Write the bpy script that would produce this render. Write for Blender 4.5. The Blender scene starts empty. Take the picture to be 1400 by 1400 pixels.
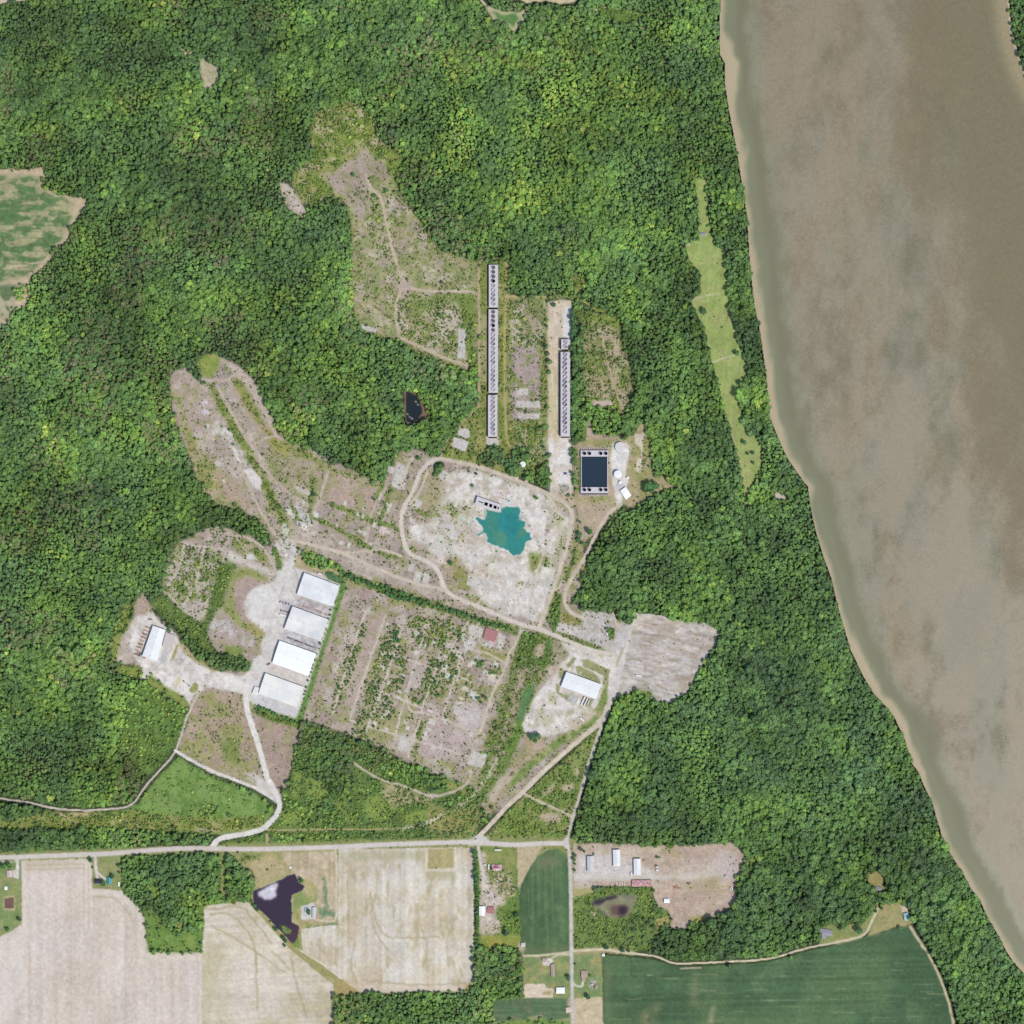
import bpy, bmesh, math, random
import numpy as np
from mathutils import Vector, Matrix
random.seed(7)
rng = np.random.default_rng(11)
S = 1.5                 # metres per map unit
M0 = 60                 # margin of the survey grid
N = 1400 + 2 * M0
KEXP = 1.36             # light reaching a sunlit horizontal surface (albedo calibration)
D = bpy.data
col = bpy.context.scene.collection

def wx(x): return (x - 700.0) * S
def wy(y): return (700.0 - y) * S

# ------------------------------------------------------------------ noise
_tab = np.random.default_rng(5).random((16, 256, 256)).astype(np.float32)
def vn(X, Y, s, seed=0, sy=None):
    t = _tab[seed % 16]
    u = X / s + seed * 17.3; v = Y / (sy or s) + seed * 9.1
    iu = np.floor(u).astype(np.int32); iv = np.floor(v).astype(np.int32)
    fu = (u - iu).astype(np.float32); fv = (v - iv).astype(np.float32)
    fu = fu * fu * (3 - 2 * fu); fv = fv * fv * (3 - 2 * fv)
    iu &= 255; iv &= 255; ju = (iu + 1) & 255; jv = (iv + 1) & 255
    return (t[iv, iu] * (1 - fu) + t[iv, ju] * fu) * (1 - fv) + (t[jv, iu] * (1 - fu) + t[jv, ju] * fu) * fv
def fbm(X, Y, s, seed=0, o=3, sy=None):
    r = 0; a = .5; tot = 0
    for i in range(o):
        r = r + a * vn(X, Y, s / 2 ** i, seed + i * 3, (sy / 2 ** i) if sy else None); tot += a; a *= .55
    return r / tot

# ------------------------------------------------------------------ survey grids
ax = np.arange(N, dtype=np.float32) - M0 + .5
GX, GY = np.meshgrid(ax, ax)
C = np.zeros((N, N, 3), np.float32); C[:] = (62, 72, 46)     # surface colour
K = np.zeros((N, N), np.int16)          # surface kind
SD = np.zeros((N, N), np.float32)       # shrub cover
TD = np.ones((N, N), np.float32)        # tree cover
TS = np.full((N, N), 1.0, np.float32)   # crown size
TY = np.zeros((N, N), np.float32)       # yellowness of foliage
KINDS = [None]
def kind(name, label, cat, mat='soil'):
    KINDS.append((name, label, cat, mat)); return len(KINDS) - 1

def box(pts, m):
    a = np.array(pts, np.float32)
    x0 = max(0, int(a[:, 0].min() - m) + M0); x1 = min(N, int(a[:, 0].max() + m) + M0 + 2)
    y0 = max(0, int(a[:, 1].min() - m) + M0); y1 = min(N, int(a[:, 1].max() + m) + M0 + 2)
    return slice(y0, y1), slice(x0, x1)
def inside(pts, X, Y):
    r = np.zeros(X.shape, bool); n = len(pts)
    for i in range(n):
        xa, ya = pts[i]; xb, yb = pts[(i + 1) % n]
        if ya == yb: continue
        r ^= ((ya > Y) != (yb > Y)) & (X < (xb - xa) * (Y - ya) / (yb - ya) + xa)
    return r
def pdist(pts, X, Y):
    d = np.full(X.shape, 1e9, np.float32)
    for (xa, ya), (xb, yb) in zip(pts[:-1], pts[1:]):
        dx, dy = xb - xa, yb - ya; L = dx * dx + dy * dy + 1e-9
        t = np.clip(((X - xa) * dx + (Y - ya) * dy) / L, 0, 1)
        d = np.minimum(d, (X - xa - t * dx) ** 2 + (Y - ya - t * dy) ** 2)
    return np.sqrt(d)
def blur(a, r):
    for _ in range(2):
        for axs in (0, 1):
            k = max(1, int(round(r))); w = 2 * k + 1
            pad = [(0, 0), (0, 0)]; pad[axs] = (k + 1, k)
            c = np.cumsum(np.pad(a, pad, mode='edge'), axis=axs, dtype=np.float64)
            a = ((c[w:] - c[:-w]) if axs == 0 else (c[:, w:] - c[:, :-w])) / w
    return a.astype(np.float32)
def smooth_line(pts, n=4):
    p = [pts[0]] + list(pts) + [pts[-1]]; out = []
    for i in range(1, len(p) - 2):
        p0, p1, p2, p3 = [np.array(q, float) for q in p[i - 1:i + 3]]
        for k in range(n):
            t = k / n
            out.append(tuple(.5 * (2 * p1 + (p2 - p0) * t + (2 * p0 - 5 * p1 + 4 * p2 - p3) * t * t + (3 * p1 - p0 - 3 * p2 + p3) * t ** 3)))
    out.append(tuple(pts[-1])); return out
_sd = [0]
def lay(shape, c=None, f=1.0, w=1.5, ws=7, amp=.06, ns=9, alts=(), cls=None, sd=None, td=None, ts=None, ty=None,
        op=1.0, width=None, rows=None):
    """lay one surface (polygon, or a line with a width) on the survey grids"""
    _sd[0] += 1; seed = _sd[0]
    sl = box(shape, w + f * 3 + (width or 0) + 3)
    X, Y = GX[sl], GY[sl]
    if X.size == 0: return
    Xw = X + (fbm(X, Y, ws, seed, 2) - .5) * 2 * w; Yw = Y + (fbm(X, Y, ws, seed + 5, 2) - .5) * 2 * w
    if width is None:
        m = inside(shape, Xw, Yw).astype(np.float32)
        a = blur(m, f) if f >= 1 else m
    else:
        d = pdist(shape, Xw, Yw); a = np.clip((width / 2 - d) / max(f, .3) + .5, 0, 1)
    hard = a > .5
    if c is not None:
        b = np.empty(X.shape + (3,), np.float32); b[:] = c
        for i, alt in enumerate(alts):
            c2, sc, th, so, st = alt[:5]; sy = alt[5] if len(alt) > 5 else None
            q = np.clip((fbm(X, Y, sc, seed + 2 + i * 4, 3, sy) - th) / so + .5, 0, 1)[..., None] * st
            b = b * (1 - q) + np.array(c2, np.float32) * q
        if rows:
            ang, per, ra, ln = rows[:4]
            u = X * math.cos(ang) + Y * math.sin(ang); v = -X * math.sin(ang) + Y * math.cos(ang)
            b *= 1 + ((vn(u, v, per, seed + 1, ln) - .5) * 1.3 + (vn(u, v, per * .45, seed + 8, ln * .7) - .5) * .7)[..., None] * ra
        if amp:
            b *= (1 + (fbm(X, Y, ns, seed + 3, 3) - .5) * 2 * amp + (vn(X, Y, 1.35, seed + 6) - .5) * amp * 2.4 + (vn(X, Y, 3.4, seed + 9) - .5) * amp * 1.6)[..., None]
        k = (a * op)[..., None]
        C[sl] = C[sl] * (1 - k) + b * k
    if cls is not None:
        K[sl][hard] = cls
        if td is None: td = 0
        if sd is None: sd = 0
    for arr, v in ((SD, sd), (TD, td), (TS, ts), (TY, ty)):
        if v is not None: arr[sl] = arr[sl] * (1 - a) + v * a

# ------------------------------------------------------------------ colours
DIRT = (169, 154, 137); MAUVE = (164, 148, 135); PALE = (200, 191, 180); GRAV = (209, 202, 194); CONC = (190, 186, 180)
DRY = (163, 152, 108); GRASS = (112, 130, 70); YG = (124, 139, 70); LAWN = (128, 148, 84); TAN = (186, 168, 146)
ALTD = [(YG, 16, .56, .12, .55), (PALE, 22, .60, .16, .6), ((150, 132, 112), 9, .6, .1, .35)]

RIVW = [(988,-60),(985,0),(983,35),(984,75),(991,87),(990,110),(996,150),(1000,170),(1007,207),(1012,240),(1017,270),(1021,297),
 (1024,350),(1027,382),(1031,417),(1038,450),(1041,470),(1047,512),(1050,545),(1052,570),(1064,600),(1075,625),(1090,647),
 (1104,665),(1109,700),(1115,727),(1125,760),(1136,790),(1144,825),(1154,860),(1163,890),(1180,925),(1195,950),(1210,965),
 (1222,980),(1237,1012),(1247,1045),(1255,1055),(1263,1075),(1275,1100),(1281,1122),(1290,1150),(1300,1170),(1315,1192),
 (1327,1215),(1339,1230),(1350,1255),(1365,1280),(1375,1300),(1385,1315),(1400,1332),(1440,1395),(1480,1470)]
RIVE = [(1372,-60),(1377,0),(1380,37),(1387,65),(1400,102),(1420,140),(1470,220)]
RIVER = RIVW + [(1480, 300), (1470, 220)] + RIVE[::-1][1:]

# ------------------------------------------------------------------ kinds of ground
k_scrub = kind('ground', 'bare brown industrial ground with scrub between the woods', 'ground')
k_north = kind('ground', 'brown clearing with a winding track north of the long fan towers', 'ground')
k_oval = kind('ground', 'small oval gravelly bald patch in the northern woods', 'ground', 'gravel')
k_glade = kind('ground', 'small pale grassy glade alone in the north western woods', 'ground')
k_gap = kind('ground', 'narrow bare gaps among the trees of the north western woods', 'ground')
k_soyw = kind('field', 'patchy green crop field with tan bare strips at the left edge', 'field', 'crop')
k_cornr = kind('field', 'pale bare field just showing in the top left corner', 'field')
k_golf = kind('lawn', 'bright green lawn with a pale rim at the top edge', 'lawn', 'grass')
k_brush = kind('meadow', 'light green brushy opening near the top edge left of the river', 'meadow', 'grass')
k_towl = kind('ground', 'grassy strip around the longer row of fan towers', 'ground', 'grass')
k_blk = kind('ground', 'scrubby block with bare slabs between the two fan tower rows', 'ground')
k_pad = kind('yard', 'sandy work strip beside the shorter fan tower row', 'yard', 'gravel')
k_escr = kind('ground', 'brown shrubby plot east of the shorter fan tower row', 'ground')
k_comp = kind('ground', 'dry grass compound around the dark basin and white tanks', 'ground', 'grass')
k_tank = kind('yard', 'white gravel pad under the round tanks', 'yard', 'gravel')
k_conc = kind('pavement', 'broad pale broken concrete around the teal lake', 'pavement', 'concrete')
k_slab = kind('pavement', 'scattered pale concrete slabs of removed buildings', 'pavement', 'concrete')
k_wyard = kind('yard', 'pale gravel yard around the western white building', 'yard', 'gravel')
k_hyard = kind('yard', 'pale gravel yard in front of the four big warehouses', 'yard', 'gravel')
k_grid = kind('ground', 'grid of small shrubby plots west of the warehouse yard', 'ground')
k_eyard = kind('yard', 'pale gravel yard around the eastern white building', 'yard', 'gravel')
k_stub = kind('field', 'mauve grey fallow field notched into the eastern woods', 'field', 'crop')
k_ditch = kind('meadow', 'green weedy ditch west of the eastern building yard', 'meadow', 'grass')
k_mead = kind('meadow', 'bright green meadow south of the western yard', 'meadow', 'grass')
k_swoods = kind('ground', 'brushy green ground with young trees south of the scrub field', 'ground', 'grass')
k_tri = kind('ground', 'brushy green triangle between the two roads and the highway', 'ground', 'grass')
k_strip = kind('lawn', 'long yellow green mown strip between woods and river', 'lawn', 'grass')
k_fyard = kind('yard', 'tan dirt storage yard beside the southern road', 'yard')
k_pscr = kind('meadow', 'green brush around the reedy pond beside the southern road', 'meadow', 'grass')
k_f1 = kind('field', 'largest pinkish bare field at the lower left', 'field', 'crop')
k_f2 = kind('field', 'pale stubble field with faint curved rows south of the farm pond', 'field', 'crop')
k_f3 = kind('field', 'big pale square stubble field below the highway', 'field', 'crop')
k_f4 = kind('field', 'small tan field with green streaks beside the farm pond house', 'field', 'crop')
k_dmead = kind('meadow', 'dry tan grass around the purple farm pond', 'meadow', 'grass')
k_fpatch = kind('meadow', 'rectangular dry grass patch cut into the square stubble field', 'meadow', 'grass')
k_lawn1 = kind('lawn', 'lawn of the homestead with a square brown pond at the left edge', 'lawn', 'grass')
k_lawn2 = kind('lawn', 'lawn around the teal roofed house below the highway', 'lawn', 'grass')
k_gmead = kind('meadow', 'green grass tongue below the dark grove', 'meadow', 'grass')
k_gstrip = kind('lawn', 'narrow mown strip between the two dark groves', 'lawn', 'grass')
k_fjunk = kind('yard', 'cluttered farmyard of dirt and weeds with a red roofed house', 'yard')
k_mow = kind('lawn', 'short yellow green mown band below the cluttered farmyard', 'lawn', 'grass')
k_crop5 = kind('field', 'dark green round topped crop field beside the southern road', 'field', 'crop')
k_f5tan = kind('field', 'tan corner of dry grass beside the round topped crop field', 'field', 'crop')
k_lawn3 = kind('lawn', 'lawns around the houses on both sides of the southern road', 'lawn', 'grass')
k_crop6 = kind('field', 'small dark green crop field at the bottom edge west of the road', 'field', 'crop')
k_tanp = kind('field', 'tan dry plot at the bottom edge east of the road', 'field', 'crop')
k_bare = kind('field', 'small pale bare garden plot beside a white roofed shed', 'field', 'crop')
k_crop7 = kind('field', 'largest dark green crop field at the lower right', 'field', 'crop')
k_seclr = kind('lawn', 'dry lawn around the teal roofed barn in the lower right woods', 'lawn', 'grass')
k_sech = kind('lawn', 'small lawn around a grey house enclosed by the lower right woods', 'lawn', 'grass')
k_bank = kind('riverbank', 'sandy tan shore along the western edge of the river', 'riverbank', 'soil')
k_hw = kind('road', 'straight pale highway across the lower part of the scene', 'road', 'road')
k_ns = kind('road', 'southern road running down from the highway junction', 'road', 'road')
k_r3 = kind('road', 'tan diagonal road from the highway up to the eastern yard', 'road', 'road')
k_r4 = kind('road', 'grey road along the woods edge to the highway junction', 'road', 'road')
k_r2 = kind('road', 'wide white gravel road curving from the highway to the warehouses', 'road', 'gravel')
k_main = kind('road', 'pale gravel road crossing the industrial ground', 'road', 'gravel')
k_path = kind('path', 'thin gravel tracks and footpaths', 'path', 'gravel')
k_tracks = kind('path', 'narrow pale gravel lane curving through the south western woods', 'path', 'gravel')
k_drive = kind('path', 'pale farm driveways and field lanes along the south', 'path', 'gravel')
k_lake = kind('pond', 'teal lake with ragged shore in the pale concrete', 'pond', 'water')
k_fpond = kind('pond', 'purple black farm pond with a pale patch', 'pond', 'water')
k_bpond = kind('pond', 'small black pointed pond inside the woods', 'pond', 'water')
k_rpond = kind('pond', 'drying reedy pond with a brown middle', 'pond', 'water')
k_sqp = kind('pond', 'small square brown pond on the homestead lawn', 'pond', 'water')
k_river = kind('river', 'wide muddy river along the right side', 'river', 'river')

# ------------------------------------------------------------------ north
lay([(-60,230),(30,231),(60,228),(63,240),(58,256),(75,263),(105,270),(117,269),(118,282),(109,293),(103,305),(95,312),(92,328),(80,340),
 (73,350),(58,368),(42,378),(40,400),(38,418),(30,423),(18,422),(12,440),(0,451),(-60,470)], (190,172,140), cls=k_soyw)
lay([(-60,242),(30,240),(52,240),(54,258),(75,268),(100,275),(98,295),(92,312),(84,330),(70,348),(55,362),(36,376),(22,380),(10,384),
 (-60,392)], (92,126,72), f=2, w=3, amp=.08, alts=[((180,164,128),18,.53,.1,.75,7),((170,158,118),5,.62,.1,.4,3)])
lay([(-60,395),(22,388),(30,400),(20,420),(8,436),(-60,450)], (104,124,80), f=2, w=3, alts=[((196,180,150),14,.46,.1,.8)])
lay([(22,402),(28,392),(35,389),(36,402),(33,412),(23,408)], td=1, ts=.8)
lay([(10,366),(60,358),(70,345)], (190,172,140), width=2.5, w=1)
for yy in range(270, 372, 9):
    lay([(-60, yy - 2), (62 - abs(yy - 320) * .3, yy + 2)], (74, 100, 58), width=1.0, w=.6, op=.5)
lay([(-60,-60),(48,-60),(40,0),(10,6),(-60,10)], (200,182,156), cls=k_cornr)
lay([(272,77),(281,79),(290,88),(302,95),(300,107),(294,113),(299,126),(291,122),(284,125),(278,123),(276,109),(272,95)], (172,166,128), cls=k_glade,
    alts=[((196,184,160),12,.5,.2,.8)])
for p, wd in (([(296,32),(300,40),(304,33)],3),([(318,52),(322,66)],3),([(311,68),(310,78)],2.5),([(321,40),(330,36)],3),([(248,68),(256,76),(262,72)],5),
          ([(270,150),(276,140)],3),([(266,192),(272,200)],4),([(250,210),(252,206)],3),([(257,222),(258,230)],3),([(227,262),(229,275)],2),
          ([(231,300),(235,296)],2.5),([(313,98),(314,108)],3),([(45,58),(60,62)],3),([(141,485),(143,493)],2.5),([(11,108),(14,104)],3),
          ([(155,1125),(158,1120)],2),([(1196,1155),(1199,1165),(1200,1186)],4),([(960,825),(974,819)],2),([(895,990),(905,993)],2),
          ([(1064,676),(1070,682)],9),([(945,680),(950,684)],2),([(830,405),(836,408)],2),([(945,67),(950,66)],4),([(875,38),(880,40)],4),([(816,12),(814,18)],5),
          ([(617,22),(622,30)],3),([(664,55),(676,60)],2),([(585,46),(575,48)],3),([(1312,1228),(1313,1222)],2),([(1263,1226),(1262,1222)],3)):
    lay(p, (190,178,146), width=wd, w=1, cls=k_gap)
lay([(664,8),(676,10),(690,16),(718,12),(723,20),(716,32),(708,42),(700,46),(692,36),(674,28),(667,18)], (186,180,140), cls=k_golf)
lay([(672,14),(690,21),(706,18),(710,26),(702,38),(694,31),(680,25)], (98,142,74), f=1, td=0)
lay([(600,-60),(650,-8),(664,7)], (205,190,165), width=3, cls=k_path)
lay([(700,-8),(789,-8),(789,3),(766,6),(745,2),(720,4)], (200,186,150), cls=k_path)
lay([(812,8),(840,10),(880,18),(872,28),(850,32),(828,26)], (104,138,58), td=.1, ts=.6, ty=.5, cls=k_brush, sd=.8)
lay([(820,9),(850,13),(880,20)], (160,176,92), width=1.6, td=0)

# northern clearing
lay([(430,152),(480,138),(498,148),(510,165),(515,185),(530,200),(552,215),(548,232),(540,250),(560,280),(580,310),(602,342),(640,352),(656,354),
 (656,420),(650,500),(640,511),(618,502),(600,497),(580,490),(560,478),(545,464),(520,464),(500,456),(488,440),(482,425),(480,410),(480,350),
 (478,300),(470,275),(450,270),(425,282),(410,277),(398,250),(402,235),(428,212),(424,180)], (150,150,86), f=2.5, w=3, cls=k_north, sd=.85, td=.04, ts=.6, ty=.7,
    alts=[((128,148,60),16,.48,.15,.9),(TAN,10,.6,.12,.75)])
lay([(436,206),(500,196),(515,215),(520,190),(505,160),(470,150),(440,160)], td=.1, ts=.6, ty=.8)
lay([(445,245),(470,226),(500,200),(510,214),(526,222),(537,246),(551,270),(576,310),(602,346),(650,355),(655,400),(655,470),(648,500),(640,506),
 (600,492),(560,474),(545,460),(520,460),(502,454),(487,440),(483,410),(482,350),(481,290),(466,270),(455,256)], (162,154,116), f=2, w=3, sd=.42, td=0,
    alts=[(MAUVE,26,.55,.12,.7),((136,146,82),12,.5,.12,.75),((188,174,158),15,.62,.1,.7)], ns=12, amp=.08)
lay([(500,200),(470,226),(447,243),(455,255),(475,262),(500,250),(512,225)], (172,152,142), f=3, w=4, sd=.12, op=.8, alts=[((140,140,100),10,.55,.1,.6)])
lay([(484,282),(500,278),(502,295),(494,300)], (178,160,154), f=3, w=3, sd=.05, op=.8)
lay([(505,268),(520,272),(534,330),(540,355),(530,372),(510,330)], sd=.75, c=(176,166,142), f=4, w=4, op=.6)
lay([(541,402),(600,398),(645,408),(640,470),(612,485),(560,468),(545,456)], (168,154,126), f=2, w=2, sd=.9, alts=[((134,142,84),14,.56,.12,.7),((190,178,160),14,.54,.12,.8)])
lay([(620,400),(650,402),(650,500),(642,508),(638,460)], (124,140,66), f=2, w=2, sd=.8, td=.1, ts=.6)
lay([(556,412),(610,400),(640,410),(600,418),(560,440)], (120,138,64), f=3, w=3, sd=.8, td=.12, ts=.6, op=.8)
for p in ([(500,240),(508,258),(520,270),(530,310),(538,345),(552,384),(575,397),(640,399),(656,405)],[(552,384),(545,405),(541,430),(545,455)],[(545,460),(600,486),(638,500)]):
    lay(smooth_line(p), (190,172,150), width=4.2, w=1.2, f=1.5, sd=0)
lay([(541,385),(565,380),(560,397),(545,402)], (178,158,146), f=3, w=3, sd=0)
lay([(627,450),(637,451),(635,491),(625,490)], CONC, cls=k_slab, f=.5, w=1, sd=.12)
lay([(494,443),(515,450),(514,456),(494,450)], CONC, cls=k_slab, f=.5, w=1.5)
lay([(381,248),(391,250),(401,259),(411,276),(421,292),(415,298),(404,294),(390,281),(384,265)], (190,176,164), cls=k_oval, sd=.28, alts=[((150,150,90),8,.6,.1,.5)])

# left fan tower strip, block between, pad
lay([(652,364),(660,352),(690,352),(696,365),(695,404),(748,404),(750,610),(735,645),(700,655),(655,642),(600,628),(613,598),(640,568),(652,556)], (134,142,70), f=1.5, w=1.2, cls=k_towl, sd=.7,
    alts=[((166,156,106),12,.54,.12,.7),((112,134,56),9,.58,.1,.6)])
lay([(657,430),(667,430),(667,520),(657,520)], (176,160,132), f=2, w=2, sd=.6, op=.7)
lay(smooth_line([(690,352),(694,370),(692,404),(690,480),(691,560),(693,600),(700,612)]), (170,158,104), width=4, f=1.2, w=1, sd=.05)
lay(smooth_line([(668,349),(660,354),(655,364),(655,405),(655,540),(651,558),(628,580),(613,597),(602,627)]), (178,160,130), width=3.6, f=1, w=.8, sd=0)
lay([(662,353),(684,353),(688,362),(681,364),(668,364),(658,366)], td=.9, ts=1.0, sd=.5)
lay([(696,410),(747,410),(747,476),(696,476)], (164,152,128), f=1.5, w=1.5, cls=k_blk, sd=.95, alts=[((118,132,70),10,.55,.12,.7),((196,186,170),16,.58,.12,.7)])
lay([(696,474),(746,474),(744,578),(697,578)], (168,150,144), f=2, w=2.5, cls=k_blk, sd=.22, alts=[((128,142,72),9,.6,.1,.7)])
lay([(698,580),(748,570),(748,640),(730,642),(706,630)], (126,140,66), f=2, w=2, sd=.9, td=.1, ts=.6, alts=[((178,164,140),10,.55,.1,.7)])
lay([(696,476),(704,476),(704,575),(696,575)], sd=.7); lay([(736,476),(748,476),(748,575),(738,575)], (136,140,78), f=2, sd=.85, op=.7)
for p in ([(705,531),(722,531),(723,540),(706,541)],[(706,548),(738,548),(739,558),(706,558)],[(707,565),(739,565),(737,573),(708,572)]):
    lay(p, (192,184,174), cls=k_slab, f=.5, w=.8, sd=.1)
for yy in (547, 559, 563, 574): lay([(704, yy), (741, yy)], sd=.95, width=2, w=.4)
lay([(655,630),(668,612),(682,608),(690,616),(686,634),(672,640)], td=1, ts=.95, sd=.6)
lay([(690,640),(697,618),(712,610),(724,616),(724,628),(712,640),(705,652),(694,652)], td=1, ts=1.05, sd=.6)
lay([(690,405),(748,406),(786,405)], (172,160,112), width=4, f=1, w=.8, sd=0)
lay([(664,597),(682,597),(682,609),(666,609)], (198,190,180), cls=k_slab, f=.5, w=.5)
lay([(627,583),(643,588),(641,600),(625,596)], (196,190,182), cls=k_slab, f=.5, w=.6)
lay([(621,597),(641,604),(636,618),(617,609)], (198,192,186), cls=k_slab, f=.5, w=.6)
lay([(706,605),(716,612),(712,618),(703,614)], (190,176,160), f=1.5, w=1.5, sd=.1)
lay([(748,412),(768,409),(783,410),(782,470),(780,605),(784,660),(787,700),(770,690),(752,676),(750,640),(749,600)], (203,188,166), f=1, w=1, cls=k_pad, sd=.02,
    alts=[((208,190,158),30,.5,.15,.6,60),((188,166,148),14,.6,.1,.4)])
lay([(772,420),(782,418),(781,464),(768,462)], (214,210,206), f=1.2, w=2.5, ws=4)
lay([(748,600),(783,598),(783,640),(776,676),(763,676),(757,690),(749,660)], (210,198,184), f=2, w=2, alts=[((222,218,212),10,.52,.1,.8)])
lay([(752,520),(760,500),(761,590),(754,592)], (186,178,120), f=3, w=2, op=.6)
lay([(764,662),(778,662),(778,676),(764,676)], (176,168,160), f=1, w=1, sd=.3); lay([(752,668),(790,680),(778,692),(764,690)], (176,154,136), f=2, w=2, sd=.3, op=.8)
lay([(760,678),(782,678),(782,690),(768,692)], td=.8, ts=.75, sd=.6)
lay([(783,600),(787,602),(789,700),(785,700)], (196,172,146), f=1, w=.6)
# strip of woods and shrub plot to the east
lay([(796,440),(802,424),(826,432),(846,446),(852,472),(862,500),(866,540),(862,560),(850,566),(838,560),(806,556),(797,540)], (164,150,118), f=2, w=2, cls=k_escr, sd=.95,
    alts=[((120,136,66),16,.52,.12,.7),((186,170,150),12,.6,.1,.6)])
lay([(822,450),(830,490),(846,545),(852,566)], (178,158,126), width=3, f=1.5, w=1, sd=.1)
lay([(790,425),(815,430),(826,424),(850,440),(846,452),(815,440),(792,440)], (138,152,66), f=3, w=3, sd=.9, td=.1, ts=.6, ty=.7, cls=k_escr)
lay([(784,406),(800,412),(815,424),(835,426)], (160,158,84), f=1.5, width=4, w=1.5, cls=k_escr, sd=.4)
lay([(776,380),(796,372),(803,384),(797,400),(786,402)], (148,148,84), f=3, w=3, sd=.9, td=.15, ts=.6, ty=.6, cls=k_escr)
lay([(808,547),(838,548),(838,555),(812,556)], (194,174,158), cls=k_slab, f=.6, w=1)
lay([(800,588),(805,570),(809,571),(810,590),(830,594),(852,596),(852,603),(800,603)], (178,158,140), cls=k_escr, f=1, w=1.5, sd=.15)
lay([(786,606),(800,600),(850,600),(868,590),(876,572),(882,574),(885,588),(890,605),(891,640),(898,650),(915,650),(917,662),(930,672),(920,668),(905,672),(880,684),
 (862,696),(850,690),(845,700),(836,708),(820,722),(800,742),(796,760),(790,735),(790,705),(786,690)], (170,156,120), f=1.5, w=1.5, cls=k_comp, sd=.12, alts=[((146,148,86),16,.5,.15,.8),((186,164,138),20,.58,.12,.7)])
lay([(791,612),(833,610),(834,678),(792,680)], (182,166,148), f=1, w=.6, sd=.15)
lay([(790,625),(796,625),(795,672),(790,672)], (122,134,78), f=1, w=1, sd=.8)
lay([(838,606),(846,603),(856,605),(862,612),(858,630),(855,650),(860,655),(857,664),(852,676),(850,690),(842,690),(841,672),(836,655),(834,625)], GRAV, f=1, w=.8, cls=k_tank, sd=0, alts=[((224,220,214),9,.55,.15,.7)])
lay([(867,593),(879,592),(879,610),(877,616),(868,606)], (194,182,164), cls=k_slab, f=.6, w=.8); lay([(880,592),(877,625)], (216,208,188), width=1.6, w=.3)
lay([(871,628),(877,625),(878,640),(873,646),(867,643)], (206,190,168), f=.8, w=1)
lay([(880,596),(884,600),(882,645),(878,645)], sd=.9)
lay([(790,690),(833,684),(836,700),(808,735),(797,745),(791,735)], (182,162,142), f=2, w=2, sd=.12, op=.8)
SPOTS = []
# ------------------------------------------------------------------ central industrial ground
P1 = [(231,515),(240,507),(256,501),(264,514),(275,522),(268,500),(270,487),(290,483),(308,489),(330,500),(348,520),(362,545),(373,568),(380,590),
 (400,603),(425,612),(450,628),(480,640),(512,658),(527,652),(538,630),(547,616),(565,612),(590,620),(602,627),(630,632),(655,640),(700,655),(745,672),
 (752,678),(788,694),(795,745),(803,768),(804,785),(790,805),(782,822),(800,832),(836,838),(850,850),(864,852),(852,885),(840,940),(836,955),(830,975),(826,988),
 (800,1008),(750,1050),(700,1100),(664,1118),(645,1075),(610,1068),(560,1045),(500,1012),(420,987),(413,985),(405,1020),(395,1060),(385,1095),(370,1090),
 (340,1075),(290,1058),(246,1030),(243,1015),(255,990),(262,965),(258,948),(225,937),(203,922),(198,931),(191,928),(192,915),(175,908),(153,904),(156,890),(165,868),
 (178,848),(183,826),(194,808),(202,818),(216,842),(240,862),(247,878),(272,905),(300,922),(318,912),(330,905),(300,892),(285,880),(284,850),(275,852),(250,836),(224,812),
 (221,785),(230,760),(246,739),(278,722),(310,720),(350,735),(370,748),(368,730),(348,708),(330,698),(300,692),(283,680),(270,655),(258,625),(245,595),(235,560)]
lay(P1, DIRT, f=1.5, w=2.5, cls=k_scrub, sd=.3, ns=14, amp=.07, alts=[((166,148,140),30,.5,.15,.7),((146,146,92),14,.6,.1,.65),((190,178,164),18,.62,.12,.6)])
# west lobe
lay([(232,512),(256,502),(265,520),(285,530),(305,560),(318,592),(290,590),(262,600),(246,590),(236,560)], (174,156,144), f=4, w=4, sd=.14, op=.9, alts=[((192,178,166),14,.55,.15,.7),((150,148,96),9,.64,.1,.6)])
lay([(234,535),(246,560),(252,590),(262,640),(285,685),(330,696),(330,670),(300,640),(270,610),(255,575),(245,540)], (158,152,98), f=3, w=3, sd=.5, alts=[((122,140,60),9,.52,.12,.8),((182,162,140),12,.56,.1,.7)])
lay([(300,640),(335,672),(350,705),(320,690),(296,665)], (176,154,136), f=4, w=4, sd=.12, op=.8)
lay([(268,488),(290,483),(302,490),(296,508),(284,518),(272,510)], (138,154,66), f=2.5, w=2, sd=.12, alts=[((166,162,90),9,.55,.1,.6)])
lay([(268,518),(281,522),(276,528)], td=.7, ts=.8)
lay([(300,490),(330,502),(350,525),(370,570),(380,592),(372,590),(350,550),(330,520)], (188,174,160), f=1.5, w=2, sd=.35)
lay([(312,520),(330,522),(362,575),(384,610),(372,620),(345,580)], (172,152,132), f=3, w=3, sd=.08)
lay([(318,514),(335,528),(360,580),(352,578),(330,545)], (138,146,68), f=2, w=2, sd=.75)
lay([(355,575),(375,592),(400,612),(392,630),(372,612)], (156,152,86), f=3, w=3, sd=.5)
lay([(282,522),(290,526),(318,568),(340,605),(352,635),(372,665),(392,708),(398,728),(388,724),(362,678),(340,640),(318,598),(300,560)], (128,142,62), f=1.5, w=2.5, sd=.85, td=.06, ts=.5,
    alts=[((178,164,138),9,.58,.1,.6)])
lay([(296,560),(318,592),(340,632),(352,660),(346,672),(330,642),(310,608),(296,585)], (192,183,172), f=2, w=4, ws=6, sd=.1, amp=.1, ns=5, alts=[((172,158,144),7,.52,.12,.8)])
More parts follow.
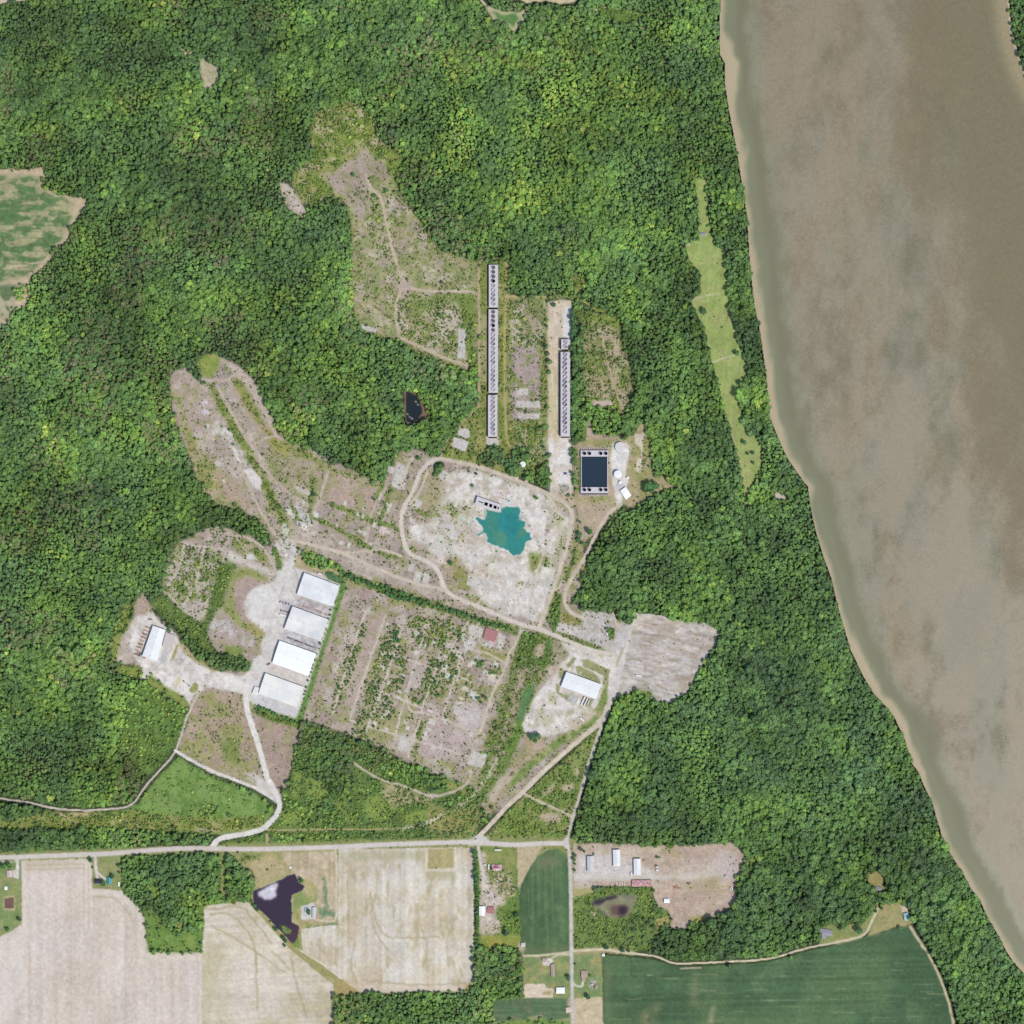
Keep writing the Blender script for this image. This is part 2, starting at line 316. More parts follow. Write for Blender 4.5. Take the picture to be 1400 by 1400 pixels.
for p in ([(312,600),(318,606),(330,632),(324,630)],[(334,642),(346,640),(358,658),(356,672),(344,662)],[(327,616),(332,617),(332,621),(328,621)],[(310,588),(317,592),(318,597),(311,595)]):
    lay(p, (206,198,190), f=.6, w=1, sd=.05, cls=k_slab)
for p, wd in (([(297,528),(310,552),(328,585),(345,612),(356,632),(374,655),(398,676),(430,694)],4),([(286,520),(310,520),(325,510),(345,522),(358,552),(375,590),(388,602),(420,618),(450,638),(485,655),(522,668)],4.5),
       ([(330,640),(340,665),(352,690),(372,725),(384,738)],4),([(356,625),(350,610),(360,600),(380,596)],3),([(450,640),(438,680),(428,705),(420,728)],4),([(522,668),(508,700),(500,745),(495,765)],4)):
    lay(smooth_line(p), (186,170,152), width=wd, f=1.5, w=1, sd=.03)
lay([(384,700),(400,690),(420,702),(432,712),(424,716)], CONC, f=1, w=3, ws=5, sd=.25)
lay([(388,600),(420,616),(450,636),(486,654),(520,665),(518,670),(480,660),(440,640),(400,622)], (136,142,72), f=1.5, w=2, sd=.75, op=.6)
lay([(454,644),(486,656),(521,670),(508,700),(480,696),(446,684)], (176,154,138), f=2, w=2, sd=.1, alts=[((146,148,90),14,.6,.1,.6),((192,172,156),6,.6,.1,.5,18)])
lay([(360,610),(385,622),(440,645),(430,690),(400,676),(372,650)], (166,152,126), f=3, w=3, sd=.45, alts=[((130,142,72),8,.56,.1,.7)])
lay([(400,660),(430,672),(426,682),(404,672)], (196,186,174), f=1.5, w=2, sd=.3)
for p in ([(425,706),(460,722),(500,745)],[(455,690),(480,700),(510,712),(522,716)],[(500,746),(520,756),(542,762)],[(512,714),(530,718),(546,724)],[(570,698),(590,706),(612,712)],
          [(398,690),(412,720),(420,740)],[(428,655),(424,700)],[(515,680),(524,660)],[(528,690),(520,710)],[(533,670),(527,690)]):
    lay(smooth_line(p), (120,136,60), width=6, f=2, w=2, ws=4, sd=.95, td=.12, ts=.5, op=.75)
lay([(405,722),(412,720),(414,730),(408,731)], (140,162,60), f=1, w=1, sd=0)
lay([(392,718),(420,720),(440,742),(470,752),(500,768),(540,786),(575,800),(600,812),(600,822),(560,806),(500,782),(470,770),(412,742)], (176,158,144), f=3, w=3, sd=.12, alts=[((192,180,168),8,.55,.12,.7,20)])
# scrub field south of the gravel road
S1 = [(470,792),(500,797),(560,820),(640,847),(700,863),(711,872),(697,900),(686,940),(668,990),(660,1030),(645,1062),(600,1047),(560,1040),(500,1012),(420,985),(438,920),(455,850)]
lay(S1, (177,162,146), f=2, w=2, cls=k_scrub, sd=.3, ns=14, alts=[((164,144,136),24,.5,.14,.8),((148,148,94),13,.58,.1,.75),((190,178,166),16,.62,.1,.7)])
U = lambda x, y: (x, y)
for p, s_, t_ in (([(494,855),(504,850),(497,880),(484,915),(474,940),(462,968),(458,985),(450,980),(457,955),(464,920),(480,885)],.75,.0),
       ([(529,858),(545,850),(548,880),(535,905),(522,935),(512,965),(500,1000),(490,995),(498,960),(508,925),(518,890)],.8,.14),
       ([(560,845),(585,842),(622,850),(622,870),(605,890),(585,885),(562,872)],.9,.14),([(612,850),(618,848),(610,890),(600,900)],.8,.1),
       ([(545,882),(560,880),(558,905),(545,910),(538,900)],.9,.4),([(585,905),(612,900),(620,925),(610,950),(590,955),(574,945)],.95,.4),([(600,885),(630,885),(640,910),(622,925),(606,905)],.6,.05),
       ([(535,915),(560,905),(550,950),(525,975),(520,955)],.5,0),([(485,985),(530,955),(545,975),(515,1000),(500,1010),(482,1000)],.75,.12),([(620,925),(650,930),(645,955),(622,950)],.5,0),
       ([(560,940),(590,955),(570,965),(558,955)],.6,.05),([(605,960),(625,965),(618,985),(605,980)],.4,0),([(620,850),(636,855),(634,875),(625,880)],.7,.3)):
    lay(p, (150,148,100), f=3, w=4, ws=9, sd=s_, td=0, op=.6, alts=[((176,160,138),7,.5,.1,.9)]); SPOTS.append((p, s_ + t_))
for p in ([(468,800),(480,800),(462,850),(446,905),(430,955),(424,975),(420,960),(440,900),(455,850)],[(500,850),(520,830),(530,840),(510,890),(492,930),(480,970),(470,975),(485,925)]):
    lay(p, (176,154,144), f=4, w=3, sd=.05, op=.85, alts=[((146,146,96),10,.62,.1,.6)])
lay([(620,965),(655,962),(660,985),(652,1000),(625,990)], (190,178,172), f=3, w=3, sd=.05)
lay([(580,985),(640,1000),(640,1022),(610,1040),(570,1030)], (182,164,156), f=3, w=3, sd=.14); lay([(575,985),(582,987),(568,1035),(560,1034)], (126,136,66), f=1.2, w=2, sd=.85, op=.7)
lay([(545,1000),(570,1008),(562,1034),(530,1022)], (188,178,166), f=3, w=3, sd=.1); lay([(512,982),(560,965),(560,1000),(530,1010),(500,1008)], (158,154,104), f=4, w=4, sd=.15, op=.8)
lay([(562,905),(585,902),(578,935),(558,940)], (180,164,152), f=3, w=3, sd=.08)
lay([(648,880),(690,895),(688,905),(660,898)], (150,150,90), f=2, w=2, sd=.1); lay([(648,902),(660,904),(662,915),(650,912)], td=.6, ts=.6, c=(100,120,60)); lay([(667,914),(683,918),(680,924),(667,920)], td=.6, ts=.6, c=(100,120,60))
lay([(660,948),(664,950),(660,960),(655,958)], td=.6, ts=.6)
lay([(712,866),(722,866),(700,930),(690,985),(672,1015),(654,1060),(648,1050),(662,1015),(678,985),(690,935)], (120,134,66), f=1.5, w=2, sd=.8, td=.06, ts=.5, alts=[((170,156,134),7,.52,.1,.8)])
# ditch and ground west of the eastern yard
lay([(713,868),(740,864),(760,878),(772,890),(752,912),(742,928),(730,950),(718,990),(708,1015),(690,1060),(668,1085),(650,1098),(655,1065),(672,1015),(690,985),(700,930)], (116,134,62), f=1.5, w=2, cls=k_ditch, sd=.75, td=.04, ts=.5,
    alts=[((166,150,128),10,.55,.12,.8),((96,126,54),8,.6,.1,.7)])
lay([(714,905),(722,912),(716,945),(702,985),(690,1015),(684,1010),(694,975),(700,945)], (168,150,130), f=2, w=2, sd=.7, alts=[((128,138,76),5,.55,.1,.6)])
lay([(713,868),(738,866),(735,885),(722,908),(708,915),(705,900)], (96,118,54), f=2, w=2, td=.45, ts=.65, sd=.8)
lay([(748,872),(755,875),(750,900),(742,912),(738,905),(746,890)], (92,128,56), f=1, w=1.5, td=.3, ts=.6, sd=.6)
lay([(735,880),(745,880),(740,898),(734,900),(730,888)], (186,166,144), f=1.5, w=1.5, sd=.25)
lay([(718,940),(732,932),(722,965),(712,990),(706,985)], (92,134,78), f=2, w=1.5, td=0, sd=.2)
lay([(706,990),(718,985),(708,1015),(700,1030),(693,1025)], (108,146,54), f=2, w=2, td=.15, ts=.6, sd=.5)
lay([(722,1002),(742,1004),(745,1022),(732,1035),(710,1048),(690,1085),(670,1110),(662,1112),(672,1085),(695,1060),(712,1030)], (166,150,116), f=3, w=3, cls=k_ditch, sd=.14, td=0, alts=[((184,162,144),14,.52,.12,.8),((128,142,66),10,.62,.1,.7)])
lay([(668,1088),(684,1062),(694,1062),(684,1082),(672,1100)], (186,172,156), f=3, w=3, sd=.05, cls=k_ditch)
# eastern yard
lay([(770,878),(792,884),(838,893),(846,870),(856,852),(868,850),(856,885),(846,915),(838,950),(833,965),(826,985),(800,1000),(780,1006),(765,1002),(748,1008),(730,1004),(716,1000),(714,990),(720,978),(730,955),(745,935),(762,915),(768,900)],
    (208,199,188), f=1, w=1.5, cls=k_eyard, sd=.02, alts=[((222,216,208),20,.52,.15,.7),((176,168,126),8,.66,.08,.7),((188,178,168),6,.62,.1,.5)])
lay([(843,852),(864,850),(860,872),(852,890),(838,892)], (190,184,180), f=3, w=3, op=.8)
for p in ([(790,878),(800,882),(842,892),(836,898),(815,894),(798,888)],[(795,902),(803,901),(826,912),(834,916),(832,922),(824,924),(814,918),(798,912)],[(787,912),(792,910),(815,922),(821,932),(820,936),(790,924)],[(774,908),(784,898),(788,900),(784,906),(776,914)],
          [(826,915),(832,914),(832,935),(828,960),(818,972),(808,976),(822,955)],[(760,934),(766,938),(764,946),(790,955),(788,960),(776,958),(766,952),(760,946)],[(765,912),(772,918),(768,928),(764,925)],[(796,952),(812,956),(806,966),(794,964)]):
    lay(p, (150,150,98), f=.8, w=.8, sd=.06, op=.9, alts=[((128,140,76),5,.5,.1,.6)])
lay([(756,882),(778,890),(776,900),(768,906),(754,904),(755,893)], (162,152,126), f=1, w=1, sd=.35, cls=k_ditch)
lay([(746,912),(768,908),(768,914),(756,924),(744,922)], (190,174,156), f=1.5, w=1.5, sd=.15, cls=k_ditch)
for p in ([(748,946),(760,948),(762,966),(750,962)],[(734,970),(745,968),(744,980),(736,984)],[(738,986),(755,978),(760,985),(745,995)]): lay(p, (176,170,132), f=2.5, w=2.5, sd=.25, op=.7)
lay([(778,948),(790,952),(787,962),(775,960)], (176,176,168), f=.6, w=.8)
lay([(826,940),(832,955),(828,972),(810,992),(785,1008),(752,1030),(722,1055),(700,1078),(690,1080),(712,1052),(745,1022),(775,1000),(795,988),(815,975)], (122,144,68), f=1, w=1.5, cls=k_ditch, sd=.2, alts=[((168,158,116),8,.58,.1,.7)])
lay([(776,985),(795,978),(812,972),(818,976),(796,992),(776,1004)], (190,176,154), f=1.5, w=1.5, sd=.1)
# mauve fallow field in the woods
lay([(868,836),(880,838),(905,841),(940,850),(976,853),(983,865),(978,885),(965,900),(952,925),(938,948),(918,960),(905,960),(890,956),(868,946),(843,953),(839,945),(852,890),(865,852)], (188,177,167), f=.8, w=1.5, cls=k_stub, sd=.015, ns=20,
    rows=(-1.36, 2.6, .14, 15), alts=[((200,193,186),20,.52,.14,.7,7),((168,152,134),16,.6,.1,.6,6),((160,154,118),9,.68,.08,.5,5)])
_q = random.Random(17)
for _ in range(150):
    x, y = _q.uniform(856, 972), _q.uniform(842, 950); L = _q.uniform(3, 14)
    if inside([(870,842),(935,854),(972,862),(935,938),(905,954),(850,945)], np.array([[x, x + L]]), np.array([[y, y]])).all():
        lay([(x, y), (x + L, y + L * .2)], _q.choice([(140,122,108),(150,134,116),(206,200,192)]), width=_q.uniform(.7, 1.3), f=.8, w=.7, ws=3, op=_q.uniform(.3, .8))
lay([(862,945),(890,945),(892,955),(868,950)], (122,144,72), f=1, w=1.5, sd=.4)
for p in ([(868,840),(858,882)],[(853,890),(845,940)]): lay(p, (206,192,176), width=2, f=.8, w=.5)
lay([(850,885),(853,888),(846,915),(842,910)], (158,148,104), f=1, w=.8)

# pale concrete
lay([(605,655),(618,646),(640,645),(662,648),(702,659),(745,677),(757,688),(776,706),(780,725),(770,758),(755,800),(744,838),(735,850),(716,846),(690,840),(662,826),(645,806),(625,792),
 (612,775),(588,752),(562,736),(560,718),(585,716),(600,692)], (212,204,193), f=2, w=4, ws=12, cls=k_conc, sd=.025, ns=10, amp=.07, alts=[((212,206,196),18,.5,.15,.8),((184,170,152),13,.6,.1,.7),((168,162,124),9,.7,.08,.5),((190,182,174),5,.6,.1,.6,14)])
lay([(585,640),(600,640),(612,650),(604,690),(588,700),(570,700)], (168,156,118), f=3, w=3, sd=.2, op=.7)
lay([(596,690),(640,690),(655,702),(648,712),(620,712),(600,716),(580,712)], (180,166,140), f=4, w=4, sd=.45, op=.8, alts=[((126,140,62),8,.56,.1,.8)])
lay([(590,720),(640,716),(655,726),(660,745),(640,752),(610,740)], (188,178,162), f=4, w=4, sd=.22, alts=[((166,160,118),9,.6,.1,.6)])
lay([(608,755),(628,762),(640,780),(648,790),(640,810),(618,800),(606,780)], (168,152,124), f=3, w=3, sd=.25, alts=[((138,140,74),9,.52,.1,.8)])
lay([(592,736),(618,744),(624,760),(600,756)], (194,188,176), f=2, w=3, sd=.4)
lay([(723,755),(740,757),(752,764),(750,775),(740,772),(736,785),(724,780)], (140,148,82), f=1.5, w=2, ws=4, sd=.6)
lay([(752,770),(762,740),(770,720),(778,735),(768,765),(758,785)], (170,164,132), f=3, w=3, sd=.4)
lay([(756,700),(772,705),(768,725),(756,722)], (168,164,126), f=3, w=3, sd=.4, op=.7)
lay([(748,680),(760,672),(770,690),(760,700)], (180,170,140), f=2, w=2, sd=.3, op=.7)
for p in ([(640,785),(668,794),(664,808),(638,800)],[(543,632),(559,638),(552,671),(535,665)],[(560,768),(568,772),(564,782),(558,780)],[(567,780),(578,783),(573,798),(566,795)],[(580,783),(588,786),(585,799),(577,797)],
          [(601,641),(614,648),(616,654),(606,658),(600,652)],[(640,852),(662,860),(657,872),(641,866)],[(632,872),(650,878),(648,890),(636,888)],[(683,866),(692,870),(686,888),(679,885)],[(661,876),(672,880),(671,886),(662,882)],
          [(580,738),(606,748),(602,755),(582,746)],[(644,1027),(666,1031),(660,1050),(638,1046)],[(548,1008),(562,1012),(556,1028),(544,1024)],[(396,812),(400,814),(398,822),(394,820)],[(746,785),(757,790),(752,806),(742,800)],[(725,828),(736,832),(730,846),(722,844)]):
    lay(p, (194,188,178), f=.6, w=1.2, ws=4, sd=.12, cls=k_slab)
lay([(334,752),(350,750),(357,756),(352,766),(338,764)], (206,200,196), f=.8, w=1.2, cls=k_slab)
lay([(593,631),(603,629),(604,646),(596,650),(592,645)], (84,118,78), td=1, ts=.8, f=.5, w=.5)
# ground between lake and woods
lay([(786,700),(793,745),(800,770),(790,800),(776,815),(772,790),(780,760),(784,725)], (150,148,92), f=2, w=2, sd=.3, alts=[((180,162,138),8,.5,.12,.8)])
lay([(786,745),(780,770),(770,795),(774,795),(786,765),(788,750)], (98,120,58), f=1, w=1.5, sd=.9, td=.2, ts=.5)
lay([(765,775),(770,770),(760,815),(757,830),(752,850),(746,850),(755,815)], (126,142,66), f=1, w=1, sd=.3)
lay([(760,815),(768,810),(764,855),(755,868),(752,850)], td=.7, ts=.7, c=(110,130,60), sd=.8)
lay([(765,838),(795,838),(800,850),(790,855),(768,850)], (148,142,90), f=2, w=2, sd=.55)
lay([(796,834),(838,840),(838,864),(832,872),(842,888),(832,890),(812,882),(797,856),(794,846)], (190,182,176), f=.8, w=2, ws=5, cls=k_slab, sd=.16, alts=[((166,158,140),7,.6,.1,.6)])
lay([(762,850),(785,856),(811,866),(807,878),(785,870),(760,862)], (194,186,178), f=.6, w=1.2, ws=4, cls=k_slab, sd=.12)
lay([(786,788),(800,788),(797,800),(790,810),(786,805)], (180,168,146), f=1, w=1.5, sd=.35)
lay([(756,862),(785,872),(812,882),(830,890),(800,886),(765,874)], (116,130,64), f=1.5, w=1.5, sd=.7, td=.15, ts=.5)
lay([(830,858),(838,860),(840,872),(834,876)], (104,132,60), f=1, w=1, td=.5, ts=.6, sd=.8)
lay([(466,783),(500,797),(545,812),(590,827),(650,847),(706,864)], (120,136,70), width=11, f=3, w=3, ws=5, sd=1.0, op=.8)
# roads in the centre
lay(smooth_line([(602,627),(588,632),(575,645),(566,668),(555,690),(549,705),(550,728),(556,750),(566,760),(588,770),(600,783),(607,802),(620,815),(660,832),(705,851),(745,863),(790,882),(812,890),(838,894)]),
    (206,194,180), width=6, f=1.2, w=.8, cls=k_main, amp=.04)
for p, wd in (([(602,627),(650,637),(700,654),(745,673),(768,685),(780,697),(782,715),(776,745),(762,790),(746,835),(737,858)],5.5),([(420,742),(470,755),(520,752),(548,760)],3),([(606,806),(560,795),(510,775),(470,757),(415,742),(394,738)],4.5),
       ([(770,795),(762,805),(750,808)],3),([(848,690),(833,702),(818,725),(803,755),(790,778),(777,800),(772,815),(775,830),(786,840),(800,846)],5),([(745,672),(757,690),(765,700)],4),
       ([(610,770),(590,765)],3),([(560,690),(575,670),(584,645)],3),([(548,665),(556,640),(566,625)],3),([(712,862),(705,880),(697,892),(690,915),(675,945),(660,990),(656,1002)],3.2),
       ([(656,1002),(645,1000),(610,985),(580,975),(562,972),(557,960),(556,945)],2.6),([(693,908),(670,895),(650,890)],2.5),([(640,850),(622,880),(612,900)],2.5),([(575,985),(565,1010),(558,1035)],3),
       ([(768,878),(778,888),(790,892)],2.4),([(838,838),(845,858),(850,862)],3)):
    lay(smooth_line(p), (198,184,164), width=wd, f=1.2, w=.8, cls=k_path, amp=.05)

_ns = [0]; _q = random.Random(41); _an = .34
def slabs(zone, n, smin, smax, cc=(204,197,188), ang=_an, sd_=.1):
    xs = [p_[0] for p_ in zone]; ys = [p_[1] for p_ in zone]
    for _ in range(n):
        x = _q.uniform(min(xs), max(xs)); y = _q.uniform(min(ys), max(ys))
        if not inside(zone, np.array([[x]]), np.array([[y]]))[0, 0] or K[int(y) + M0, int(x) + M0] not in (k_scrub, k_conc, k_grid): continue
        _ns[0] += 1
        a_, b_ = 1.5 * _q.uniform(smin, smax), 1.5 * _q.uniform(smin, smax); c_, s_ = math.cos(ang), math.sin(ang)
        lay([(x + u_ * c_ - v_ * s_, y + u_ * s_ + v_ * c_) for u_, v_ in ((-a_, -b_), (a_, -b_), (a_, b_), (-a_, b_))], tuple(v + _q.uniform(-10, 8) for v in cc), f=.5, w=.5, ws=3, sd=sd_, op=_q.uniform(.75, 1), cls=k_slab)
slabs([(560,700),(640,690),(660,740),(640,790),(590,770)], 16, 1, 4); slabs([(520,640),(600,640),(560,740),(510,720)], 20, 1, 4)
slabs([(600,850),(650,860),(690,890),(665,960),(600,940)], 52, .8, 3.4); slabs([(505,850),(600,850),(570,1010),(500,990)], 60, .7, 2.4); slabs([(600,940),(660,960),(640,1040),(560,1030)], 34, .8, 3)
slabs([(380,680),(440,690),(430,740),(390,730)], 22, 1, 3.4); slabs([(240,520),(300,530),(350,670),(300,660)], 12, .8, 3, ang=1.0); slabs([(700,790),(760,770),(740,850),(690,840)], 12, 1, 4)
slabs([(460,680),(520,700),(510,770),(450,740)], 18, .8, 2.6); slabs([(640,650),(760,690),(770,760),(740,840),(640,800),(600,700)], 34, .8, 4.5, (206,200,190)); slabs([(640,650),(760,690),(770,760),(740,840),(640,800),(600,700)], 26, .8, 4, (178,166,148), sd_=.3)
for p, wd in (([(500,835),(478,900),(455,975)],2),([(527,842),(505,905),(478,985)],2.2),([(553,848),(530,920),(500,1000)],2),([(585,850),(570,900),(548,975),(540,1010)],2),([(612,862),(596,915),(575,975)],1.8),([(632,890),(618,940),(604,985)],1.8),
       ([(520,890),(560,903),(600,916),(640,930)],1.6),([(500,940),(545,955),(575,968)],1.6),([(480,985),(540,1004),(600,1022),(640,1034)],1.8),([(655,850),(640,880),(625,930)],1.6),([(600,700),(650,740)],1.6),([(720,770),(735,840)],2),([(690,770),(650,830)],2),([(760,720),(735,780),(722,840)],2.4)):
    lay(smooth_line(p), (200,187,172), width=wd + .8, f=1.2, w=.9, sd=.02, op=.92, td=0)
print('slabs', _ns)
# ------------------------------------------------------------------ west: plots, yards
lay([(246,741),(262,740),(285,748),(308,755),(300,780),(290,808),(276,848),(270,850),(250,836),(232,818),(222,806),(223,788),(232,764)], (178,166,150), f=1.5, w=2, cls=k_grid, sd=.8, alts=[((126,138,70),9,.53,.12,.8),((198,186,176),12,.56,.1,.7)])
lay([(280,722),(296,718),(318,724),(310,745),(300,752),(282,742)], (180,164,152), f=2, w=2, cls=k_grid, sd=.55)
lay([(318,732),(345,742),(366,762),(356,770),(345,756),(330,756),(316,746)], (134,142,74), f=2, w=2, cls=k_grid, sd=.9, alts=[((182,166,150),8,.56,.1,.7)])
lay([(256,820),(280,822),(275,845),(260,840),(252,830)], (182,168,156), f=3, w=2, sd=.3)
for p in ([(250,742),(265,746),(285,748),(308,754),(320,770)],[(252,742),(246,775),(230,800)],[(280,750),(274,775),(268,800)],[(308,756),(300,785),(288,815),(278,842)],[(232,815),(250,834),(272,848)],[(316,732),(340,736),(362,752),(376,778)],[(262,808),(250,832)],[(300,748),(320,762),(345,772),(375,785)]):
    lay(smooth_line(p), (196,182,168), width=3, f=1.2, w=1, sd=.1, op=.85)
lay([(308,750),(330,760),(352,770),(375,780),(380,790),(355,782),(330,772),(312,766)], (200,190,178), f=2, w=2, cls=k_hyard, sd=.05)
lay([(298,775),(312,768),(325,772),(312,800),(304,830),(290,850),(284,865),(276,858),(284,835),(292,805)], (106,130,62), f=1.5, w=2, sd=1, td=.08, ts=.55, cls=k_grid)
lay([(222,812),(232,820),(250,838),(272,850),(284,852),(286,880),(300,895),(280,890),(255,868),(238,855),(215,838),(205,822)], (106,130,62), f=1.5, w=2, sd=1, td=.12, ts=.6, cls=k_grid)
lay([(322,776),(345,778),(368,790),(362,795),(335,788),(325,800),(322,830),(330,850),(345,858),(362,866),(358,870),(335,862),(315,845),(308,830)], (142,150,78), f=2, w=2, sd=.3, cls=k_scrub)
lay([(322,792),(345,790),(368,800),(350,806),(338,820),(332,840),(322,835),(318,815)], (172,150,138), f=2, w=3, sd=.03, cls=k_scrub)
lay([(298,832),(310,840),(325,855),(350,866),(345,895),(320,900),(295,888),(284,868)], (174,156,146), f=2, w=3, sd=.06, cls=k_scrub, alts=[((192,186,182),12,.53,.12,.8),((156,150,110),8,.62,.1,.6)])
lay([(306,882),(330,884),(336,892),(318,900),(304,895)], (130,146,70), f=2, w=2, sd=.3)
lay([(378,742),(392,738),(406,745),(404,768),(402,776),(420,780),(440,786),(466,798),(464,815),(440,880),(415,960),(404,984),(375,972),(348,966),(335,950),(338,935),(330,925),(340,915),(352,890),(364,868),(350,858),(336,842),(333,825),(342,806),(356,800),(372,796),(380,785),(376,770),(370,755)],
    (208,202,194), f=1.2, w=2, cls=k_hyard, sd=0, ns=12, amp=.04, alts=[((216,211,204),24,.5,.2,.8),((194,186,178),7,.64,.1,.5),((184,170,158),12,.64,.1,.5)])
lay([(374,742),(392,738),(402,745),(398,765),(392,772),(380,765)], (196,188,178), f=1.5, w=2, ws=4, sd=.3, amp=.12, ns=4, cls=k_hyard)
lay([(372,748),(378,752),(386,770),(384,780),(378,776)], (110,130,60), f=1, w=1, sd=.8, td=.5, ts=.5)
lay([(405,758),(420,770),(450,775),(464,780),(468,790),(440,782),(415,778),(404,774)], (176,162,120), f=1, w=1, sd=.1)
lay([(414,758),(420,752),(440,760),(464,772),(468,778),(440,776),(420,770)], (112,136,56), f=1, w=1.5, td=.9, ts=.75, sd=.8, cls=k_scrub)
lay([(444,782),(450,780),(470,790),(464,798),(448,792)], (88,126,84), f=.6, w=.5, sd=.5)
# worn aprons between the warehouses
lay([(396,828),(408,814),(455,830),(449,847)], (194,188,184), f=1.5, w=1, amp=.1, ns=5, alts=[((170,162,160),10,.54,.1,.8),((206,180,172),5,.64,.08,.5)])
lay([(382,872),(392,860),(440,878),(432,893)], (186,182,180), f=1.5, w=1, amp=.1, ns=5, alts=[((160,154,158),9,.56,.1,.8)])
lay([(363,918),(374,906),(422,924),(414,940)], (206,196,186), f=1.5, w=1)
lay([(345,960),(350,948),(406,968),(404,985),(370,972)], (200,198,194), f=1, w=1)
lay([(386,820),(398,822),(402,832),(396,840),(385,832)], (182,176,180), f=2, w=2, op=.8)
lay([(468,790),(474,800),(462,835),(455,858),(442,895),(430,935),(418,970),(412,990),(404,985),(416,955),(428,920),(440,885),(452,850),(460,820)], (104,142,66), f=1, w=1.2, sd=.4, cls=k_scrub, td=.06, ts=.5)
lay([(346,964),(372,972),(404,984),(414,992),(408,998),(380,990),(352,978)], (118,138,62), f=1, w=1.5, sd=.85, td=.1, ts=.5, cls=k_scrub)
lay([(336,848),(348,852),(364,866),(360,872),(345,868)], (162,152,96), f=1.2, w=1, sd=.2, op=.8)
for p in ([(348,880),(356,880),(358,895),(348,900)],[(336,885),(345,884),(344,895),(336,894)]): lay(p, (160,148,116), f=1, w=1, op=.8, sd=.2)
lay([(312,900),(330,898),(345,905),(338,918),(318,918),(308,908)], td=.9, ts=.85, c=(96,120,58), f=1, w=1.5, sd=.7)
# western yard
lay([(172,872),(178,852),(190,840),(205,836),(212,842),(220,852),(240,866),(246,880),(262,898),(285,912),(310,920),(332,926),(338,938),(334,950),(312,944),(280,938),(274,955),(268,972),(260,968),(250,952),(230,944),(218,932),(205,923),(198,930),(191,926),(196,914),(186,902),(178,888)],
    (214,206,196), f=1, w=1.2, cls=k_wyard, sd=0, alts=[((224,218,210),16,.5,.15,.7),((188,172,158),7,.64,.1,.5)])
lay([(154,902),(160,885),(168,866),(176,850),(180,862),(176,885),(184,902),(170,908)], (180,164,150), f=2, w=2, sd=.12, cls=k_wyard, alts=[((200,186,172),6,.5,.1,.6)])
lay([(180,836),(190,818),(198,812),(204,826),(208,838),(192,842)], (178,156,140), f=2, w=2, sd=.12)
lay([(193,858),(206,856),(196,900),(186,898),(190,875)], (200,186,174), f=1.5, w=1.5, ns=3, amp=.12)
lay([(232,905),(241,882),(245,881),(238,902)], (160,152,100), f=.5, w=.4); lay([(234,909),(247,882),(256,895),(250,912)], (192,182,174), f=1, w=1, amp=.1, ns=3)
lay([(222,888),(232,888),(226,908),(218,908)], (186,184,182), f=1, w=1)
lay([(258,943),(266,932),(271,935),(270,944),(262,948)], (154,150,92), f=.7, w=.6); lay([(238,936),(243,924),(249,926),(244,938)], (198,188,150), f=1, w=.6)
lay([(244,866),(252,882),(275,902),(300,918),(290,918),(262,902),(246,884)], (166,154,110), f=1.2, w=1.2, sd=.15, cls=k_scrub)
lay([(198,932),(208,924),(222,936),(246,950),(258,962),(258,975),(240,960),(215,945)], (142,154,72), f=1.5, w=1.5, sd=.2, cls=k_mead)
# open young woods around the western yard
lay([(150,900),(155,860),(172,825),(182,826),(178,850),(166,870),(158,905)], (142,154,70), f=2, w=2, cls=k_mead, sd=.9, td=.1, ts=.6, ty=.7)
lay([(160,908),(190,912),(192,926),(175,925),(158,920)], (140,152,66), f=2, w=2, cls=k_mead, sd=.8, td=.12, ts=.6, ty=.6)
lay([(175,945),(195,935),(215,945),(240,962),(258,975),(254,995),(240,1020),(215,1050),(200,1066),(180,1040),(160,1030),(165,985)], (106,138,60), f=3, w=4, cls=k_mead, sd=.85, td=.2, ts=.62, ty=.6)
lay([(150,960),(175,970),(168,1020),(150,1040),(140,1000)], ty=.8, ts=.85)
# southern west meadow and brown plots
lay([(262,952),(280,944),(332,950),(338,975),(352,1035),(366,1082),(335,1068),(290,1052),(246,1028),(256,990)], (168,150,126), f=1, w=1.5, cls=k_scrub, sd=.17, alts=[((150,150,92),16,.5,.12,.8),((178,156,140),14,.6,.1,.6)])
lay([(275,965),(330,960),(332,1010),(310,1030),(285,1010)], sd=.4, f=4); lay([(300,1010),(328,1012),(326,1045),(305,1040)], (122,140,62), f=3, w=3, sd=.35, op=.8)
lay([(332,1055),(352,1058),(360,1072),(340,1068)], (204,196,190), f=2, w=2, op=.8)
lay([(348,982),(380,988),(410,996),(402,1030),(392,1070),(384,1088),(374,1080),(362,1045)], (168,146,132), f=1, w=1.5, cls=k_scrub, sd=.1, alts=[((150,148,100),12,.58,.1,.6)])
lay([(245,1034),(290,1062),(340,1080),(366,1096),(376,1108),(362,1130),(335,1138),(300,1142),(260,1140),(200,1132),(120,1122),(60,1112),(60,1108),(110,1112),(165,1108),(190,1098),(205,1075),(225,1052)], (124,158,74), f=1.5, w=2, cls=k_mead, sd=.18, td=.04, ts=.7, ty=.8,
    alts=[((124,152,76),16,.5,.12,.8),((98,138,56),9,.6,.1,.7)])
lay([(60,1110),(120,1110),(180,1108),(240,1115),(300,1118),(360,1118),(360,1134),(300,1140),(220,1136),(130,1132),(0,1134),(-60,1134),(-60,1122),(20,1118)], (134,144,66), f=2, w=3, cls=k_mead, sd=.9, td=.05, ts=.6, ty=.5, alts=[((166,158,108),9,.6,.1,.6)])
lay([(73,1109),(95,1109),(92,1118),(80,1120)], (196,172,138), f=1.5, w=1.5); lay([(95,1110),(125,1110),(120,1117),(98,1116)], (184,168,126), f=1.5, w=1.5, sd=.2)
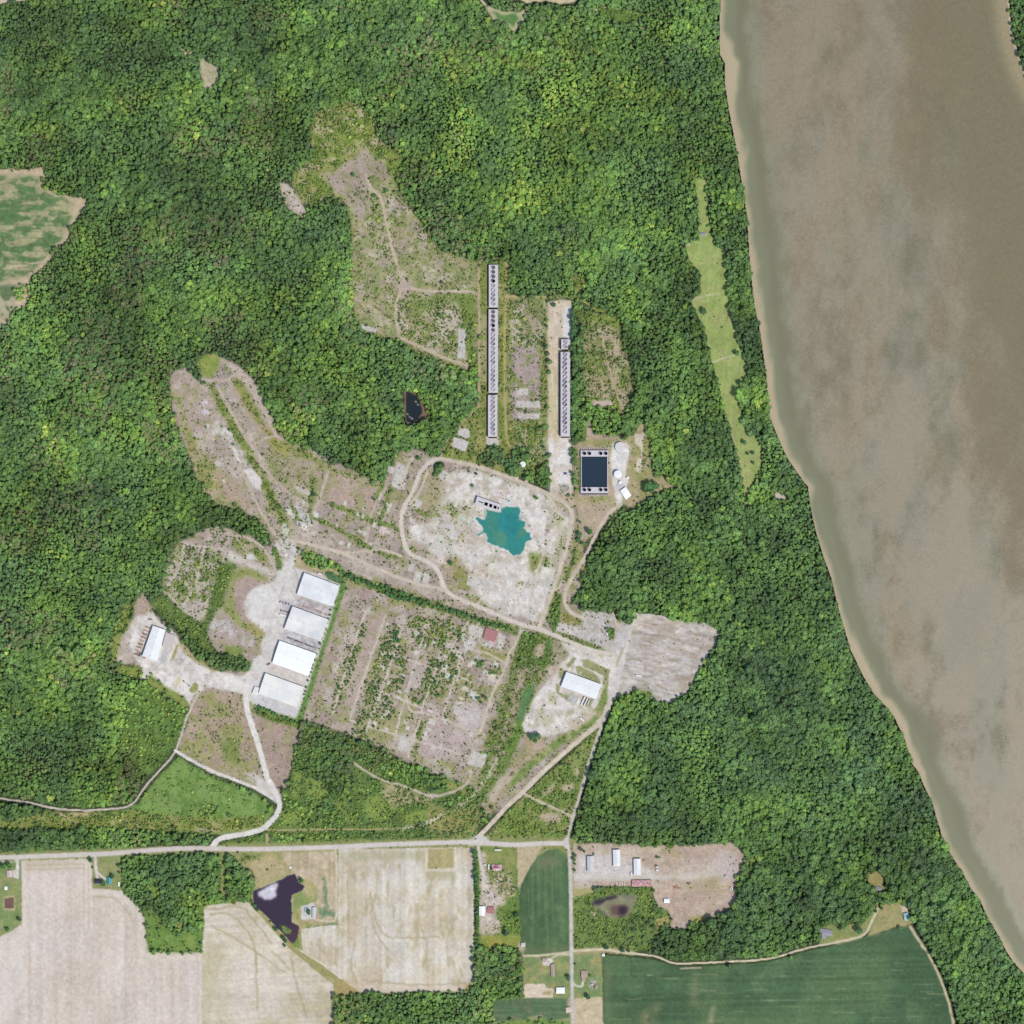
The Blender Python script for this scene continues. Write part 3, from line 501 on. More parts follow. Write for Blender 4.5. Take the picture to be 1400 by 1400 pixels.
lay([(190,1110),(225,1108),(236,1122),(205,1126)], td=.5, ts=.7, f=2, w=3); lay([(270,1105),(298,1102),(300,1120),(275,1120)], td=.75, ts=.8, f=2, w=2)
lay([(268,1131),(300,1133),(295,1138),(270,1137)], (170,158,128), f=1, w=1)
lay(smooth_line([(-60,1090),(0,1092),(30,1096),(48,1099),(75,1105),(110,1108),(150,1106),(172,1103),(186,1094),(198,1076),(212,1060),(226,1045),(238,1030),(244,1016),(254,985),(264,962),(272,945)]), (196,186,170), width=3.2, f=1, w=.8, cls=k_tracks)
lay(smooth_line([(240,1026),(252,1034),(285,1052),(320,1066),(350,1078),(372,1092)]), (214,206,196), width=4.6, f=1, w=.6, cls=k_tracks)
# brush and young woods south of the scrub field
lay([(418,992),(440,994),(500,1018),(545,1045),(600,1060),(645,1075),(668,1092),(650,1100),(655,1135),(645,1150),(600,1152),(500,1154),(350,1159),(300,1159),(310,1150),(355,1140),(378,1122),(386,1100),(398,1062)], (98,126,60), f=1.5, w=2.5, cls=k_swoods, sd=.85, td=.28, ts=.68, ty=0,
    alts=[((122,142,68),14,.56,.1,.7)])
lay([(425,998),(470,1010),(500,1025),(545,1048),(600,1062),(632,1080),(610,1086),(575,1076),(540,1062),(505,1050),(480,1040),(470,1080),(455,1110),(420,1100),(410,1060)], td=.68, ts=.8, f=4, w=4)
for p in ([(455,1092),(472,1092),(470,1112),(458,1108)],[(415,1060),(440,1065),(450,1085),(435,1100),(420,1090)],[(400,1060),(415,1050),(412,1080),(400,1100)],[(500,1090),(525,1085),(545,1110),(520,1122),(498,1118)],[(385,1108),(420,1105),(420,1120),(380,1130)],[(590,1100),(600,1120),(560,1128),(545,1118)]):
    lay(p, (134,156,68), f=3, w=3, td=.08, ts=.6, sd=.5)
lay([(522,1068),(545,1075),(592,1090),(588,1100),(560,1098),(535,1105),(525,1090)], (176,162,128), f=2, w=3, td=0, sd=.75, alts=[((130,142,76),8,.56,.1,.7)])
lay([(585,1100),(620,1108),(655,1100),(660,1118),(648,1140),(620,1148),(585,1140)], (146,144,86), f=3, w=3, td=.08, ts=.5, sd=.8)
lay([(600,1063),(640,1076),(640,1085),(615,1082)], (142,148,76), f=2, w=2, td=.1, sd=.6)
lay(smooth_line([(484,1044),(500,1054),(522,1066),(550,1074),(575,1084),(592,1089),(612,1085),(630,1078),(642,1065),(644,1052)]), (192,176,158), width=3, f=1, w=1, cls=k_path)
lay([(582,1084),(600,1086),(596,1093),(588,1091)], (196,182,168), f=1, w=1, td=0)
lay(smooth_line([(682,1030),(672,1055),(655,1078),(635,1098),(610,1112),(580,1126),(550,1133)]), (200,190,172), width=5, f=2, w=2.5, ws=3, amp=.2, ns=2.5, td=0, sd=.9, op=.75)
lay(smooth_line([(360,1134),(400,1135),(450,1134),(500,1134),(550,1133)]), (168,158,112), width=2.4, f=1, w=.8, td=0, sd=.3, cls=k_path)
lay([(362,1142),(450,1140),(560,1138),(650,1140),(640,1148),(560,1150),(450,1152),(366,1154)], td=.35, ts=.65, sd=.9, f=2)
lay([(300,1152),(350,1150),(350,1158),(305,1158)], (128,146,64), f=1, td=.2, sd=.6)
lay([(363,1140),(367,1140),(366,1158),(363,1158)], (176,158,124), f=.6, w=.5, cls=k_path)
# triangle between the roads
lay([(664,1140),(700,1104),(740,1065),(790,1022),(826,992),(808,1045),(792,1092),(778,1150),(700,1149),(668,1152)], (124,144,62), f=1, w=1.5, cls=k_tri, sd=.85, td=.08, ts=.55, ty=.4, alts=[((160,150,104),12,.56,.12,.7)])
lay([(720,1080),(770,1058),(800,1040),(788,1090),(770,1105),(740,1095)], (120,142,62), td=.25, ts=.6, f=3, w=3, ty=.3)
for p in ([(764,1074),(784,1070),(786,1082),(770,1082)],[(735,1090),(752,1075),(765,1066),(752,1085)],[(740,1110),(770,1112),(765,1125),(735,1120)],[(785,1050),(795,1046),(792,1060),(784,1062)]): lay(p, (184,166,140), f=2, w=2, td=0, sd=.35)
lay([(668,1130),(690,1116),(720,1120),(750,1128),(770,1125),(772,1145),(700,1146)], td=.25, ts=.6, f=3)
lay([(790,1022),(800,1000),(826,985),(815,1020),(795,1050),(780,1050)], (140,150,80), td=.12, sd=.5, f=2)
lay(smooth_line([(714,1084),(722,1088),(742,1098),(765,1108),(782,1117)]), (196,182,160), width=3.4, f=1, w=.7, cls=k_path)
# ------------------------------------------------------------------ south: highway strip and farms
lay([(-60,1176),(640,1152),(784,1153),(786,1230),(787,1296),(828,1297),(828,1470),(-60,1470)], (150,150,98), f=1, w=.5, cls=k_dmead)
lay([(783,1150),(792,1150),(792,1300),(783,1300)], td=0)
lay([(-60,1166),(300,1154),(660,1144),(790,1146),(790,1178),(655,1166),(300,1172),(-60,1190)], (144,148,88), f=1.2, w=1, td=0, sd=.1, cls=k_dmead)
lay([(-60,1180),(118,1174),(124,1174),(126,1215),(165,1217),(186,1236),(197,1254),(200,1282),(203,1302),(276,1302),(276,1470),(-60,1470)], (206,192,180), f=.8, w=1, cls=k_f1, ns=60, amp=.05, rows=(0, 5.0, .05, 400), alts=[((200,186,170),60,.5,.2,.8),((212,200,190),14,.62,.1,.5,120)])
lay([(30,1176),(122,1173),(124,1190),(30,1192)], (196,182,158), f=1.5, w=1, op=.5)
for yy in (1183, 1189): lay([(34, yy), (120, yy - 2)], (178,164,130), width=1.5, f=1, w=.8, op=.6)
lay(smooth_line([(126,1220),(160,1222),(178,1238),(190,1256),(196,1284),(200,1308),(274,1310)]), (214,202,184), width=6, f=2, w=.8, op=.7)
lay(smooth_line([(128,1226),(156,1228),(172,1244),(182,1260)]), (176,166,128), width=2.2, f=1.5, w=.8, op=.6)
for xx in (33, 118, 125): lay([(xx, 1180), (xx, 1270)], (220,206,190), width=3, f=1.2, w=.5, op=.7)
lay([(0,1286),(30,1268),(40,1280),(12,1400),(-60,1400),(-60,1290)], (212,202,190), f=4, w=3, op=.6)
lay([(-60,1182),(29,1178),(30,1263),(14,1274),(0,1281),(-60,1286)], LAWN, f=.8, w=1, cls=k_lawn1, alts=[((154,154,96),14,.54,.12,.7)])
lay(smooth_line([(23,1174),(24,1186),(20,1196)]), GRAV, width=4, f=.8, w=.5, cls=k_drive); lay([(18,1190),(27,1186),(25,1202),(18,1200)], GRAV, f=.8, cls=k_drive)
lay([(5,1227),(20,1225),(20,1245),(5,1244)], (196,178,140), f=1, w=1)
lay([(125,1172),(166,1171),(164,1216),(126,1215)], (140,150,88), f=.8, w=.6, cls=k_lawn2, alts=[((160,156,104),12,.52,.12,.7)])
lay(smooth_line([(130,1170),(131,1186),(133,1200)]), GRAV, width=3.6, f=.7, w=.4, cls=k_drive); lay(smooth_line([(131,1190),(138,1197),(146,1203)]), GRAV, width=2.6, f=.7, w=.4, cls=k_drive)
lay([(165,1170),(301,1167),(303,1222),(312,1234),(340,1229),(342,1233),(286,1236),(281,1240),(276,1302),(203,1302),(198,1255),(186,1236),(166,1218)], (100,122,58), f=.8, w=1, cls=k_gmead, td=.98, ts=1.0, sd=.4)
lay([(200,1246),(210,1240),(222,1262),(242,1278),(262,1272),(281,1266),(276,1301),(203,1301)], (112,146,64), f=2, w=2, td=.03, sd=.3, cls=k_gmead, alts=[((134,154,72),9,.56,.1,.7)])
lay([(205,1212),(222,1208),(218,1230),(208,1232)], (128,152,66), td=.12, f=3, w=2, ty=.8); lay([(276,1232),(286,1236),(281,1262),(272,1262)], (126,150,66), td=.1, f=1.5, w=1)
lay([(238,1258),(254,1262),(250,1274),(236,1270)], (150,156,80), td=.35, f=2, ty=.5)
lay([(301,1167),(312,1167),(311,1194),(310,1222),(299,1224),(303,1200)], (146,152,84), f=.8, w=.8, td=0, sd=.05, cls=k_gstrip)
lay([(312,1168),(320,1172),(330,1186),(347,1193),(347,1215),(340,1230),(312,1232),(310,1210)], (100,122,58), td=1, ts=1, f=.8, w=1, cls=k_gmead)
# dry meadow round the farm pond, stubble fields
lay([(314,1166),(462,1161),(462,1262),(412,1302),(450,1335),(492,1356),(470,1362),(430,1322),(395,1292),(360,1252),(346,1238),(342,1230),(348,1215),(348,1192),(332,1184)], (170,158,112), f=1, w=1.2, cls=k_dmead, sd=.04, alts=[((146,152,84),16,.54,.12,.7)])
lay([(330,1166),(362,1168),(350,1176),(328,1180)], (130,140,72), f=1.5, w=1.5, sd=.6)
lay([(340,1178),(375,1168),(395,1194),(350,1212)], (180,166,124), f=2, w=2)
lay([(384,1166),(458,1163),(460,1256),(430,1262),(412,1258),(408,1228),(425,1205),(408,1200),(392,1182)], (194,176,148), f=1.2, w=1.2, cls=k_f4, rows=(0, 3, .08, 60), alts=[((176,162,126),12,.54,.12,.7)])
lay([(400,1222),(418,1214),(428,1205),(434,1228),(428,1236),(410,1240),(400,1246)], (138,154,84), f=1.2, w=1, cls=k_dmead)
lay([(412,1204),(424,1200),(433,1225),(425,1232),(414,1218)], (178,164,116), f=1.5, w=1, cls=k_dmead)
for p, wd in (([(444,1200),(446,1240),(440,1255)],5),([(466,1212),(465,1270)],5),([(438,1246),(456,1250)],8),([(424,1270),(426,1290)],8),([(420,1270),(462,1264)],5),([(470,1166),(468,1172)],4)):
    lay(p, (86,132,82), width=wd, f=3, w=3, ws=4, op=.65)
lay([(412,1239),(420,1237),(427,1234),(432,1240),(430,1256),(412,1257)], (208,204,198), f=.6, w=.6, cls=k_drive)
lay([(463,1161),(648,1158),(648,1346),(641,1354),(495,1358),(470,1342),(438,1316),(414,1300),(412,1270),(462,1264)], (204,194,176), f=.9, w=1, cls=k_f3, ns=40, amp=.05, rows=(0, 4.0, .07, 260), alts=[((196,180,152),40,.5,.2,.8),((212,206,194),26,.55,.15,.6),((172,160,118),8,.68,.08,.5,24)])
for p in ([(463,1164),(478,1164),(478,1182),(463,1180)],[(478,1166),(580,1163),(582,1178),(478,1176)],[(580,1178),(588,1186),(622,1190),(626,1202),(585,1204)]): lay(p, (162,160,120), f=2.5, w=3, op=.45)
for p in ([(505,1222),(520,1272),(545,1282),(600,1280)],[(485,1290),(480,1320),(490,1350)],[(498,1340),(560,1346),(636,1345)],[(514,1222),(508,1260),(530,1300)],[(575,1265),(585,1300),(578,1320)]):
    lay(smooth_line(p), (168,152,112), width=2.6, f=2, w=2, op=.55)
lay([(466,1346),(640,1350),(640,1357),(470,1360)], (210,192,172), f=1, w=.8, op=.6)
lay([(583,1161),(622,1160),(622,1186),(583,1188)], (172,160,112), f=.8, w=.8, cls=k_fpatch, sd=.02)
for p in ([(584,1160),(583,1190),(622,1190),(622,1160)],): lay(p, (216,204,186), width=3, f=1, w=.6, op=.8)
lay([(280,1239),(310,1235),(338,1232),(348,1243),(365,1262),(395,1296),(430,1326),(456,1346),(457,1372),(456,1470),(276,1470),(276,1305)], (204,192,170), f=.9, w=1, cls=k_f2, ns=50, amp=.05, rows=(1.52, 3.4, .07, 260), alts=[((194,182,150),40,.5,.18,.8),((214,204,190),30,.55,.15,.6)])
for p in ([(284,1244),(330,1240),(345,1256),(372,1290)],[(290,1266),(320,1282),(350,1302),(390,1330)],[(286,1250),(318,1252),(345,1285),(350,1320)],[(398,1310),(404,1340),(420,1390)],[(350,1300),(352,1380)],[(372,1300),(395,1325)]):
    lay(smooth_line(p), (164,150,104), width=2.4, f=2, w=2, op=.6)
lay([(278,1300),(292,1300),(290,1400),(278,1400)], (190,184,150), f=3, w=2, op=.6)
lay(smooth_line([(360,1250),(398,1294),(412,1302),(440,1324),(486,1357)]), (158,148,96), width=3, f=1.5, w=1, op=.9); lay(smooth_line([(405,1296),(440,1318),(480,1348)]), (216,204,180), width=2, f=1, w=.7)
lay([(456,1345),(468,1338),(492,1357),(458,1361)], (170,152,100), f=1, w=1, cls=k_dmead)
lay([(632,1355),(645,1340),(647,1356)], (158,148,86), f=.8, w=.6)
lay(smooth_line([(458,1160),(460,1180),(460,1235),(460,1252),(456,1259),(446,1260),(430,1257)]), (204,190,164), width=2.8, f=.8, w=.5, cls=k_drive)
# farmyard strip
lay([(648,1158),(709,1157),(711,1295),(648,1297)], (120,140,66), f=.8, w=.8, cls=k_fjunk, sd=.4)
lay([(655,1162),(706,1160),(706,1190),(660,1190)], (146,148,80), f=1.5, w=1.5, sd=.03, alts=[((116,142,66),9,.55,.1,.7)])
lay([(656,1190),(700,1192),(704,1226),(680,1230),(656,1230)], (172,158,128), f=2, w=3, sd=.55, amp=.18, ns=3, alts=[((128,142,72),7,.52,.1,.8)])
lay([(655,1164),(665,1166),(665,1196),(672,1216),(690,1228),(694,1236),(678,1240),(676,1254),(685,1262),(680,1274),(655,1274),(656,1240),(657,1210)], (198,184,170), f=1.5, w=2, sd=.08, amp=.1, ns=4)
lay([(654,1264),(680,1262),(684,1276),(656,1278)], (188,172,152), f=1.5, w=2, sd=.35)
lay([(648,1172),(655,1172),(655,1292),(649,1296)], (104,126,60), f=.8, w=.8, td=.4, ts=.6, sd=.9)
lay([(696,1228),(711,1226),(711,1278),(694,1278),(690,1250)], (110,140,58), f=1.5, w=1.5, td=.12, ts=.6, sd=.6)
lay([(658,1280),(690,1278),(711,1279),(711,1296),(690,1296),(660,1298)], (140,150,62), f=.8, w=.6, cls=k_mow, alts=[((168,156,82),12,.55,.1,.7)])
lay([(646,1296),(711,1296),(717,1330),(716,1352),(714,1362),(680,1366),(674,1400),(674,1470),(456,1470),(457,1362),(492,1358),(640,1357),(648,1345)], td=1, ts=1.0, c=(66,78,46), cls=k_scrub)
lay([(655,1322),(660,1326),(658,1332)], (186,170,150), width=3, f=1, td=0); lay([(660,1345),(657,1352)], (186,170,150), width=3, f=1, td=0)
lay([(707,1158),(742,1157),(737,1166),(724,1188),(712,1212),(708,1214)], (186,170,136), f=.8, w=.8, cls=k_f5tan)
lay([(709,1225),(712,1210),(722,1190),(735,1171),(748,1163),(762,1160),(772,1163),(776,1175),(778,1230),(778,1300),(745,1304),(718,1306),(712,1290),(710,1260)], (92,120,76), f=.8, w=.8, cls=k_crop5, rows=(0, 4, .10, 200), alts=[((70,102,66),30,.5,.2,.7)])
lay([(733,1180),(745,1170),(762,1172),(766,1182),(750,1182),(738,1190)], (140,128,94), f=3, w=3, ws=4, op=.55)
for x0, a, b in ((728,1195,1260),(737,1200,1250),(745,1180,1270),(755,1176,1260),(767,1180,1220),(722,1215,1240),(748,1250,1300)): lay([(x0,a),(x0+1,b)], (132,148,92), width=1.2, f=1, w=.8, ws=5, op=.5)
lay([(716,1296),(778,1292),(778,1302),(716,1307)], (112,126,80), f=1, w=.8, op=.5)
lay([(708,1290),(718,1288),(718,1300),(708,1300)], (190,172,146), f=1, w=1)
lay([(742,1157),(778,1158),(780,1180),(774,1168),(762,1160)], (138,142,72), f=1, w=.6)
# lawns and houses along the southern road
lay([(714,1308),(779,1303),(826,1300),(822,1330),(823,1364),(783,1364),(783,1372),(778,1365),(716,1365)], (134,148,90), f=.8, w=.8, cls=k_lawn3, alts=[((160,152,98),14,.53,.12,.8),((116,146,84),12,.58,.1,.7)])
lay([(716,1346),(745,1345),(747,1350),(757,1352),(756,1364),(716,1364)], (212,194,172), f=.8, w=.8, cls=k_bare, rows=(1.57,2,.06,40))
lay([(740,1357),(755,1354),(753,1360),(742,1360)], (164,152,100), f=1, w=.6)
lay([(700,1366),(716,1365),(777,1365),(778,1392),(745,1396),(715,1394),(674,1398),(674,1368)], (88,116,78), f=.8, w=.8, cls=k_crop6, rows=(1.57,3,.1,80), alts=[((126,122,84),10,.64,.1,.6,3)])
lay([(722,1390),(742,1388),(744,1393),(724,1394)], (190,166,120), f=1, w=1.5, ws=4, op=.7)
lay([(674,1398),(716,1395),(745,1393),(780,1398),(780,1470),(674,1470)], (120,148,66), f=1, w=1.5, td=.3, ts=.7, cls=k_lawn3)
lay([(783,1365),(823,1363),(826,1385),(827,1470),(785,1470)], (196,178,146), f=.8, w=.8, cls=k_tanp, sd=.01)
lay([(773,1378),(780,1377),(781,1384),(774,1385)], (212,196,176), f=.8, w=.6); lay([(776,1365),(782,1365),(782,1376),(775,1374)], (184,160,142), f=1, w=.6)
lay([(806,1338),(817,1342),(816,1353),(806,1350)], (176,170,150), f=1, w=1, amp=.2, ns=2)
# southern road side storage yard
lay([(783,1153),(865,1152),(880,1155),(905,1155),(940,1154),(1006,1151),(1019,1166),(1016,1186),(1008,1200),(1006,1236),(990,1248),(975,1254),(950,1262),(935,1270),(918,1271),(917,1256),(912,1245),(901,1245),(893,1226),(891,1210),(860,1212),(815,1213),(812,1222),(784,1228)],
    (188,168,148), f=1.2, w=1.5, cls=k_fyard, sd=.02, ns=20, alts=[((178,154,136),7,.5,.14,.7,4),((198,184,168),24,.55,.14,.7),((166,154,112),16,.66,.1,.6)])
lay([(790,1168),(838,1168),(870,1182),(900,1192),(890,1200),(800,1202),(788,1196)], (202,194,186), f=3, w=3, sd=0); lay([(784,1195),(890,1196),(1000,1192),(1000,1197),(900,1203),(784,1204)], (206,198,186), f=2, w=1.5, op=.75)
lay([(975,1165),(1008,1165),(1010,1200),(985,1205)], (194,180,174), f=4, w=4, op=.7); lay([(960,1200),(985,1196),(980,1215),(955,1225)], (162,150,112), f=5, w=4, op=.6)
lay([(892,1250),(912,1246),(918,1258),(910,1268),(895,1272)], (158,152,90), f=1.5, w=1.5, sd=.2, cls=k_pscr); lay([(940,1255),(968,1252),(955,1262)], (150,150,80), f=2, w=1.5)
lay([(783,1214),(812,1214),(812,1222),(784,1230)], (164,158,104), f=1.5, w=1, cls=k_pscr)
lay([(784,1228),(812,1220),(830,1213),(890,1212),(893,1228),(898,1240),(912,1244),(914,1252),(895,1255),(892,1270),(905,1274),(892,1284),(892,1300),(860,1300),(830,1296),(784,1297)], (114,138,66), f=1, w=1.5, cls=k_pscr, sd=.8, td=.07, ts=.55, ty=.5)
lay([(786,1250),(830,1256),(860,1258),(890,1250),(890,1298),(860,1300),(830,1290),(786,1290)], td=.3, ts=.65, ty=.4, f=3, w=4)
lay([(895,1225),(905,1246),(912,1246),(910,1252),(896,1252),(888,1240)], td=.6, ts=.65, f=1.5, w=1.5)
lay([(807,1246),(811,1245),(819,1252),(816,1256)], (196,184,160), f=.8, w=.5)
lay([(1021,1164),(1035,1172),(1032,1190),(1024,1204),(1018,1200),(1020,1180)], (140,156,70), f=1.5, w=1.5, td=.25, ts=.7, sd=.4, cls=k_pscr)
lay([(785,1298),(826,1294),(862,1298),(880,1306),(862,1306),(826,1303),(785,1306)], (164,152,108), f=1, w=1, td=0, cls=k_dmead)
# big dark crop field, south east
lay([(823,1306),(860,1308),(893,1312),(920,1320),(950,1321),(1000,1319),(1050,1315),(1100,1301),(1150,1290),(1182,1281),(1222,1270),(1243,1266),(1256,1288),(1271,1310),(1284,1335),(1297,1370),(1303,1400),(1318,1470),(826,1470),(824,1380)],
    (88,116,74), f=.9, w=1, cls=k_crop7, ns=60, amp=.07, rows=(1.55, 3.0, .10, 300), alts=[((71,102,68),70,.5,.2,.8),((88,118,76),30,.6,.12,.6)])
lay([(880,1400),(872,1388),(885,1378),(900,1368),(908,1372),(898,1390),(896,1470),(866,1470)], (158,138,98), f=4, w=7, ws=8, op=.6, alts=[((92,116,76),7,.52,.12,.8)])
lay([(945,1325),(952,1325),(955,1375),(945,1375)], (140,138,90), f=4, w=4, op=.5); lay([(972,1376),(977,1374),(975,1400),(966,1400)], (160,154,110), f=2, w=1.5, op=.7)
lay([(828,1320),(834,1320),(832,1395),(828,1395)], (130,128,86), f=1.5, w=1.5, op=.45)
_r = random.Random(3)
for i in range(64):
    x = _r.uniform(830, 1285); y = _r.uniform(1312, 1398); L = _r.uniform(6, 34)
    lay([(x, y), (min(x + L, 1292), y + .4)], _r.choice([(190,168,118),(176,170,120),(204,186,150)]), width=_r.choice([.7, .9, 1.2]), f=.9, w=.8, ws=4, op=_r.uniform(.15, .55)) if inside([(830,1312),(900,1322),(1000,1324),(1110,1304),(1240,1272),(1290,1365),(1300,1398),(830,1398)], np.array([[x + L * .5]]), np.array([[y]]))[0, 0] else None
lay([(930,1324),(958,1323)], (190,178,140), width=1.6, f=1, w=.5)
lay(smooth_line([(1244,1266),(1258,1288),(1273,1311),(1286,1337),(1298,1374),(1304,1400),(1320,1470)]), (192,178,144), width=4, f=1.2, w=1.2, td=0, cls=k_drive)
lay([(1185,1281),(1192,1265),(1201,1242),(1212,1233),(1230,1233),(1240,1240),(1250,1262),(1240,1266),(1222,1269)], (158,152,102), f=1, w=1, cls=k_seclr, alts=[((170,154,108),10,.54,.12,.7)])
lay([(1120,1292),(1122,1264),(1136,1262),(1150,1267),(1166,1262),(1180,1262),(1196,1240),(1202,1244),(1190,1272),(1180,1282),(1150,1290)], (136,148,82), f=1, w=1.2, cls=k_seclr, alts=[((160,150,100),8,.55,.1,.7)])
lay([(1230,1236),(1240,1240),(1241,1247),(1234,1250)], (206,190,170), f=.8, w=.8)
lay([(1186,1192),(1200,1191),(1211,1199),(1207,1208),(1212,1213),(1206,1222),(1198,1222),(1190,1214),(1186,1205)], (158,148,94), f=1, w=1, cls=k_sech)
lay([(1190,1222),(1196,1222),(1203,1240),(1199,1243)], (150,148,94), f=1, w=1, td=.3, cls=k_sech)
lay(smooth_line([(782,1300),(800,1299),(825,1298),(845,1301),(870,1304),(893,1307),(908,1312),(922,1317),(950,1317),(990,1315),(1050,1311),(1100,1297),(1150,1287),(1175,1281),(1185,1274),(1192,1260),(1201,1241)]), (206,194,164), width=3.2, f=.8, w=.6, cls=k_drive)
for p in ([(779,1305),(762,1306),(752,1312)],[(716,1307),(740,1306),(779,1302)]): lay(smooth_line(p), (206,194,166), width=2.4, f=.8, w=.5, cls=k_drive)
lay([(750,1310),(757,1312),(752,1320),(742,1320),(742,1315)], (208,200,190), f=.8, w=.5, cls=k_drive)
lay(smooth_line([(783,1344),(789,1348),(796,1348),(797,1338)]), (212,204,190), width=2.6, f=.7, w=.4, cls=k_drive)
lay(smooth_line([(654,1158),(656,1175),(660,1195),(661,1212)]), (208,198,184), width=4, f=1, w=.6, cls=k_drive)
# river side mown strip
lay([(949,242),(957,241),(966,247),(965,262),(968,290),(972,320),(978,335),(989,342),(996,400),(1003,440),(1010,470),(1018,490),(1021,515),(1013,525),(1008,536),(1013,560),(1019,590),(1033,595),(1040,610),(1041,640),(1028,660),(1024,690),(1019,697),
 (1017,680),(1014,655),(1010,630),(1003,605),(992,570),(985,540),(978,510),(971,490),(961,447),(950,425),(942,410),(957,402),(955,370),(944,361),(936,334),(955,326),(955,290),(951,258)], (154,172,90), f=.9, w=1.6, cls=k_strip, sd=.015, rows=(.12,3.5,.05,60), alts=[((168,166,102),20,.58,.14,.5),((140,160,78),16,.58,.12,.5)])
for p in ([(940,335),(958,322),(966,320)],[(945,411),(965,404),(984,402)],[(970,496),(990,490),(1005,486)]): lay(p, (196,186,160), width=2, f=1, w=1, op=.7)
lay(smooth_line([(1000,590),(1010,625),(1017,650),(1019,690),(1012,720)]), (176,170,120), width=2.2, f=1, w=.6, td=0)
# riverbank
bank = RIVW + [(x + 30, y) for x, y in RIVW[::-1]]
lay([(x + .6, y) for x, y in RIVW] + [(x + 24, y) for x, y in RIVW[::-1]], (180,165,128), f=.8, w=1.2, cls=k_bank, alts=[((204,192,168),12,.56,.12,.6)])
lay([(985,-60),(985,0),(982,35),(992,33),(991,0),(992,-60)], (220,212,202), f=1, w=1)
lay([(1206,958),(1214,960),(1219,967),(1213,969)], (220,212,200), f=.8, w=1); lay([(1056,672),(1070,674),(1073,684),(1062,684)], (196,186,172), f=1, w=2, ws=4, td=0)
lay([(x + 3, y) for x, y in RIVE[::-1]] + [(x - 22, y) for x, y in RIVE], (196,180,150), f=.8, w=1, cls=k_bank)
# ------------------------------------------------------------------ roads
lay(smooth_line([(289,1160),(296,1150),(306,1145),(330,1141),(354,1135),(370,1124),(380,1110),(382,1098),(376,1082),(365,1062),(358,1035),(350,1008),(340,978),(336,955),(338,935)]), (216,210,202), width=7.5, f=1, w=.8, cls=k_r2)
lay([(352,1062),(368,1070),(384,1098),(378,1100),(362,1086),(350,1080)], (212,206,198), f=1, w=.8, cls=k_r2, op=.8)
lay(smooth_line([(836,950),(832,968),(824,986),(806,1000),(780,1022),(740,1058),(714,1084),(692,1104),(668,1130),(650,1148)]), (206,192,170), width=6.5, f=.9, w=.6, cls=k_r3)
lay([(852,890),(862,860),(856,900),(844,950),(838,965),(832,962),(838,925)], (206,198,190), f=1.2, w=.8, cls=k_eyard)
lay(smooth_line([(829,965),(825,982),(815,1015),(803,1050),(795,1080),(785,1112),(778,1138),(775,1152)]), (194,186,174), width=4.6, f=.9, w=.6, cls=k_r4)
lay(smooth_line([(-60,1175),(0,1172.5),(100,1169),(150,1167),(200,1163),(250,1160),(300,1160.5),(350,1161),(460,1158),(510,1155.5),(560,1153.5),(640,1151.5),(700,1155),(740,1153),(772,1153)]), (206,196,188), width=6.4, f=.8, w=.3, cls=k_hw, amp=.03)
lay([(642,1148),(652,1142),(664,1142),(670,1150),(668,1155),(640,1156)], (204,196,188), f=1, w=.6, cls=k_hw)
lay([(768,1150),(776,1143),(778,1152),(780,1166),(776,1163),(770,1156)], (200,192,184), f=.8, w=.5, cls=k_hw)
lay(smooth_line([(774,1152),(778,1165),(779.5,1185),(780.5,1230),(781.5,1300),(782,1340),(783,1400),(785,1470)]), (198,190,182), width=4.6, f=.8, w=.3, cls=k_ns)
# wheel tracks and worn lines on the yards
_q = random.Random(91)
for zone, n, L0, cs_ in (([(378,742),(404,760),(440,800),(400,930),(345,930),(360,800)], 26, 30, ((176,168,162),(226,222,216))), ([(180,850),(240,870),(330,930),(300,940),(200,920)], 22, 26, ((188,178,168),(228,222,214))),
        ([(720,980),(760,920),(840,890),(835,960),(790,1000)], 26, 26, ((186,176,160),(226,220,212))), ([(610,660),(760,690),(770,760),(740,840),(620,780),(570,730)], 70, 30, ((176,164,146),(218,212,204))),
        ([(790,1160),(1005,1160),(1005,1230),(920,1260),(895,1210),(790,1205)], 40, 40, ((168,146,128),(206,190,172))), ([(240,520),(330,520),(380,600),(520,670),(500,760),(400,740),(300,660)], 46, 30, ((152,136,120),(192,178,162))),
        ([(475,800),(700,870),(650,1050),(430,975)], 60, 34, ((150,134,118),(192,180,166))), ([(485,290),(540,260),(600,350),(650,370),(640,500),(490,430)], 36, 26, ((150,136,112),(192,178,154))), ([(752,415),(780,415),(780,660),(752,660)], 14, 60, ((182,164,142),(222,212,198)))):
    xs = [p_[0] for p_ in zone]; ys = [p_[1] for p_ in zone]
    for _ in range(n):
        x = _q.uniform(min(xs), max(xs)); y = _q.uniform(min(ys), max(ys)); an = _q.choice([.34, .34, 1.9, 1.9, 0, 1.1, _q.uniform(0, 3.1)]) if zone[0][0] not in (752, 790) else (1.57 if zone[0][0] == 752 else _q.uniform(-.15, .15)); L = _q.uniform(.3, 1) * L0; k_ = _q.uniform(-.25, .25)
        pts = [(x + L * t * math.cos(an + k_ * t), y + L * t * math.sin(an + k_ * t)) for t in (0, .33, .66, 1)]
        if inside(zone, np.array([[pts[0][0], pts[3][0]]]), np.array([[pts[0][1], pts[3][1]]])).all(): lay(pts, _q.choice(cs_), width=_q.uniform(.7, 2.2), f=.8, w=.8, op=_q.uniform(.25, .7))
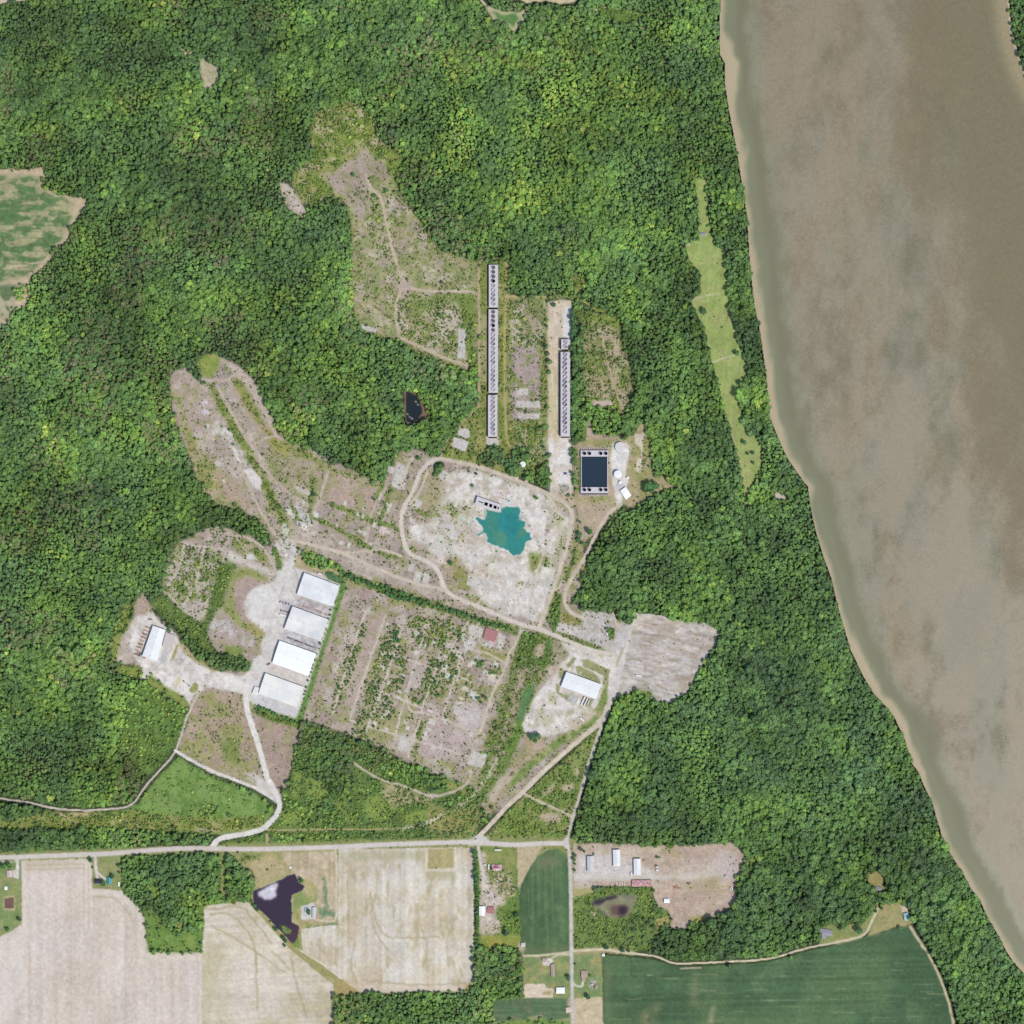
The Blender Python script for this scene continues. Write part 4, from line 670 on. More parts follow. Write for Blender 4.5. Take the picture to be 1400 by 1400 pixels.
# ------------------------------------------------------------------ waters
LAKE = [(664,695),(667,698),(673,699),(683,701),(685,698),(687,694),(694,693),(699,693),(706,693),(712,695),(711,702),(709,704),(709,711),(714,712),(719,713),(718,719),(715,721),(721,727),(726,727),(725,734),(728,737),(727,739),(723,739),(718,742),(718,749),(714,755),(709,759),(703,760),
 (698,757),(695,753),(689,750),(682,748),(673,744),(666,742),(667,736),(665,730),(662,728),(656,733),(652,734),(653,730),(660,726),(660,720),(656,716),(651,711),(650,707),(657,709),(663,711),(665,704),(666,701)]
lay(LAKE + LAKE[:1], (222,216,206), width=2.6, f=.8, w=1.2, ws=4, op=.8, sd=0)
lay(LAKE, (54,134,126), f=.7, w=1.2, ws=4, cls=k_lake, sd=0, amp=.02)
lay([(664,700),(684,702),(682,722),(684,740),(672,742),(666,730)], (70,132,114), f=3, w=3, op=.75)
lay([(681,702),(698,700),(709,703),(712,716),(708,732),(696,736),(682,724)], (44,128,128), f=2, w=1.5, op=.8)
lay([(676,730),(684,724),(694,732),(690,749),(676,743)], (100,144,110), f=2, w=1.2, op=.55); lay([(714,720),(720,728),(712,736),(707,735)], (104,142,104), f=1.5, w=1, op=.7)
FP = [(345.5,1221.6),(346,1218),(373,1207),(394,1197),(403,1194),(406,1201),(409,1207),(417,1212),(413,1218),(405,1221),(399,1224),(398.6,1235),(399.6,1249),(398.6,1261),(409,1266),(408,1274),(407,1281),(404,1287),(400,1290),(394,1284),(388,1278),(381,1271),(375,1265),(367.5,1256),(361,1249),(351,1241),(346,1232)]
lay(FP, (214,202,176), width=1.6, f=.8, w=.4, op=.5)
lay(FP, (60,50,66), f=.7, w=.6, cls=k_fpond, sd=0, amp=.02)
lay([(395,1266),(409,1267),(406,1284),(400,1290),(390,1279)], (84,58,66), f=2, w=1, op=.7)
lay([(352.5,1221),(362,1213.5),(372,1208.5),(380,1207),(378,1216),(377,1226),(372,1230),(362,1230),(355,1226)], (206,200,206), f=1.2, w=1.6, ws=3)  # cloud reflection painted into the pond colour
lay([(384,1264),(391,1267),(398.6,1272.5),(396,1276),(390,1277),(386,1271)], (116,138,70), f=.6, w=.8, cls=k_dmead, sd=.3)
lay([(400,1290),(404,1287),(407,1281),(411,1288),(410,1300),(404,1296)], (112,146,60), f=1, w=.6, op=.8)
lay([(553,533),(560,532),(572,540),(578,550),(582,560),(589,564),(586,572),(570,578),(557,582),(552,570),(552,548)], (128,102,88), f=1.2, w=1, cls=k_gap, td=0)
lay([(555.5,535),(561,537),(569,541),(575,552),(578,564),(572,573),(565,577),(557,578),(554.5,570),(555,547)], (34,44,46), f=.7, w=.8, cls=k_bpond, amp=.02)
for q in ((568,549),(571,553),(560,570),(563,572),(557,566)): lay([q, (q[0] + .8, q[1] + .5)], (190,180,170), width=1.6, f=.6, w=.2)
RP = [(809,1235),(815,1229),(825,1227),(835,1225),(844,1224),(859,1222),(869,1223),(872,1228),(869,1236),(864,1246),(855,1254),(843,1255),(827,1253),(820,1246),(813,1243)]
lay(RP, (134,132,100), f=1, w=1.2, cls=k_rpond, sd=0, amp=.08, ns=6)
lay([(809,1236),(815,1229),(825,1227),(842,1223),(845,1227),(830,1231),(818,1238)], (58,52,62), f=1.2, w=1, op=.95); lay([(848,1224),(866,1223),(866,1227),(856,1227)], (92,98,88), f=1.5, w=1, op=.8)
lay([(832,1240),(845,1236),(860,1240),(858,1248),(848,1254),(836,1250)], (106,82,74), f=1.5, w=1.5); lay([(846,1240),(856,1239),(858,1247),(850,1252),(845,1247)], (50,42,50), f=1.5, w=1.2)
lay([(820,1246),(827,1253),(832,1254),(818,1243)], (70,70,66), f=1, w=.8)
lay([(6,1228),(19,1227),(19,1242),(6,1242)], (120,92,80), f=.9, w=.6, cls=k_sqp)
# the river itself
dW = np.full((N, N), 999, np.float32)
slr = (slice(None), slice(960 + M0, N))
dW[slr] = pdist(RIVW, GX[slr], GY[slr]); dE = np.full((N, N), 999, np.float32); dE[slr] = pdist(RIVE, GX[slr], GY[slr])
riv = inside([(x + .5, y) for x, y in RIVW] + [(1480,300),(1470,220)] + RIVE[::-1], GX, GY)
sandw = np.interp(GY, [-60,40,60,110,145,250,340,450,560,640,700,800,880,960,1010,1080,1300,1470], [6,7,19,21,11,8,11,9,12,12,5,6,12,18,11,5,5,5]) + (fbm(GX, GY, 14, 3, 4, 26) - .5) * 9
sandw = sandw * .85
land_edge = riv & (dW < np.maximum(3, sandw - 3))
K[riv] = k_river; TD[riv] = 0; SD[riv] = 0
u = GX - np.interp(GY, [p[1] for p in RIVW], [p[0] for p in RIVW])      # metres-ish off the west bank
deep = np.array([124,108,70], np.float32); shal = np.array([182,166,128], np.float32); oliv = np.array([126,126,90], np.float32); gren = np.array([116,112,76], np.float32)
def stp(a, b, x): t = np.clip((x - a) / (b - a), 0, 1); return (t * t * (3 - 2 * t))[..., None]
nd = u + (fbm(GX, GY, 26, 9, 3, 70) - .5) * 14
W_ = shal * (1 - stp(sandw - 5, sandw + 7, nd)) + oliv * stp(sandw - 5, sandw + 7, nd)
W_ = W_ * (1 - stp(16, 34, nd)) + gren * stp(16, 34, nd)
br = fbm(GX + GY * .25, GY, 40, 4, 4, 160)[..., None]
mud = deep * (1 - stp(.3, .7, br[..., 0])) + np.array([122,110,78], np.float32) * stp(.3, .7, br[..., 0])
mud = mud * (1 - .5 * stp(.5, .7, fbm(GX, GY, 60, 8, 3, 140))) + np.array([104,104,74], np.float32) * .5 * stp(.5, .7, fbm(GX, GY, 60, 8, 3, 140))
W_ = W_ * (1 - stp(36, 62, nd)) + mud * stp(36, 62, nd)
eg = .7 * stp(-60, 110, GX - np.interp(GY, [-60,0,250,500,700,850,1400], [1262,1262,1250,1330,1385,1440,1560]) + (fbm(GX, GY, 50, 19, 3, 90) - .5) * 90)
W_ = W_ * (1 - eg) + np.array([120,113,76], np.float32) * eg
W_ = W_ * (1 - .8 * (1 - stp(3, 30, dE))) + np.array([166,150,108], np.float32) * .8 * (1 - stp(3, 30, dE))
gr = (vn(GX, GY, 1.5, 7) - .5) * .5 + (vn(GX, GY, 2.6, 10) - .5) * .5
W_ = W_ * (1 + .15 * gr * stp(30, 60, nd)[..., 0])[..., None]  # fine ripple glitter also painted into the water colour
C[riv] = W_[riv]
# wind ruffled water: where the surface is rougher
xr = np.interp(GY, [-60,0,250,500,700,850,1400], [1262,1262,1250,1330,1385,1440,1560])
RUF = stp(18, 50, nd)[..., 0] * (1 - stp(-130, 110, GX - xr + (fbm(GX, GY, 50, 6, 3, 90) - .5) * 120)[..., 0] * .93)
RUF = RUF * np.clip(.74 + 1.5 * (fbm(GX + GY * .2, GY, 70, 12, 5, 130) - .45) + .9 * (fbm(GX, GY, 14, 14, 4, 22) - .5), .3, 1.15) * (1 - .4 * stp(.3, .85, fbm(GX, GY, 26, 2, 5, 44))[..., 0])
RUF = np.clip(RUF * (.97 + .4 * gr), 0, 1.2)
for q in ([(793,614),(832,614),(832,676),(793,676)],[(664,361),(682,361),(682,600),(664,600)],[(764,462),(780,462),(780,598),(764,598)],
          [(416,782),(465,800),(455,830),(405,813)],[(400,828),(450,846),(439,877),(388,860)],[(382,875),(433,893),(422,925),(372,907)],[(363,919),(416,938),(406,967),(344,948),(348,937)],
          [(209,854),(241,868),(235,888),(216,905),(194,897)],[(774,917),(823,935),(815,956),(766,939)],[(652,676),(687,689),(684,702),(648,690)],[(664,857),(682,863),(676,879),(660,873)],
          [(839,605),(858,605),(862,684),(838,684)],[(710,630),(719,630),(719,640),(710,640)],[(672,1181),(687,1181),(687,1191),(672,1191)],[(654,1238),(677,1238),(677,1253),(654,1253)],[(863,1202),(892,1202),(892,1213),(863,1213)]):
    lay(q, None, f=0, w=0, sd=0, td=0)
gk = np.where((C[..., 1] > C[..., 0]) & (C[..., 1] > C[..., 2]), .17, .06)[..., None] * (K != k_lake)[..., None]
C[...] = C * (1 - gk) + C.mean(-1, keepdims=True) * gk
print('surfaces laid')
# ------------------------------------------------------------------ materials
def lin(c):
    c = np.asarray(c, np.float32) / 255.0
    return np.where(c <= .04045, c / 12.92, ((c + .055) / 1.055) ** 2.4)
def alb(c, k=KEXP): return tuple(float(v) for v in np.clip(lin(c) / k, 0, .85)) + (1,)
def newmat(name, rough=.85, spec=.3):
    m = D.materials.new(name); m.use_nodes = True
    b = m.node_tree.nodes['Principled BSDF']; b.inputs['Roughness'].default_value = rough
    b.inputs['Specular IOR Level'].default_value = spec
    return m, m.node_tree, b
def node(nt, t, **kw):
    n = nt.nodes.new(t)
    for k, v in kw.items(): setattr(n, k, v)
    return n
def ground_mat(name, sc=.5, amt=.22, bump=.3, rough=.95):
    m, nt, b = newmat(name, rough, .12)
    a = node(nt, 'ShaderNodeAttribute', attribute_name='Col')
    g = node(nt, 'ShaderNodeNewGeometry')
    n1 = node(nt, 'ShaderNodeTexNoise'); n1.inputs['Scale'].default_value = sc; n1.inputs['Detail'].default_value = 5; n1.inputs['Roughness'].default_value = .65
    nt.links.new(g.outputs['Position'], n1.inputs['Vector'])
    r = node(nt, 'ShaderNodeMapRange'); r.inputs['From Min'].default_value = .3; r.inputs['From Max'].default_value = .7
    r.inputs['To Min'].default_value = 1 - amt; r.inputs['To Max'].default_value = 1 + amt
    nt.links.new(n1.outputs['Fac'], r.inputs['Value'])
    v = node(nt, 'ShaderNodeVectorMath', operation='SCALE'); nt.links.new(a.outputs['Color'], v.inputs[0]); nt.links.new(r.outputs[0], v.inputs['Scale'])
    nt.links.new(v.outputs[0], b.inputs['Base Color'])
    bp = node(nt, 'ShaderNodeBump'); bp.inputs['Strength'].default_value = bump; bp.inputs['Distance'].default_value = .6
    nt.links.new(n1.outputs['Fac'], bp.inputs['Height']); nt.links.new(bp.outputs[0], b.inputs['Normal'])
    return m
MAT = {'soil': ground_mat('bare soil', .4, .26, .6), 'grass': ground_mat('grassy ground', .45, .2, .6), 'gravel': ground_mat('pale gravel', .4, .12, .3),
       'concrete': ground_mat('broken concrete', .35, .15, .3), 'crop': ground_mat('crop rows', .5, .08, .4), 'road': ground_mat('worn road surface', .3, .05, .1)}
def water_mat(name, rough, bumpd, ruf=False, spec=.5):
    m, nt, b = newmat(name, rough, spec)
    b.inputs['IOR'].default_value = 1.5 if ruf else 1.33
    a = node(nt, 'ShaderNodeAttribute', attribute_name='Col')
    g = node(nt, 'ShaderNodeNewGeometry')
    nt.links.new(a.outputs['Color'], b.inputs['Base Color'])
    n1 = node(nt, 'ShaderNodeTexNoise'); n1.inputs['Scale'].default_value = .5 if ruf else .16; n1.inputs['Detail'].default_value = 2; n1.inputs['Roughness'].default_value = .7
    nt.links.new(g.outputs['Position'], n1.inputs['Vector'])
    bp = node(nt, 'ShaderNodeBump'); bp.inputs['Distance'].default_value = bumpd; bp.inputs['Strength'].default_value = 1
    nt.links.new(n1.outputs['Fac'], bp.inputs['Height']); nt.links.new(bp.outputs[0], b.inputs['Normal'])
    if ruf:
        r = node(nt, 'ShaderNodeAttribute', attribute_name='Ruf')
        n2 = node(nt, 'ShaderNodeTexNoise'); n2.inputs['Scale'].default_value = .42; n2.inputs['Detail'].default_value = 3; n2.inputs['Roughness'].default_value = .8
        nt.links.new(g.outputs['Position'], n2.inputs['Vector'])
        mr = node(nt, 'ShaderNodeMapRange'); mr.inputs['From Min'].default_value = .36; mr.inputs['From Max'].default_value = .64; mr.inputs['To Min'].default_value = .62; mr.inputs['To Max'].default_value = 1.35
        nt.links.new(n2.outputs['Fac'], mr.inputs['Value'])
        mu = node(nt, 'ShaderNodeMath', operation='MULTIPLY'); nt.links.new(r.outputs['Fac'], mu.inputs[0]); nt.links.new(mr.outputs[0], mu.inputs[1])
        rr = node(nt, 'ShaderNodeMapRange'); rr.inputs['To Min'].default_value = .16; rr.inputs['To Max'].default_value = .53
        nt.links.new(mu.outputs[0], rr.inputs['Value']); nt.links.new(rr.outputs[0], b.inputs['Roughness'])
        mu2 = node(nt, 'ShaderNodeMath', operation='MULTIPLY'); mu2.inputs[1].default_value = bumpd; nt.links.new(r.outputs['Fac'], mu2.inputs[0]); nt.links.new(mu2.outputs[0], bp.inputs['Distance'])
    return m
MAT['water'] = water_mat('still pond water', .08, .04)
MAT['river'] = water_mat('muddy wind ruffled river', .2, .28, True, 1.0)

# ------------------------------------------------------------------ relief
open_ = (K > 0).astype(np.float32)
fm = 1 - blur(open_, 7)
fm = np.clip((fm - .5) * 2, 0, 1) * (GX < 1440)
Z = fm * (fbm(GX, GY, 90, 31, 3) - .5) * 16
for p in ([(-60,40),(0,48),(30,55),(60,62),(80,82),(110,88),(150,78),(190,76),(230,80)],[(-60,185),(0,176),(28,168),(60,150),(85,135)],[(0,555),(30,548),(60,550),(75,542),(95,530)],[(330,78),(380,60),(430,40)],
          [(800,160),(835,190),(870,230)],[(1060,1390),(1085,1330),(1120,1250),(1132,1200)],[(1000,760),(940,720),(900,730)],[(190,215),(150,190),(100,200),(60,240)],[(1190,1330),(1230,1300)],[(880,560),(930,500),(930,430),(890,400)]):
    p = smooth_line(p); sl = box(p, 40)
    Z[sl] -= 11 * fm[sl] * np.exp(-(pdist(p, GX[sl], GY[sl]) / 8) ** 2)
Z -= 2.9 * np.clip(1 + u / 11, 0, 1) * (u < 4)
Z -= 2.9 * np.clip(1 - np.where(K == k_river, 0, dE) / 11, 0, 1)

lc = (lin(C) / KEXP).clip(0, .85)
def nodes_of(a, step=1):
    p = np.pad(a, [(1, 1), (1, 1)] + [(0, 0)] * (a.ndim - 2), mode='edge')
    return .25 * (p[:-1, :-1] + p[1:, :-1] + p[:-1, 1:] + p[1:, 1:])
def raw_mesh(name, co, faces):
    me = D.meshes.new(name); n = len(co); nf = len(faces); k = faces.shape[1]
    me.vertices.add(n); me.vertices.foreach_set('co', co.astype(np.float32).ravel())
    me.loops.add(nf * k); me.loops.foreach_set('vertex_index', faces.astype(np.int32).ravel())
    me.polygons.add(nf); me.polygons.foreach_set('loop_start', np.arange(0, nf * k, k, dtype=np.int32))
    me.update(calc_edges=True); return me
NC = nodes_of(lc); NZ = nodes_of(Z); NR = nodes_of(RUF)
def sheet(cells, name, z=None, step=1, ruf=False):
    ys, xs = np.nonzero(cells[::step, ::step]); ys = ys * step; xs = xs * step
    W1 = N + 1
    q = np.stack([ys * W1 + xs, (ys + step) * W1 + xs, (ys + step) * W1 + xs + step, ys * W1 + xs + step], 1)
    used, inv = np.unique(q.ravel(), return_inverse=True)
    iy = used // W1; ix = used % W1
    zz = NZ[iy, ix] if z is None else np.full(len(used), z, np.float32)
    co = np.stack([(ix - M0 - 700) * S, (700 - (iy - M0)) * S, zz], 1)
    me = raw_mesh(name, co, inv.reshape(-1, 4))
    at = me.attributes.new('Col', 'FLOAT_COLOR', 'POINT')
    at.data.foreach_set('color', np.concatenate([NC[iy, ix], np.ones((len(used), 1), np.float32)], 1).astype(np.float32).ravel())
    if ruf:
        at = me.attributes.new('Ruf', 'FLOAT', 'POINT'); at.data.foreach_set('value', NR[iy, ix].astype(np.float32))
    return me
def link(o, parent=None):
    col.objects.link(o)
    if parent is not None: o.parent = parent
    return o
def tag(o, label=None, cat=None, group=None, kind=None):
    if label: o['label'] = label
    if cat: o['category'] = cat
    if group: o['group'] = group
    if kind: o['kind'] = kind
    return o
for ki, kd in enumerate(KINDS):
    if kd is None: continue
    cells = K == ki
    if not cells.any(): print('empty kind', kd); continue
    wat = kd[3] in ('water', 'river')
    step = 1
    me = sheet(cells, kd[0], (-3.0 if kd[3] == 'river' else -.15) if wat else None, step, kd[3] == 'river')
    me.materials.append(MAT[kd[3]])
    tag(link(D.objects.new(kd[0], me)), kd[1], kd[2], kind='structure')
# forest floor: one sheet under everything but the waters
wet = blur(np.isin(K, [k_lake, k_fpond, k_bpond, k_rpond, k_sqp, k_river]).astype(np.float32), 2) > .02
NZ = NZ - .5
lc[K > 0] = alb((66, 80, 48))[:3]; NC = nodes_of(lc)
me = sheet(~wet, 'ground', None, 4); me.materials.append(MAT['soil'])
tag(link(D.objects.new('ground', me)), 'dark leaf strewn ground under the wide green woods', 'ground', kind='structure')
R_ = 16000.0
far = raw_mesh('terrain', np.array([[-R_, -R_, -14], [R_, -R_, -14], [R_, R_, -14], [-R_, R_, -14]]), np.array([[0, 1, 2, 3]]))
at = far.attributes.new('Col', 'FLOAT_COLOR', 'POINT'); at.data.foreach_set('color', list(alb((74, 92, 54))) * 4)
far.materials.append(MAT['grass']); tag(link(D.objects.new('terrain', far)), 'flat green land reaching to the horizon all round', 'terrain', kind='structure')
print('ground built')

# ------------------------------------------------------------------ plants
def leaf_mat(name, src):
    m, nt, b = newmat(name, .65, .25)
    if src == 'inst': a = node(nt, 'ShaderNodeAttribute', attribute_name='tint', attribute_type='INSTANCER'); o = a.outputs['Color']
    else: a = node(nt, 'ShaderNodeObjectInfo'); o = a.outputs['Color']
    g = node(nt, 'ShaderNodeNewGeometry')
    n1 = node(nt, 'ShaderNodeTexNoise'); n1.inputs['Scale'].default_value = .45; n1.inputs['Detail'].default_value = 3
    nt.links.new(g.outputs['Position'], n1.inputs['Vector'])
    r = node(nt, 'ShaderNodeMapRange'); r.inputs['From Min'].default_value = .3; r.inputs['From Max'].default_value = .7; r.inputs['To Min'].default_value = .68; r.inputs['To Max'].default_value = 1.32
    nt.links.new(n1.outputs['Fac'], r.inputs['Value'])
    v = node(nt, 'ShaderNodeVectorMath', operation='SCALE'); nt.links.new(o, v.inputs[0]); nt.links.new(r.outputs[0], v.inputs['Scale'])
    nt.links.new(v.outputs[0], b.inputs['Base Color'])
    return m
LEAF_I = leaf_mat('forest leaves', 'inst'); LEAF_O = leaf_mat('tree leaves', 'obj')
BARK, _, _b = newmat('bark', .9, .1); _b.inputs['Base Color'].default_value = (.09, .07, .05, 1)
def ico(sub):
    bm = bmesh.new(); bmesh.ops.create_icosphere(bm, subdivisions=sub, radius=1)
    v = np.array([p.co for p in bm.verts], np.float32); f = np.array([[q.index for q in p.verts] for p in bm.faces], np.int32); bm.free(); return v, f
ICO2 = ico(2); ICO1 = ico(1)
def crown_geo(seed, lumps, spread, rad, zc, zr, flakes, rr=(.38, .62), base=ICO2):
    r = np.random.default_rng(seed); V = []; F = []; n0 = 0
    for i in range(lumps):
        if i == 0: c = np.array([0, 0, zc + .15 * zr]); q = rad * rr[1] * 1.1
        else:
            a = i * 2.4 + r.uniform(-.5, .5); d = spread * math.sqrt(r.uniform(.15, 1)); c = np.array([d * math.cos(a), d * math.sin(a), zc + zr * r.uniform(-.7, .75) * (1.1 - d * .6)]); q = rad * r.uniform(*rr)
        v, f = base
        ph = r.uniform(0, 6.28, 6)
        dn = 1 + .16 * np.sin(v[:, 0] * 4 + ph[0]) * np.sin(v[:, 1] * 4 + ph[1]) + .14 * np.sin(v[:, 2] * 5 + ph[2] + v[:, 0] * 3) + r.uniform(-.13, .13, len(v))
        V.append(v * dn[:, None] * q * np.array([1, 1, .85]) + c); F.append(f + n0); n0 += len(v)
    V = np.concatenate(V); F = np.concatenate(F)
    if flakes:
        pick = r.integers(0, len(V), flakes); ctr = V[pick]; nrm = ctr - np.array([0, 0, zc - .2]); nrm /= np.linalg.norm(nrm, axis=1, keepdims=True) + 1e-6
        nrm += r.normal(0, .6, nrm.shape); nrm /= np.linalg.norm(nrm, axis=1, keepdims=True)
        t = np.cross(nrm, r.normal(0, 1, nrm.shape)); t /= np.linalg.norm(t, axis=1, keepdims=True) + 1e-6; b2 = np.cross(nrm, t)
        s = r.uniform(.07, .16, (flakes, 1)) * rad; ctr = ctr + nrm * s * .6
        quad = np.stack([ctr + t * s, ctr + b2 * s * .7, ctr - t * s, ctr - b2 * s * .7], 1).reshape(-1, 3)
        k = np.arange(flakes) * 4 + len(V)
        F = np.concatenate([F, np.stack([k, k + 1, k + 2], 1), np.stack([k, k + 2, k + 3], 1)]); V = np.concatenate([V, quad])
    return V, F
def trunk_geo(h, r0=.07, limbs=4, seed=0):
    r = np.random.default_rng(seed); V = []; F = []
    def tube(p0, p1, ra, rb, n=6):
        p0 = np.array(p0, float); p1 = np.array(p1, float); ax_ = p1 - p0; ax_ /= np.linalg.norm(ax_)
        s = np.cross(ax_, [.3, .9, .1]); s /= np.linalg.norm(s); t = np.cross(ax_, s); b = len(V)
        for p, q in ((p0, ra), (p1, rb)):
            for i in range(n): a = i * 6.2832 / n; V.append(p + (s * math.cos(a) + t * math.sin(a)) * q)
        for i in range(n): j = (i + 1) % n; F.append((b + i, b + j, b + n + j)); F.append((b + i, b + n + j, b + n + i))
    tube((0, 0, -.15), (0, 0, h * .55), r0 * 1.25, r0 * .8); tube((0, 0, h * .55), (.04, .03, h), r0 * .8, r0 * .3)
    for i in range(limbs):
        a = i * 1.7 + r.uniform(0, 1); z = h * r.uniform(.45, .7)
        tube((0, 0, z), (.55 * math.cos(a), .55 * math.sin(a), z + h * .3), r0 * .5, r0 * .15, 5)
    return np.array(V), np.array(F)
def tri_mesh(name, V, F, mats, mi=None):
    me = raw_mesh(name, V, F)
    for m in mats: me.materials.append(m)
    if mi is not None: me.polygons.foreach_set('material_index', mi.astype(np.int32))
    return me
CROWNS = []; TRUNKS = []
protos = D.collections.new('tree kinds'); sprotos = D.collections.new('shrub kinds')
for i in range(10):
    V, F = crown_geo(100 + i, [11, 14, 9, 15, 12, 10, 16, 9, 13, 12][i], [.7, .8, .66, .82, .6, .78, .8, .5, .74, .68][i], 1.0, 1.7, [.5, .45, .55, .4, .65, .45, .42, .8, .5, .45][i], 260, (.24, .46), ICO2 if i % 2 else ICO1)
    V2, F2 = trunk_geo(1.5, .07, 4, i)
    CROWNS.append(tri_mesh('crown', V, F, [LEAF_O])); TRUNKS.append(tri_mesh('trunk', V2, F2, [BARK]))
    me = tri_mesh('forest tree', np.concatenate([V, V2]), np.concatenate([F, F2 + len(V)]), [LEAF_I, BARK], np.concatenate([np.zeros(len(F)), np.ones(len(F2))]))
    protos.objects.link(D.objects.new('tree_%02d' % i, me))
BUSH = []
for i in range(6):
    V, F = crown_geo(300 + i, 4 + i % 3, .5, 1.0, .62, .35, 60, (.45, .7), ICO1 if i < 3 else ICO2)
    V2, F2 = trunk_geo(.5, .05, 3, i)
    BUSH.append((tri_mesh('foliage', V, F, [LEAF_O]), tri_mesh('stem', V2, F2, [BARK])))
    sprotos.objects.link(D.objects.new('shrub_%02d' % i, tri_mesh('shrub', V, F, [LEAF_I])))
def scatter(name, label, cat, group, P, scale, tint, coll, nkind, seed):
    r = np.random.default_rng(seed)
    me = D.meshes.new(name); n = len(P); me.vertices.add(n); me.vertices.foreach_set('co', P.astype(np.float32).ravel())
    a = me.attributes.new('size', 'FLOAT_VECTOR', 'POINT'); a.data.foreach_set('vector', scale.astype(np.float32).ravel())
    a = me.attributes.new('turn', 'FLOAT', 'POINT'); a.data.foreach_set('value', r.uniform(0, 6.28, n).astype(np.float32))
    a = me.attributes.new('pick', 'INT', 'POINT'); a.data.foreach_set('value', r.integers(0, nkind, n).astype(np.int32))
    a = me.attributes.new('tint', 'FLOAT_COLOR', 'POINT'); a.data.foreach_set('color', np.concatenate([tint, np.ones((n, 1))], 1).astype(np.float32).ravel())
    o = link(D.objects.new(name, me)); tag(o, label, cat, group, 'stuff')
    ng = D.node_groups.new(name, 'GeometryNodeTree')
    ng.interface.new_socket('Geometry', in_out='INPUT', socket_type='NodeSocketGeometry'); ng.interface.new_socket('Geometry', in_out='OUTPUT', socket_type='NodeSocketGeometry')
    gi = ng.nodes.new('NodeGroupInput'); go = ng.nodes.new('NodeGroupOutput')
    ci = ng.nodes.new('GeometryNodeCollectionInfo'); ci.inputs['Collection'].default_value = coll; ci.inputs['Separate Children'].default_value = True; ci.inputs['Reset Children'].default_value = True
    ip = ng.nodes.new('GeometryNodeInstanceOnPoints'); ip.inputs['Pick Instance'].default_value = True
    def na(nm, t): q = ng.nodes.new('GeometryNodeInputNamedAttribute'); q.data_type = t; q.inputs['Name'].default_value = nm; return q.outputs[0]
    cx = ng.nodes.new('ShaderNodeCombineXYZ'); ng.links.new(na('turn', 'FLOAT'), cx.inputs['Z'])
    L = ng.links.new
    L(gi.outputs[0], ip.inputs['Points']); L(ci.outputs[0], ip.inputs['Instance']); L(na('pick', 'INT'), ip.inputs['Instance Index'])
    L(cx.outputs[0], ip.inputs['Rotation']); L(na('size', 'FLOAT_VECTOR'), ip.inputs['Scale']); L(ip.outputs[0], go.inputs[0])
    md = o.modifiers.new('scatter', 'NODES'); md.node_group = ng
    return o
def samp(A, x, y): return A[np.clip((y + M0).astype(int), 0, N - 1), np.clip((x + M0).astype(int), 0, N - 1)]

# tree places
def tint_of(x, y, r, ty):
    n1 = fbm(x, y, 46, 41, 3); n2 = fbm(x, y, 9, 44, 2)
    t = np.clip(.5 + -.08 + (n1 - .5) * .95 + (n2 - .5) * .35 + r.normal(0, .11, x.shape) + (r.random(x.shape) < .025) * .4 + ty * .3, 0, 1)
    t -= .16 * np.clip((x - 760) / 300, 0, 1) * np.clip((y - 560) / 200, 0, 1)
    t += .14 * np.exp(-((x - 760) / 170) ** 2 - ((y - 190) / 120) ** 2)
    t = np.clip(t, 0, 1)
    ks = np.array([0, .25, .5, .72, .88, 1.0]); cs = np.array([(84,110,72),(93,122,71),(102,133,70),(114,146,68),(132,157,72),(152,167,82)], float)
    c = np.stack([np.interp(t, ks, cs[:, i]) for i in range(3)], -1)
    br = np.clip((fbm(x, y, 60, 47, 3) - .56) / .1, 0, 1) * (r.random(x.shape) < .35) * np.clip((900 - x) / 300, 0, 1)
    c = c * (1 - br[..., None] * .6) + np.array([124, 118, 88]) * br[..., None] * .6
    c *= (r.uniform(.9, 1.1, x.shape) * (1 + .42 * (fbm(x, y, 34, 72, 3) - .5) + .3 * (fbm(x, y, 110, 75, 2) - .5)))[..., None]
    return lin(c) / 1.06
R = np.random.default_rng(21)
TDb = blur(TD, 1.2)
def places(step, jit, r, lo=-56, hi=1456):
    g = np.arange(lo, hi, step); x, y = np.meshgrid(g, g); x = x + (np.arange(len(g)) % 2)[:, None] * step * .5
    x = x + r.uniform(-jit, jit, x.shape) * step; y = y + r.uniform(-jit, jit, y.shape) * step
    return x.ravel(), y.ravel()
x, y = places(3.3, .47, R)
ts = samp(TS, x, y)
td = samp(TDb, x, y)
ROADN = blur(np.isin(K, [k_hw, k_ns, k_r3, k_r4, k_r2, k_main, k_tracks, k_drive, k_path]).astype(np.float32), 1.6)
near_open = samp(blur((TD < .5).astype(np.float32), 2.2), x, y)
keep = (R.random(x.shape) < np.where(td > .9, .96, td * .85)) & ~((td > .9) & (near_open > .34))
keep &= ~((samp(dW, x, y) < 1.5) | (samp(K, x, y) == k_river))
keep &= samp(ROADN, x, y) < .03
x1, y1, ts1 = x[keep], y[keep], ts[keep]
x, y = places(2.9, .45, np.random.default_rng(5)); ts = samp(TS, x, y); td = samp(TDb, x, y)     # denser fill where the trees are young
keep = (ts < .9) & (R.random(x.shape) < td * .4) & (samp(K, x, y) != k_river) & (samp(ROADN, x, y) < .03)
x2, y2, ts2 = x[keep], y[keep], ts[keep] * .9
TX = np.concatenate([x1, x2]); TYY = np.concatenate([y1, y2]); TSS = np.concatenate([ts1, ts2])
big = fbm(TX, TYY, 70, 51, 2)
rad = TSS * (3.9 + (big - .5) * 3.2 + .5 * np.clip((TX - 760) / 300, 0, 1) * np.clip((TYY - 560) / 200, 0, 1)) * R.lognormal(0, .25, TX.shape)
